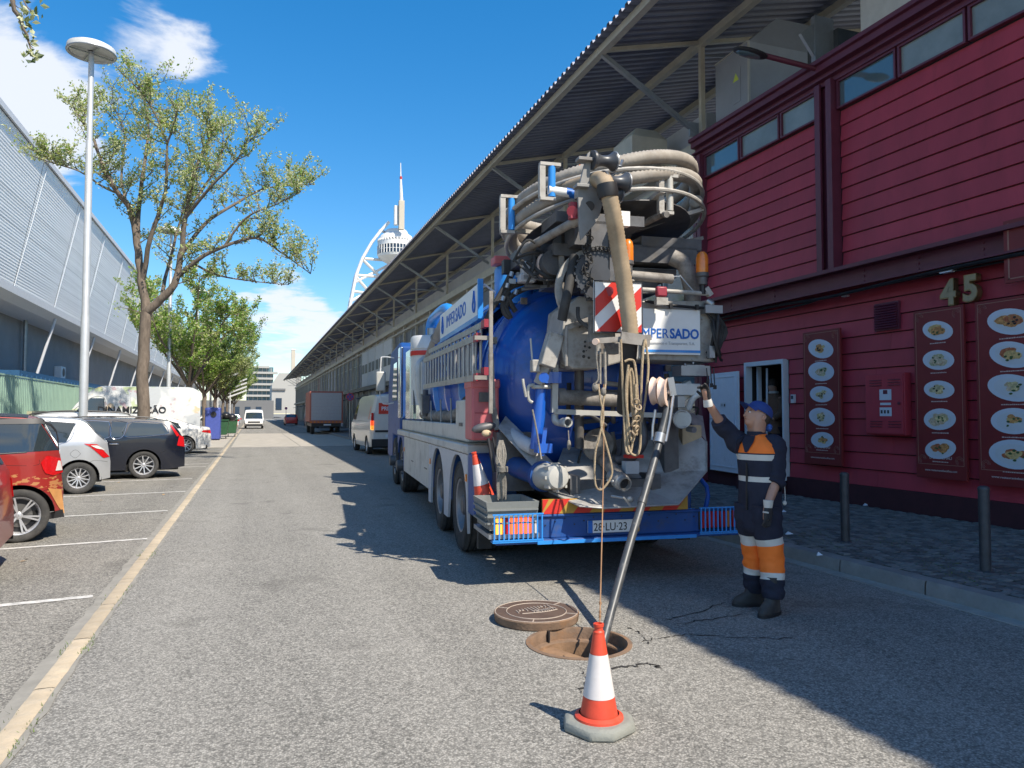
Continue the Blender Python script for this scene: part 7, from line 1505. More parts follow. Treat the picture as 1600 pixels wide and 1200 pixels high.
mb = MB(); mb.cyl(T(852, 420, .5), T(866, 410, .3), .13, n=20); mb.cyl(T(845, 425, .55), T(852, 420, .5), .10, n=18); part(mb, 'hydraulic_motor', M['cast_iron']); mb = MB(); mb.ell(T(848, 415, .4), .07, .06, .12); part(mb, 'oil_filter', M['nylon'])
mb = MB(); mb.bx(T(825, 425, .6), (.14, .12, .2)); mb.bx(T(822, 436, .6), (.16, .12, .08)); part(mb, 'control_box', M['fender_pale'], bevel=.01); mb = MB(); mb.bx(T(800, 418, .9), (.2, .12, .14)); mb.bar(T(800, 424, .9), T(785, 465, 1.0), .05); part(mb, 'work_lamp', M['black'])
mb = MB(); rj = random.Random(2)
for k in range(16):
    x0, y0 = rj.uniform(800, 830), rj.uniform(400, 425); x1, y1 = rj.uniform(832, 880), rj.uniform(385, 440); yl = rj.uniform(.35, .9); mb.tube(smooth_path([T(x0, y0, yl), T((x0+x1)/2, (y0+y1)/2+rj.uniform(-25, 18), yl-.1), T(x1, y1, yl-.05)], 5), rj.choice((.012, .016, .022)), 6)
for (pts) in ([(770, 480), (782, 466), (800, 448), (830, 440), (860, 440)], [(757, 505), (770, 480), (786, 452), (797, 430)], [(784, 470), (792, 485), (798, 498)], [(792, 462), (800, 478), (806, 487)], [(860, 444), (830, 448), (800, 462), (790, 480)], [(795, 455), (786, 470), (788, 488), (796, 496)]): mb.tube(smooth_path([T(x, y, .75) for x, y in pts], 6), .028, 8)
for k in range(7): x0 = rj.uniform(830, 880); mb.tube(smooth_path([T(x0, 400, .4), T(x0+rj.uniform(-8, 8), 420, .35), T(x0+rj.uniform(-14, 10), 445, .4)], 5), .014, 6)
part(mb, 'hydraulic_hoses', M['black_rubber'])
for (x, y) in ((785, 470), (798, 432), (805, 460), (835, 440), (792, 450), (858, 447), (872, 430)): mb = MB(); mb.cyl(T(x, y, .68), T(x+2, y-7, .68), .022, n=8); part(mb, 'hose_fitting', M['galv'])
for (x, y) in ((800, 440), (812, 430), (842, 402)): mb = MB(); mb.bx(T(x, y, .7), (.07, .06, .05)); part(mb, 'hose_fitting', M['galv'])
mb = MB()
for (x, y, w_, h_) in ((825, 407, .3, .16), (852, 395, .3, .12), (888, 382, .25, .14), (870, 450, .3, .05), (1020, 402, .9, .18), (1040, 385, .7, .12)): mb.bx(T(x, y, .7), (w_, .3, h_))
mb.bar(T(815, 452, .7), T(880, 445, .5), .03); mb.bx(T(845, 448, .62), (.35, .05, .03)); part(mb, 'equipment_deck', M['cast_iron'])
mb = MB(); a, b = T(881, 412, .2), T(902, 420, .2); mb.box(a.x, b.x, .18, .24, b.z, a.z); part(mb, 'flood_lamp', M['galv']); mb = MB(); mb.box(a.x+.01, b.x-.01, .172, .179, b.z+.01, a.z-.01); part(mb, 'lamp_glass', M['tail_clear'])
# right of the mast: rollers, elbow duct, rail, lights, beacons
mb = MB(); mb.cyl(T(983, 430, .1), T(1050, 436, .1), .048, n=20); part(mb, 'cross_roller', M['dirty_grey']); mb = MB(); mb.bar(T(1050, 432, .1), T(1062, 432, .1), .012); mb.bar(T(1062, 430, .1), T(1083, 455, .1), .012); part(mb, 'roller_rod', M['galv'])
mb = MB(); mb.tube(smooth_path([T(1050, 402, .35), T(1068, 412, .3), T(1076, 432, .28), T(1082, 460, .28), T(1080, 490, .3)], 6), .085, 16); part(mb, 'elbow_duct', M['dirty_grey'])
mb = MB(); mb.tube([T(1000, 452, .05), T(1105, 459, .05)], .022, 10); mb.bar(T(1102, 450, .05), T(1110, 462, .05), .06, .05); part(mb, 'top_rail', G)
mb = MB(); mb.bx(T(1033, 456, -.02), (.11, .06, .10)); rl_ = part(mb, 'rear_red_lamp', M['dark_red'], bevel=.015); mb = MB(); mb.bx(T(1033, 471, -.02), (.12, .06, .07)); part(mb, 'lamp_bracket', G, rl_)
mb = MB(); mb.tube(smooth_path([T(1008, 470, .1), T(1040, 476, .08), T(1080, 480, .08), T(1112, 482, .1)], 6), .016, 6)
for (x, y) in ((1048, 478), (1089, 480)): mb.bx(T(x, y, .07), (.03, .03, .05))
part(mb, 'top_cable', M['black'])
def beacon(x, y, yl, r_=.062, half=False):
    c = T(x, y, yl); mb = MB(); mb.lathe([(r_*.9, -.13), (r_, -.10), (r_, .04), (r_*.85, .085), (r_*.5, .11), (.002, .118)], c, (0, 0, 1), 24, caps=False); b_ = part(mb, 'beacon', M['orange_dome']); mb = MB(); mb.lathe([(r_*1.05, 0), (r_*1.05, -.035), (r_*.8, -.05), (r_*.8, -.12), (.002, -.12)], c+v_((0, 0, -.10)), (0, 0, 1), 20, caps=False); part(mb, 'beacon_base', M['cast_iron'], b_)
beacon(1097, 411, .05); beacon(981, 392, .05, .055)
mb = MB(); mb.tube([T(1097, 436, .05), T(1098, 460, .05)], .03, 8); part(mb, 'beacon_stem', M['black'])
mb = MB(); rj = random.Random(7)
for k in range(8): r0 = .055+.02*k*.7; cc = T(1120, 530+rj.uniform(-6, 10), .15); mb.torus(cc, v_((rj.uniform(.5, 1), -.5, rj.uniform(-.2, .2))), .13+.012*k, .014, 20, 6, 0, -1.6, 1.6)
for k in range(9): mb.tube(smooth_path([T(1108+rj.uniform(-8, 8), 480+rj.uniform(-6, 20), .1), T(1128+rj.uniform(-6, 8), 520, .1), T(1112+rj.uniform(-10, 14), 560+rj.uniform(-10, 12), .1)], 5), rj.uniform(.008, .014), 6)
part(mb, 'right_hoses', M['black_rubber']); mb = MB(); mb.bx(T(1112, 484, .1), (.19, .1, .08)); mb.cyl(T(1104, 470, .1), T(1112, 476, .08), .04, n=12); part(mb, 'control_head', M['galv']); mb = MB(); mb.bx(T(1111, 550, .05), (.06, .05, .12)); part(mb, 'control_valve', M['galv'])
for (x, y0, y1, nm) in ((1112, 572, 602, 0), (1117, 575, 605, 1), (1106, 575, 596, 2)): mb = MB(); mb.tube([T(x-2, y0, 0), T(x, y1, -.02)], .006, 5); mb.bx(T(x, y1, -.02), (.028, .02, .04)); part(mb, 'control_lever', M['black'])
mb = MB(); mb.bx(T(1080, 580, .2), (.32, .2, .1)); mb.bx(T(1085, 575, .18), (.2, .05, .06)); part(mb, 'valve_bank', M['galv']); mb = MB(); mb.bar(T(1045, 625, .25), T(1080, 605, .25), .11, .16); mb.tube(smooth_path([T(1075, 640, .2), T(1085, 620, .15), T(1105, 612, .1)], 5), .035, 8); mb.bx(T(1070, 609, .2), (.28, .15, .12)); part(mb, 'pump_unit', M['white_metal'], bevel=.01)
mb = MB(); mb.cyl(T(1065, 655, .2), T(1066, 655, .05), .09, n=20); mb.torus(T(1065, 655, .04), (0, 1, 0), .085, .01, 20, 6)
mb.bx(T(1062, 628, .12), (.08, .08, .11)); mb.cyl(T(1075, 670, .15), T(1085, 672, .05), .03, n=10); part(mb, 'hand_wheel', M['galv']); mb = MB(); mb.bx(T(1078, 690, .55), (.22, .1, .35)); part(mb, 'wood_board', M['tan_top'])
for s__ in ((T(1045, 690, .95), (.5, .3, .4)), (T(800, 720, .9), (.4, .3, .6)), ((.7, .42, 1.42), (.16, .15, .95)), ((-.85, .95, 1.1), (.1, .1, .4))): mb = MB(); mb.bx(*s__); part(mb, 'rear_subframe', M['cast_iron'])
# small clutter in the dark well behind the ropes
rj = random.Random(41)
for k in range(22):
    x, y, yl = rj.uniform(885, 1075), rj.uniform(580, 715), rj.uniform(.45, .85); h_ = rj.random() < .5; mb = MB()
    mb.tube(smooth_path([T(x, y, yl), T(x+(rj.uniform(15, 50) if h_ else rj.uniform(-6, 6)), y+(rj.uniform(-5, 5) if h_ else rj.uniform(15, 50)), yl), T(x+(rj.uniform(30, 60) if h_ else rj.uniform(-14, 14)), y+(rj.uniform(-14, 14) if h_ else rj.uniform(40, 60)), yl+.05)], 4), rj.choice((.012, .018, .026)), 8)
    part(mb, 'pipe_run', rj.choice([M['cast_iron'], M['dirty_grey'], M['tank_blue'], M['black_rubber']]))
for k in range(26):
    x, y = rj.uniform(880, 1105), rj.uniform(470, 570); mb = MB(); c = T(x, y, HB-.004)
    if 1000 < x < 1096 and 478 < y < 558: continue
    mb.lathe([(.011, 0), (.011, .008), (.006, .011)], c, (0, -1, 0), 6); part(mb, 'bolt', M['galv'])
for k in range(14):
    a_ = 2*math.pi*k/14; c = v_((math.cos(a_)*TR*.55, TYB-.02-.36*math.sqrt(1-.3), TZ+math.sin(a_)*TR*.55)); mb = MB(); mb.lathe([(.022, 0), (.022, .02), (.012, .03)], c, (0, -1, 0), 8); part(mb, 'head_bolt', M['tank_blue'])
mb = MB(); mb.torus((0, TYB-.02-.36*math.sqrt(1-.3), TZ), (0, 1, 0), TR*.55, .012, 60, 6); part(mb, 'head_weld', M['tank_blue'])
# --- suction hose over the roller, down behind the ropes
pth = smooth_path([T(870, 300, .35), T(915, 287, -.1), T(938, 281, -.42), T(947, 290, -.56), T(957, 330, -.55), T(966, 385, -.45), T(975, 440, -.38), T(983, 500, -.34), (T(985, 525, -.33))], 9)
pp, rads = ribbed(pth, .075, .034, .04); mb = MB(); mb.tube(pp, rads, 16); part(mb, 'suction_hose', M['hose_tan'], ang=80)
mb = MB(); mb.lathe([(.09, 0), (.095, .08), (.085, .12)], T(948, 288, -.57), T(950, 303, -.57)-T(948, 288, -.57), 20); part(mb, 'hose_clamp', M['black'])
mb = MB(); mb.tube(smooth_path([T(985, 525, -.33), T(982, 560, -.25), T(978, 600, -.15), T(975, 640, .1)], 6), .075, 16); part(mb, 'dark_suction_pipe', M['black_rubber'])
mb = MB(); mb.bar(T(928, 533, -.35), T(1017, 527, -.38), .035, .05); mb.bar(T(935, 530, -.2), T(935, 555, -.25), .04); mb.bar(T(970, 527, -.40), T(1015, 533, -.42), .03, .10, up=(0, 0, 1)); mb.bx(T(948, 545, -.15), (.2, .1, .1)); mb.bx(T(940, 515, -.1), (.25, .06, .25)); part(mb, 'rope_bracket', M['dirty_grey'])
mb = MB(); mb.cyl(T(932, 534, -.38), T(930, 534, -.42), .03, n=12); part(mb, 'hook_eye', M['nylon'])
# pulley for the jetting hose, with yoke
c1 = T(1039, 613, -.58); c2 = T(1026, 611, -.48)
for c, r_, sq in ((c1, .130, 1), (c2, .128, 1)):
    mb = MB(); mb.lathe([(.02, -.022), (r_*.5, -.020), (r_*.93, -.034), (r_, -.032), (r_*.86, -.006), (r_*.86, .006), (r_, .032), (r_*.93, .034), (r_*.5, .020), (.02, .022)], c, (1, -.95, 0), 36, caps=True); part(mb, 'hose_pulley', M['nylon'])
mb = MB(); mb.cyl(c1+v_((.05, -.04, 0)), c2-v_((.03, 0, 0)), .022, n=10); mb.bar(T(1047, 590, -.62), T(1052, 618, -.62), .06, .02, up=(0, 1, 0)); mb.tube([T(1052, 618, -.62), T(1047, 655, -.66), T(1040, 690, -.7)], .014, 8); mb.tube([T(1024, 640, -.6), T(1020, 665, -.6), T(1019, 688, -.62)], .012, 8); mb.cyl(T(1032, 678, -.68), T(1029, 692, -.70), .05, n=16); part(mb, 'pulley_yoke', M['galv'])
# black pipe to the manhole: rigid tube, a thing of its own part of the suction line
pe = MH+v_((.0, .0, 0)); a = TO+TX*T(1048, 615, -.55).x+TYv*T(1048, 615, -.55).y+v_((0, 0, T(1048, 615, -.55).z))
bpt = atZ(947, 1000, -.15); bpt = v_((2.35, 4.84, -.4))
midp = TO+TX*T(1030, 690, -.7).x+TYv*T(1030, 690, -.7).y+v_((0, 0, T(1030, 690, -.7).z))
midp = atY(1029, 695, 5.64); q1 = atY(1005, 780, 5.41); q2 = atY(984, 850, 5.22); q3 = atY(963, 925, 5.02); q4 = atY(947, 985, 4.87); q5 = q4+(q4-q3)*1.2
sp_ = smooth_path([a, midp, q1, q2, q3, q4, q5], 8)
mat('pipe_black', (.06, .065, .07), .42, .1, var=.2, vs=9, dirt=.3, dirtc=(.2, .19, .18), ds=9); mb = MB(); mb.tube(sp_, .033, 18); pz_ = thing('suction_pipe', 'long grey black suction tube leaning from the truck pulley into the open manhole', 'pipe', (bpt.x, bpt.y, -.2)); mb.build('tube', M['pipe_black'], pz_, ang=60)
mb = MB(); mb.lathe([(.037, 0), (.037, .05)], q1, q2-q1, 16); mb.build('joint_ring', M['pipe_black'], pz_)
# ropes
def rope(pts, r_, m, name, label, cat='rope', group=None, k=6):
    P = smooth_path([tk.matrix_basis @ T(*p) for p in pts], k); mb = MB(); mb.tube(P, r_, 6); o = mb.build(name, M[m]); tag(o, label, cat, group); return o
mb = MB(); rj = random.Random(6)
for (pts) in ([(970, 530, -.44), (972, 580, -.44), (975, 650, -.44), (978, 700, -.45), (983, 708, -.46), (988, 690, -.45), (990, 600, -.45), (986, 575, -.45)],
 [(986, 575, -.46), (980, 600, -.46), (981, 690, -.46), (990, 711, -.47), (1000, 700, -.46), (1001, 640, -.45), (1004, 560, -.45), (1008, 530, -.44)],
 [(1008, 530, -.44), (1013, 570, -.44), (1009, 620, -.45), (1002, 660, -.45)], [(976, 565, -.43), (985, 562, -.44), (992, 570, -.44), (996, 620, -.45), (995, 680, -.45), (988, 640, -.45), (984, 580, -.44)],
 [(982, 570, -.47), (978, 610, -.47), (982, 660, -.47), (988, 690, -.47), (994, 660, -.47), (993, 600, -.47)]):
    mb.tube([tk.matrix_basis @ p for p in smooth_path([T(*p) for p in pts], 7)], .0115, 7)
tag(mb.build('rope_coil', M['rope']), 'bundle of tan rope loops hanging from the bracket over the suction hose', 'rope', 'ropes on the truck')
mb = MB()
for (x, y) in [(994, 628), (997, 636), (992, 645), (996, 654), (991, 662), (995, 670), (990, 678)]: mb.torus(tk.matrix_basis @ T(x, y, -.5), (rj.uniform(-1, 1), rj.uniform(-1, 1), .3), .028, .009, 12, 5)
tag(mb.build('chain', M['hose_tan']), 'short rusty chain tangled in the hanging tan rope', 'chain')
rope([(935, 600, -.4), (938, 625, -.42), (943, 650, -.42), (937, 680, -.42), (930, 710, -.42), (930, 755, -.42), (940, 765, -.42), (955, 745, -.42), (955, 725, -.42), (946, 690, -.42), (939, 660, -.42), (944, 620, -.42), (946, 600, -.4)], .010, 'rope', 'rope_loop', 'long rope loop hanging over the splash tray left of the pipe', 'rope', 'ropes on the truck')
rope([(934, 536, -.42), (932, 560, -.42), (935, 590, -.42), (930, 600, -.42)], .008, 'rope_grey', 'short_rope', 'short dark rope hanging from the hook beside the warning panel', 'rope', 'ropes on the truck')
mb = MB(); mb.ell(T(930, 605, -.4), .03, .03, .04); mb.ell(T(943, 612, -.42), .025, .025, .04); mb.tube([T(945, 545, -.3), T(946, 600, -.38)], .014, 6); mb.tube([T(938, 545, -.3), T(938, 600, -.38)], .01, 6); part(mb, 'hanging_hooks', M['rope_grey'])
P = [tk.matrix_basis @ T(943, 600, -.42), tk.matrix_basis @ T(943, 720, -.5)]; e_ = atY(939, 900, 5.1); e2 = atY(937, 985, 4.82); P += [e_, e2, e2+v_((0, 0, -.4))]
mb = MB(); PP = smooth_path(P, 10); mb.tube(PP, .0055, 6)
for y_ in (835, 858, 930, 875): 
    t_ = (y_-600)/385; i = min(len(PP)-1, int(t_*30)+6); mb.ell(PP[i], .011, .011, .018, 8, 5)
tag(mb.build('plumb_rope', mat('rope_brown', (.30, .17, .09), .9, var=.2)), 'thin brown knotted rope running straight down into the manhole', 'rope', 'ropes on the truck')
# rope bundle by the left fender
mb = MB(); rj = random.Random(12)
for k in range(14):
    dx = rj.uniform(-9, 9); pts = [(783+dx*.3, 688, .55), (783+dx, 715+rj.uniform(-6, 6), .5), (785+dx*.35, 733, .48), (784+dx*.9, 755, .5), (784+dx*.8, 778+rj.uniform(-6, 4), .52)]; mb.tube([tk.matrix_basis @ p for p in smooth_path([T(*p) for p in pts], 5)], .0085, 6)
for k in range(4): mb.torus(tk.matrix_basis @ T(785, 730+k*2, .47), (0, 0, 1), .05, .008, 14, 5)
tag(mb.build('rope_hank', M['rope_grey']), 'hank of grey rope tied and hung beside the cone on the truck fender', 'rope', 'ropes on the truck')
mb = MB(); mb.tube([T(763, 685, .6), T(772, 738, .55)], .016, 6); mb.tube([T(770, 683, .6), T(780, 735, .58)], .012, 6); part(mb, 'rope_hook', M['black'])
gl = MB(); gl.ell(T(756, 668, .72), .13, .05, .05, rot=Matrix.Rotation(-.2, 3, 'Y')); gl.bar(T(740, 672, .72), T(768, 664, .72), .05, .03); part(gl, 'clamp_body', M['cast_iron']); gl = MB(); gl.ell(T(760, 677, .68), .05, .03, .035); part(gl, 'clamp_pad', M['tan_top'])
# marker tapes
mb = MB(); mb.bx(T(908, 262, .6), (.06, .05, .05)); mb.bx(T(913, 266, .6), (.05, .05, .04)); part(mb, 'orange_tie', M['orange_pipe'])
# ------------------------------------------------------------------ cones
mat('cone_red', (.62, .065, .03), .5, var=.12, vs=12, dirt=.3, dirtc=(.4, .12, .08)); mat('cone_white', (.64, .60, .58), .5, var=.08, vs=8, dirt=.35, dirtc=(.5, .45, .42)); mat('cone_base', (.25, .255, .225), .75, var=.12, vs=9, dirt=.3, dirtc=(.16, .16, .14), bump=.3, bs=60)
def cone(name, label, loc, rotm, H=.525, base=True, s=1.0):
    t = thing(name, label, 'traffic cone', loc, 0, 'traffic cones'); t.matrix_basis = Matrix.Translation(Vector(loc)) @ rotm.to_4x4()
    r0, r1 = .103, .026; z0 = .035; f = lambda z: r0+(r1-r0)*((z-z0)/(H-z0-.03))**.94 if z < H-.03 else r1
    def sec(za, zb, m, nm, extra=0):
        mb = MB(); n = 10; mb.lathe([(f(za+(zb-za)*i/n)+extra, za+(zb-za)*i/n) for i in range(n+1)], (0, 0, 0), (0, 0, 1), 36, caps=False); mb.build(nm, m, t, local=True, ang=60)
    sec(z0, .165, M['cone_red'], 'cone_body'); sec(.165, .375, M['cone_white'], 'white_band', .0015); sec(.375, H-.05, M['cone_red'], 'cone_body')
    mb = MB(); h_ = H-.05; mb.lathe([(f(h_), 0), (f(h_)+.0, .01), (r1*.86, .018), (r1*.86, .032), (r1*1.02, .036), (r1*1.05, .05), (r1*.7, .052), (r1*.65, .02)], (0, 0, h_), (0, 0, 1), 28, caps=False); mb.build('cone_tip', M['cone_red'], t, local=True)
    if base:
        mb = MB(); n = 8; P = []; oct_ = [(.168, .085), (.085, .168), (-.085, .168), (-.168, .085), (-.168, -.085), (-.085, -.168), (.085, -.168), (.168, -.085)]
        for z, k in ((0, 1), (.035, 1.0), (.055, .90), (.055, .60)): P += [(x*k, y*k, z) for x, y in oct_]
        F = [tuple(range(8))[::-1], tuple(range(24, 32))]
        for r_ in range(3): F += [(r_*8+i, r_*8+(i+1) % 8, r_*8+8+(i+1) % 8, r_*8+8+i) for i in range(8)]
        mb.add(P, F); mb.build('rubber_base', M['cone_base'], t, local=True, bevel=.012)
        mb = MB(); mb.lathe([(r0+.022, .055), (r0+.02, .066), (r0, .078)], (0, 0, 0), (0, 0, 1), 36, caps=False); mb.build('collar', M['cone_red'], t, local=True)
    return t
cpos = atZ(936, 1137); cone('traffic_cone', 'red and white traffic cone standing on the road in front of the manhole', (cpos.x, cpos.y, 0), Matrix.Rotation(.42, 3, 'Z'))
cc_ = tk.matrix_basis @ T(758, 778, .75); cone('traffic_cone', 'red and white traffic cone tucked against the blue rear fender of the truck', (cc_.x, cc_.y, cc_.z-.02), Matrix.Rotation(R(-14), 3, 'Y'), H=.50, base=False)
# ------------------------------------------------------------------ manhole and lid
mat('rust_iron', (.20, .13, .085), .85, .1, var=.25, vs=9, bump=.4, bs=50, dirt=.4, dirtc=(.30, .14, .05), ds=5); mat('rust_orange', (.25, .15, .085), .9, var=.3, vs=7, bump=.4, bs=40, dirt=.3, dirtc=(.20, .13, .07)); mat('lid_brown', (.10, .065, .048), .75, .1, var=.2, vs=9, bump=.3, bs=60, dirt=.2, dirtc=(.16, .11, .08)); mat('relief_pale', (.40, .33, .27), .7, var=.15, vs=20)
mh = thing('manhole', 'open round cast iron manhole in the road behind the standing cone', 'manhole', (MH.x, MH.y, 0))
mb = MB(); mb.lathe([(MR+.037, -.02), (MR+.035, .006), (MR+.004, .008), (MR, .0), (MR-.004, -.07), (MR-.035, -.075), (MR-.04, -.085)], (MH.x, MH.y, 0), (0, 0, 1), 56, caps=False); mb.build('frame_ring', M['rust_iron'], mh, ang=50)
mb = MB(); mb.lathe([(MR-.04, -.085), (MR-.045, -.30), (MR-.06, -1.6)], (MH.x, MH.y, 0), (0, 0, 1), 56, caps=False); mb.build('shaft_wall', M['rust_orange'], mh)
mb = MB(); n = 24; P = [(MH.x+math.cos(a)*(MR-.042), MH.y+math.sin(a)*(MR-.042), -.10) for a in [1.9+i*3.3/n for i in range(n+1)]]; mb.add(P+[(x, y, z-.05) for x, y, z in P], [tuple(range(n+1)), tuple(range(n+1, 2*n+2))[::-1]]+[(i, i+n+1, i+n+2, i+1) for i in range(n)]+[(n, 2*n+1, n+1, 0)]); mb.build('ledge_plate', M['rust_orange'], mh, flat=True)
mb = MB(); mb.box(MH.x-.10, MH.x-.092, MH.y-.28, MH.y+.05, -.099, -.092); mb.box(MH.x-.11, MH.x-.10, MH.y+MR-.05, MH.y+MR+.0, -.07, .009); mb.build('joint_gap', M['black'], mh)
mb = MB(); mb.cyl((MH.x, MH.y, -1.7), (MH.x, MH.y, -1.6), MR, n=24); mb.build('shaft_floor', M['black'], mh)
lc = atZ(838, 956, .06); LRr = .332
ld_ = thing('manhole_cover', 'round brown cast iron cover lying on the road beside the open manhole', 'manhole cover', (lc.x, lc.y, 0), R(15))
mb = MB(); mb.lathe([(LRr-.02, 0), (LRr-.008, .008), (LRr, .06), (LRr-.004, .067), (LRr-.012, .069), (LRr-.014, .064), (.002, .064)], (0, 0, 0), (0, 0, 1), 64, caps=True); mb.build('disc', M['rust_iron'], ld_, local=True)
mb = MB(); mb.lathe([(LRr-.016, .0645), (LRr-.016, .0665), (.002, .0665)], (0, 0, 0), (0, 0, 1), 48, caps=False); mb.build('top_face', M['lid_brown'], ld_, local=True)
mb = MB(); mb.torus((0, 0, .068), (0, 0, 1), LRr*.70, .004, 48, 5); mb.torus((0, 0, .068), (0, 0, 1), LRr*.965, .004, 48, 5)
for a in (.3, 2.2, 4.0, 5.4): mb.bar((math.cos(a)*LRr*.70, math.sin(a)*LRr*.70, .068), (math.cos(a)*LRr*.96, math.sin(a)*LRr*.96, .068), .008, .006)
rj = random.Random(3)
for k in range(11): x = -.15+k*.03; mb.tube(smooth_path([(x, .02+.05*math.sin(k), .069), (x+.012, .06, .070), (x+.02, .11-.004*abs(k-5), .069)], 3), .0045, 5)
for k in range(9): x = -.02+k*.022; mb.tube(smooth_path([(x, -.05, .069), (x+.01, -.02+.02*math.cos(k), .070), (x+.004, .01, .069)], 3), .004, 5)
mb.tube(smooth_path([(-.14, -.01, .069), (-.05, -.04, .069), (.05, -.065, .069), (.16, -.06, .069)], 4), .004, 5); mb.build('relief', M['relief_pale'], ld_, local=True)
# ------------------------------------------------------------------ people
mat('skin', (.46, .25, .17), .5, var=.08, vs=14, bump=.08, bs=90); mat('lips', (.38, .15, .12), .5); mat('eye_white', (.7, .68, .65), .3); mat('hair', (.05, .035, .025), .8, var=.3, vs=40)
mat('navy_cloth', (.014, .017, .035), .85, var=.2, vs=9, bump=.5, bs=22); mat('hivis_orange', (.98, .20, .02), .7, var=.06, vs=8, bump=.35, bs=20); mat('silver_tape', (.60, .58, .53), .5, var=.06, bump=.2, bs=20); mat('cap_blue', (.02, .05, .21), .8, var=.1, vs=20, bump=.2, bs=60); mat('glove_black', (.03, .03, .033), .7, var=.3, vs=20, bump=.3, bs=60); mat('boot', (.045, .042, .04), .7, var=.3, vs=9, dirt=.4, dirtc=(.14, .13, .11)); mat('brown_jacket', (.16, .085, .05), .8, var=.15, vs=6, bump=.3, bs=20)
def skinned(name, verts, edges, m, parent, root=0, sub=2):
    me = bpy.data.meshes.new(name); me.from_pydata([tuple(v[0]) for v in verts], edges, []); ob = bpy.data.objects.new(name, me); COL.objects.link(ob)
    md = ob.modifiers.new('skin', 'SKIN'); md.use_smooth_shade = True; sv_ = me.skin_vertices[0].data
    for i, v in enumerate(verts): r_ = v[1]; sv_[i].radius = (r_, r_) if not isinstance(r_, tuple) else r_
    sv_[root].use_root = True
    s2 = ob.modifiers.new('sub', 'SUBSURF'); s2.levels = sub; s2.render_levels = sub
    dg = bpy.context.evaluated_depsgraph_get(); nm = bpy.data.meshes.new_from_object(ob.evaluated_get(dg)); bpy.data.objects.remove(ob)
    nm.transform(parent.matrix_basis.inverted()); nm.materials.clear(); nm.materials.append(m); nm.polygons.foreach_set('use_smooth', [True]*len(nm.polygons)); nm.name = name
    o = bpy.data.objects.new(name, nm); COL.objects.link(o); o.parent = parent; return o
def loft(rings, m_ids=None, n=28, wrinkle=0.0, seed=0, cap=True, sup=2.3):
    """rings: (centre, axis_a, axis_b) elliptical sections; m_ids material per gap"""
    mb = MB(); P = []; L = len(rings)
    for j, (c, a, b) in enumerate(rings):
        for i in range(n):
            t = 2*math.pi*i/n; ca, sa = math.cos(t), math.sin(t); ca = math.copysign(abs(ca)**(2/sup), ca); sa = math.copysign(abs(sa)**(2/sup), sa)
            p = c+a*ca+b*sa
            if wrinkle: k = 1.5*abs(noise.noise(Vector((p.x*7+seed+p.z*5, p.y*7, p.z*14))))+.8*noise.noise(Vector((p.x*16, p.y*16+seed, p.z*30+p.x*20))); p = p+(a*ca+b*sa).normalized()*k*wrinkle
            P.append(p)
    for j in range(L-1): mb.add([], [], 0)
    base = len(mb.v); mb.v += [tuple(p) for p in P]
    for j in range(L-1):
        for i in range(n):
            i2 = (i+1) % n; mb.f.append((j*n+i, j*n+i2, (j+1)*n+i2, (j+1)*n+i)); mb.m.append(m_ids[j] if m_ids else 0)
    if cap: mb.f += [tuple(range(n))[::-1], tuple(range((L-1)*n, L*n))]; mb.m += [m_ids[0] if m_ids else 0, m_ids[-1] if m_ids else 0]
    return mb
def limb_rings(pts, radii, dens=5, flat=1.0):
    P = smooth_path(pts, dens); R_ = []; n = len(radii)
    for i in range(len(P)): u = i/dens; k = min(int(u), n-2); t = u-k; R_.append(radii[k]*(1-t)+radii[k+1]*t)
    out = []; a = None
    for i, p in enumerate(P):
        d = (P[min(i+1, len(P)-1)]-P[max(i-1, 0)]).normalized()
        if a is None: a = MB.frame(d)[0]
        a = (a-d*a.dot(d)).normalized(); b = d.cross(a); out.append((p, a*R_[i], b*R_[i]*flat))
    return out
WY = 5.08
def H(x, y, dy=0): return atY(x, y, WY+dy)
FW = (-_R*.86-_F*.5).normalized(); LF = Vector((0, 0, 1)).cross(FW)
wk = thing('person', 'worker in navy and orange high visibility clothing with blue cap, arm raised to the truck', 'person', (atZ(1190, 952).x, atZ(1190, 952).y, 0))
hip = H(1184, 800); che = H(1184, 712); nk = H(1182, 680); shR = H(1154, 692, .13); shL = H(1211, 697, -.12)
# arms
elR = H(1128, 664, .16); wrR = H(1106, 628, .10); haR = H(1100, 606, .08)
elL = H(1213, 752, -.17); wrL = H(1199, 790, -.20); haL = H(1197, 815, -.20)
kR = H(1180, 868, .10); aR = H(1180, 928, .13); kL = H(1206, 872, -.10); aL = H(1208, 940, -.14); hR = H(1172, 805, .08); hL = H(1196, 808, -.08)
aR.z = .12; aL.z = .12
hd = H(1184, 650); HF = (-_R*.93-_F*.12+Vector((0, 0, .30))).normalized(); HS = HF.cross(Vector((0, 0, 1))).normalized(); HU = HS.cross(HF).normalized()
V = [(hip, .105), (H(1185, 760), .10), (che, .10), (nk+Vector((0, 0, -.0)), .062), (hd+Vector((0, 0, -.07)), .062), (hd, (.082, .095)), (hd+HU*.06-HF*.012, .082),
     (shR, .05), (elR, .046), (wrR, .031), (haR, .028), (shL, .05), (elL, .046), (wrL, .031), (haL, .028), (hR, .08), (kR, .055), (aR, .04), (hL, .08), (kL, .06), (aL, .045),
     (hd+HF*.045-HU*.055, .046), (hd+HF*.072-HU*.078, .026)]
E = [(0, 1), (1, 2), (2, 3), (3, 4), (4, 5), (5, 6), (2, 7), (7, 8), (8, 9), (9, 10), (2, 11), (11, 12), (12, 13), (13, 14), (0, 15), (15, 16), (16, 17), (0, 18), (18, 19), (19, 20), (4, 21), (21, 22)]
body = skinned('body', V, E, M['skin'], wk)
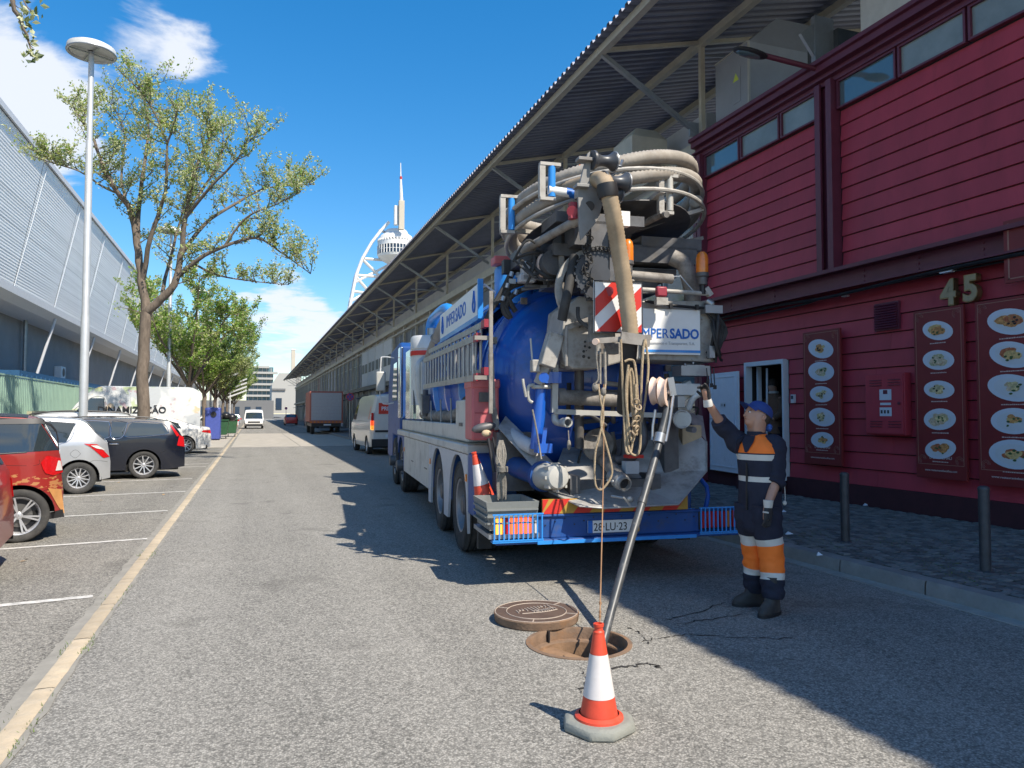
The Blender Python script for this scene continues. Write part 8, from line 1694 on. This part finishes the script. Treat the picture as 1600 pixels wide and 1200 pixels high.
# face
def fx(f, u, s): return hd+HF*f+HU*u+HS*s
rotH = Matrix((HF, HS, HU)).transposed()
mb = MB(); mb.ell(fx(.012, -.005, 0), .098, .074, .112, 20, 14, rot=rotH); mb.ell(fx(.058, -.062, 0), .036, .046, .042, 14, 10, rot=rotH); mb.ell(fx(.088, .024, 0), .014, .052, .010, 12, 8, rot=rotH); mb.prism([(0, .022), (.018, -.004), (.026, -.022), (.014, -.030), (-.01, -.030), (-.01, .03)], fx(.092, -.006, -.009), HF, HU, HS*.018); mb.ell(fx(.106, -.032, 0), .014, .016, .009, 10, 6, rot=rotH)
mb.build('face', M['skin'], wk, ang=70)
for s_ in (-1, 1): mb = MB(); mb.ell(fx(.089, .006, s_*.032), .013, .015, .008, 12, 8, rot=rotH); mb.build('eye', M['eye_white'], wk)
mb = MB()
for s_ in (-1, 1): mb.ell(fx(.101, .006, s_*.033), .003, .006, .006, 10, 6, rot=rotH); mb.bar(fx(.098, .022, s_*.018), fx(.090, .022, s_*.05), .006, .006)
mb.build('eyebrow', M['hair'], wk); mb = MB(); mb.ell(fx(.094, -.052, 0), .010, .022, .004, 12, 6, rot=rotH); mb.build('mouth', M['lips'], wk)
mb = MB()
for s_ in (-1, 1): mb = MB(); mb.ell(fx(-.012, -.008, s_*.078), .018, .010, .031, 12, 8, rot=rotH); mb.torus(fx(-.012, -.006, s_*.086), HS, .018, .005, 14, 5); mb.build('ear', M['skin'], wk)
mb = MB(); mb.ell(fx(-.036, .0, 0), .072, .081, .080, 16, 12, rot=rotH); mb.ell(fx(-.05, -.04, 0), .045, .06, .05, 14, 10, rot=rotH); mb.build('hair', M['hair'], wk)
# cap: crown panels, button and curved peak
mb = MB(); n, k = 28, 9; P = []; F = []
CU2 = (HU*.97-HF*.22).normalized(); CF2 = (HF*.97+HU*.22).normalized(); cc0 = fx(-.008, .030, 0)
for j in range(k+1):
    ph = math.pi/2*(1-j/k)
    for i in range(n): a = 2*math.pi*i/n; r_ = math.sin(math.pi/2-ph*1.0) if False else math.cos(math.pi/2*j/k)**.75; P.append(cc0+CF2*(math.cos(a)*.110*r_)+HS*(math.sin(a)*.088*r_)+CU2*(.092*math.sin(math.pi/2*j/k)))
for j in range(k):
    for i in range(n): F.append((j*n+i, j*n+(i+1) % n, (j+1)*n+(i+1) % n, (j+1)*n+i))
mb.add(P, F); mb.ell(cc0+CU2*.093, .008, .008, .005, 8, 5)
cap_ = mb.build('cap', M['cap_blue'], wk, ang=60); mb = MB(); P = []; F = []; m_ = 12
for r0, dz in ((.0, .0), (.04, .004), (.085, -.004)):
    for i in range(m_+1):
        a = -1.15+2.3*i/m_; b = cc0+CF2*(math.cos(a)*.108)+HS*(math.sin(a)*.086); ln = r0*max(0, math.cos(a*1.25))**.6; P.append(b+CF2*ln+CU2*(.004+dz-.02*abs(a/1.15)**2*(r0/.085)))
for j in range(2):
    for i in range(m_): F.append((j*(m_+1)+i, j*(m_+1)+i+1, (j+1)*(m_+1)+i+1, (j+1)*(m_+1)+i))
mb.add(P, F); mb.add([p-CU2*.004 for p in P], [f[::-1] for f in F]); mb.build('peak', M['cap_blue'], cap_)
mb = MB(); mb.ell(H(1201, 668, -.02), .03, .03, .035); mat('scarf', (.04, .12, .42), .8, var=.7, vs=70); mb.build('neckerchief', M['scarf'], wk)
# jacket (torso) and vest colours by height
def tr_(x, y, a, b, dy=0, sh=0): c = H(x, y, dy); return (c, LF*a*.97, FW*b)
rings = [tr_(1187, 800, .178, .135), tr_(1187, 790, .182, .14), tr_(1187, 775, .178, .138), tr_(1187, 763, .175, .136), tr_(1187, 753, .174, .136), tr_(1187, 751, .175, .137), tr_(1187, 743, .177, .138), tr_(1187, 741, .177, .138), tr_(1186, 730, .181, .139), tr_(1186, 720, .187, .140), tr_(1186, 718, .188, .141), tr_(1185, 709, .193, .140), tr_(1185, 707, .193, .139), tr_(1185, 700, .190, .130), tr_(1184, 693, .175, .112), tr_(1184, 687, .135, .092), tr_(1183, 682, .088, .080), tr_(1183, 678, .068, .070)]
ids = [0, 0, 0, 0, 0, 1, 0, 0, 0, 0, 1, 0, 2, 2, 2, 2, 2]
mb = loft(rings, ids, 48, .010, 3); jk = mb.build('jacket', [M['navy_cloth'], M['silver_tape'], M['hivis_orange']], wk, ang=70)
mb = MB(); f0 = lambda y, o=0: H(1186, y)+FW*(.142+o)
mb.bar(f0(722, .001)-LF*.0, f0(795, .0), .012, .012); mb.build('zip', M['black'], jk)
mb = MB(); mb.add([H(1184, 690)+FW*.118+LF*.06, H(1184, 690)+FW*.118-LF*.06, H(1185, 706)+FW*.146-LF*.012, H(1185, 706)+FW*.146+LF*.012, H(1183, 680)+FW*.082+LF*.055, H(1183, 680)+FW*.082-LF*.055], [(0, 1, 2, 3), (1, 0, 4, 5)]); mb.build('shirt_front', M['navy_cloth'], jk)
mb = loft([(H(1183, 686), LF*.082, FW*.082), (H(1182, 680), LF*.070, FW*.074), (H(1181, 674, 0), LF*.066, FW*.070)], None, 24, .002, 1); mb.build('collar', M['navy_cloth'], jk)
def sleeve(pts, rad, nm='sleeve'): mb = loft(limb_rings(pts, rad, 9), None, 26, .011, 5); return mb.build(nm, M['navy_cloth'], wk, ang=70)
sleeve([shR+LF*.06+Vector((0, 0, -.02)), shR, (shR+elR)/2, elR, elR.lerp(wrR, .22)], [.085, .088, .072, .066, .062])
sleeve([shL-LF*.07+Vector((0, 0, 0)), shL, (shL+elL)/2, elL, elL.lerp(wrL, .16)], [.085, .082, .070, .062, .058])
# trousers
def leg(h_, k_, a_, dx=0):
    pts = [h_+Vector((0, 0, .10)), h_, h_.lerp(k_, .5), h_.lerp(k_, .93), k_, k_.lerp(a_, .30), k_.lerp(a_, .62), k_.lerp(a_, .85), a_]
    rg = limb_rings(pts, [.115, .118, .100, .092, .092, .088, .086, .082, .070], 6)
    def zc(z): return 0
    ids = []
    for j in range(len(rg)-1):
        z = (rg[j][0].z+rg[j+1][0].z)/2
        ids.append(1 if (.545 < z < .605 or .275 < z < .325) else (2 if .325 <= z <= .545 else 0))
    # place exact band edges
    return loft(rg, ids, 32, .011, h_.x*7)
for h_, k_, a_ in ((hR, kR, aR), (hL, kL, aL)): leg(h_, k_, a_).build('trouser_leg', [M['navy_cloth'], M['silver_tape'], M['hivis_orange']], wk, ang=70)
mb = loft([(H(1187, 788), LF*.165, FW*.125), (H(1186, 805), LF*.172, FW*.135), (H(1186, 822), LF*.165, FW*.13), (H(1186, 835), LF*.12, FW*.10)], None, 32, .006, 2); mb.build('trouser_seat', M['navy_cloth'], wk, ang=70)
for a_, d_ in ((aR, (-_R*.97-_F*.1).normalized()), (aL, (-_R*.75-_F*.65).normalized())):
    s_ = Vector((0, 0, 1)).cross(d_); g0 = Vector((a_.x, a_.y, 0))
    mb = loft([(g0+Vector((0, 0, .30)), s_*.062, d_*.066), (g0+Vector((0, 0, .18)), s_*.056, d_*.060), (g0+Vector((0, 0, .11))+d_*.015, s_*.05, d_*.075), (g0+Vector((0, 0, .07))+d_*.05, s_*.05, d_*.125), (g0+Vector((0, 0, .03))+d_*.055, s_*.052, d_*.14), (g0+Vector((0, 0, .022))+d_*.055, s_*.050, d_*.138)], None, 24, .002, 4); bt_ = mb.build('boot', M['boot'], wk, ang=60)
    mb = loft([(g0+Vector((0, 0, .024))+d_*.055, s_*.056, d_*.146), (g0+Vector((0, 0, .001))+d_*.055, s_*.056, d_*.146)], None, 24); mb.build('sole', M['black'], bt_)
# gloves with separate fingers
def glove(w_, palm_d, palm_n, fingers, thumb, L=.085):
    """w_ wrist, palm_d direction of the hand, palm_n palm normal"""
    d = Vector(palm_d).normalized(); n_ = Vector(palm_n); n_ = (n_-d*n_.dot(d)).normalized(); s_ = d.cross(n_)
    mb = loft([(w_-d*.005, s_*.030, n_*.022), (w_+d*.03, s_*.040, n_*.022), (w_+d*.07, s_*.045, n_*.019), (w_+d*.095, s_*.043, n_*.015)], None, 20, .001, 2)
    o = mb.build('glove', M['glove_black'], wk, ang=60)
    for i, (ln, c1, c2) in enumerate(fingers):
        p = w_+d*.088+s_*(-.033+.022*i); pts = [p]; ang = 0; q = p.copy()
        for seg, cu in ((.45, c1*.6), (.32, c1+c2*.4), (.23, c1+c2)): ang = cu; q = q+(d*math.cos(ang)+n_*math.sin(ang))*ln*seg; pts.append(q.copy())
        f = MB(); f.tube(smooth_path(pts, 3), [.0105]*7+[.0098, .0085, .005][:3], 10); f.build('finger', M['glove_black'], o)
    f = MB(); p = w_+d*.03+s_*thumb*.036; f.tube(smooth_path([p, p+d*.03+s_*thumb*.022+n_*.012, p+d*.055+s_*thumb*.022+n_*.032], 3), [.014, .0135, .013, .012, .011, .010, .006], 10); f.build('thumb', M['glove_black'], o)
    mb = loft([(w_-d*.055, s_*.040, n_*.036), (w_-d*.02, s_*.037, n_*.033), (w_+d*.004, s_*.034, n_*.028)], None, 20); mb.build('cuff', M['silver_tape'], o, ang=60); return o
dR = (haR-wrR).normalized(); glove(wrR+dR*.02, dR+Vector((0, 0, .3)), -_R*.8-_F*.6, [(.062, 1.0, .7), (.078, 1.05, .7), (.084, .9, .6), (.074, .5, .4)], -1)
dL = (haL-wrL).normalized(); gl_ = glove(wrL+dL*.01-_F*.02, Vector((-.05, 0, -1)), _F*.8-_R*.5, [(.066, .35, .3), (.078, .3, .35), (.082, .3, .3), (.072, .25, .3)], 1)
mb = MB(); mb.bar(H(1193, 800, -.245), H(1200, 801, -.245), .02, .012); mb.build('glove_label', M['silver_tape'], gl_)
mb = MB(); mb.tube([H(1226, 760, -.1), H(1227, 782, -.12)], .004, 5); mb.ell(H(1226, 786, -.12), .02, .012, .02, 10, 6); mb.build('key_strap', M['silver_tape'], wk)
# person inside the doorway, seen from behind
PX = 9.45
def D(x, y): return atX(x, y, PX)
p2 = thing('person', 'person in a brown jacket standing in the dark doorway behind the worker', 'person', (PX, 11.25, .42))
c = D(1210, 640); z0 = .42; cy = c.y
V = [(Vector((PX, cy, 1.36)), .13), (Vector((PX, cy, 1.6)), .13), (Vector((PX, cy, 1.82)), .15), (Vector((PX, cy, 1.98)), .06), (Vector((PX-.03, cy+.02, 2.10)), .09), (Vector((PX-.03, cy+.02, 2.18)), .08), (Vector((PX, cy-.19, 1.85)), .06), (Vector((PX-.04, cy-.23, 1.6)), .05), (Vector((PX-.2, cy-.18, 1.48)), .04), (Vector((PX, cy+.19, 1.85)), .06), (Vector((PX-.04, cy+.23, 1.6)), .05), (Vector((PX-.2, cy+.18, 1.48)), .04), (Vector((PX, cy-.09, 1.3)), .1), (Vector((PX, cy-.1, .9)), .07), (Vector((PX, cy-.1, .5)), .05), (Vector((PX, cy+.09, 1.3)), .1), (Vector((PX, cy+.1, .9)), .07), (Vector((PX, cy+.1, .5)), .05)]
skinned('body', V, [(0, 1), (1, 2), (2, 3), (3, 4), (4, 5), (2, 6), (6, 7), (7, 8), (2, 9), (9, 10), (10, 11), (0, 12), (12, 13), (13, 14), (0, 15), (15, 16), (16, 17)], M['skin'], p2)
A = Vector((0, 1, 0)); B = Vector((1, 0, 0))
mb = loft([(Vector((PX, cy, 1.22)), A*.2, B*.15), (Vector((PX, cy, 1.5)), A*.2, B*.16), (Vector((PX, cy, 1.8)), A*.22, B*.16), (Vector((PX, cy, 1.92)), A*.16, B*.12), (Vector((PX, cy, 1.99)), A*.08, B*.08)], None, 28, .01, 2); mb.build('jacket', M['brown_jacket'], p2, ang=70)
for s_ in (-1, 1): loft(limb_rings([Vector((PX, cy+s_*.17, 1.87)), Vector((PX-.03, cy+s_*.23, 1.62)), Vector((PX-.18, cy+s_*.19, 1.5))], [.08, .07, .055], 6), None, 20, .008, 3).build('sleeve', M['brown_jacket'], p2, ang=70); loft(limb_rings([Vector((PX, cy+s_*.09, 1.34)), Vector((PX, cy+s_*.1, .9)), Vector((PX, cy+s_*.1, .44))], [.12, .09, .075], 5), None, 20, .006, 3).build('trouser_leg', M['navy_cloth'], p2, ang=70)
mb = MB(); mb.ell(Vector((PX-.01, cy+.02, 2.17)), .1, .09, .11); mb.build('hair', M['hair'], p2); mb = MB(); mb.torus((PX-.01, cy, 2.0), (0, 0, 1), .075, .025, 20, 8); mb.build('scarf', M['silver_tape'], p2)
# dry leaves scattered on the parking bays
mat('dry_leaf', (.42, .26, .10), .8, var=.4, vs=9); mb = MB(); rj = random.Random(31)
for k in range(60):
    x, y = rj.uniform(-6, -1.2), rj.uniform(5, 22); s_ = rj.uniform(.02, .045); a = rj.uniform(0, 6.28); u = Vector((math.cos(a), math.sin(a), rj.uniform(-.1, .3)))*s_; v = Vector((-math.sin(a), math.cos(a), rj.uniform(0, .3)))*s_*.5; c = Vector((x, y, .012)); mb.add([c-u, c+v, c+u, c-v], [(0, 1, 2), (0, 2, 3)])
tag(mb.build('fallen_leaves', M['dry_leaf'], flat=True), 'dry brown leaves scattered over the parking bays', 'leaves', kind='stuff')
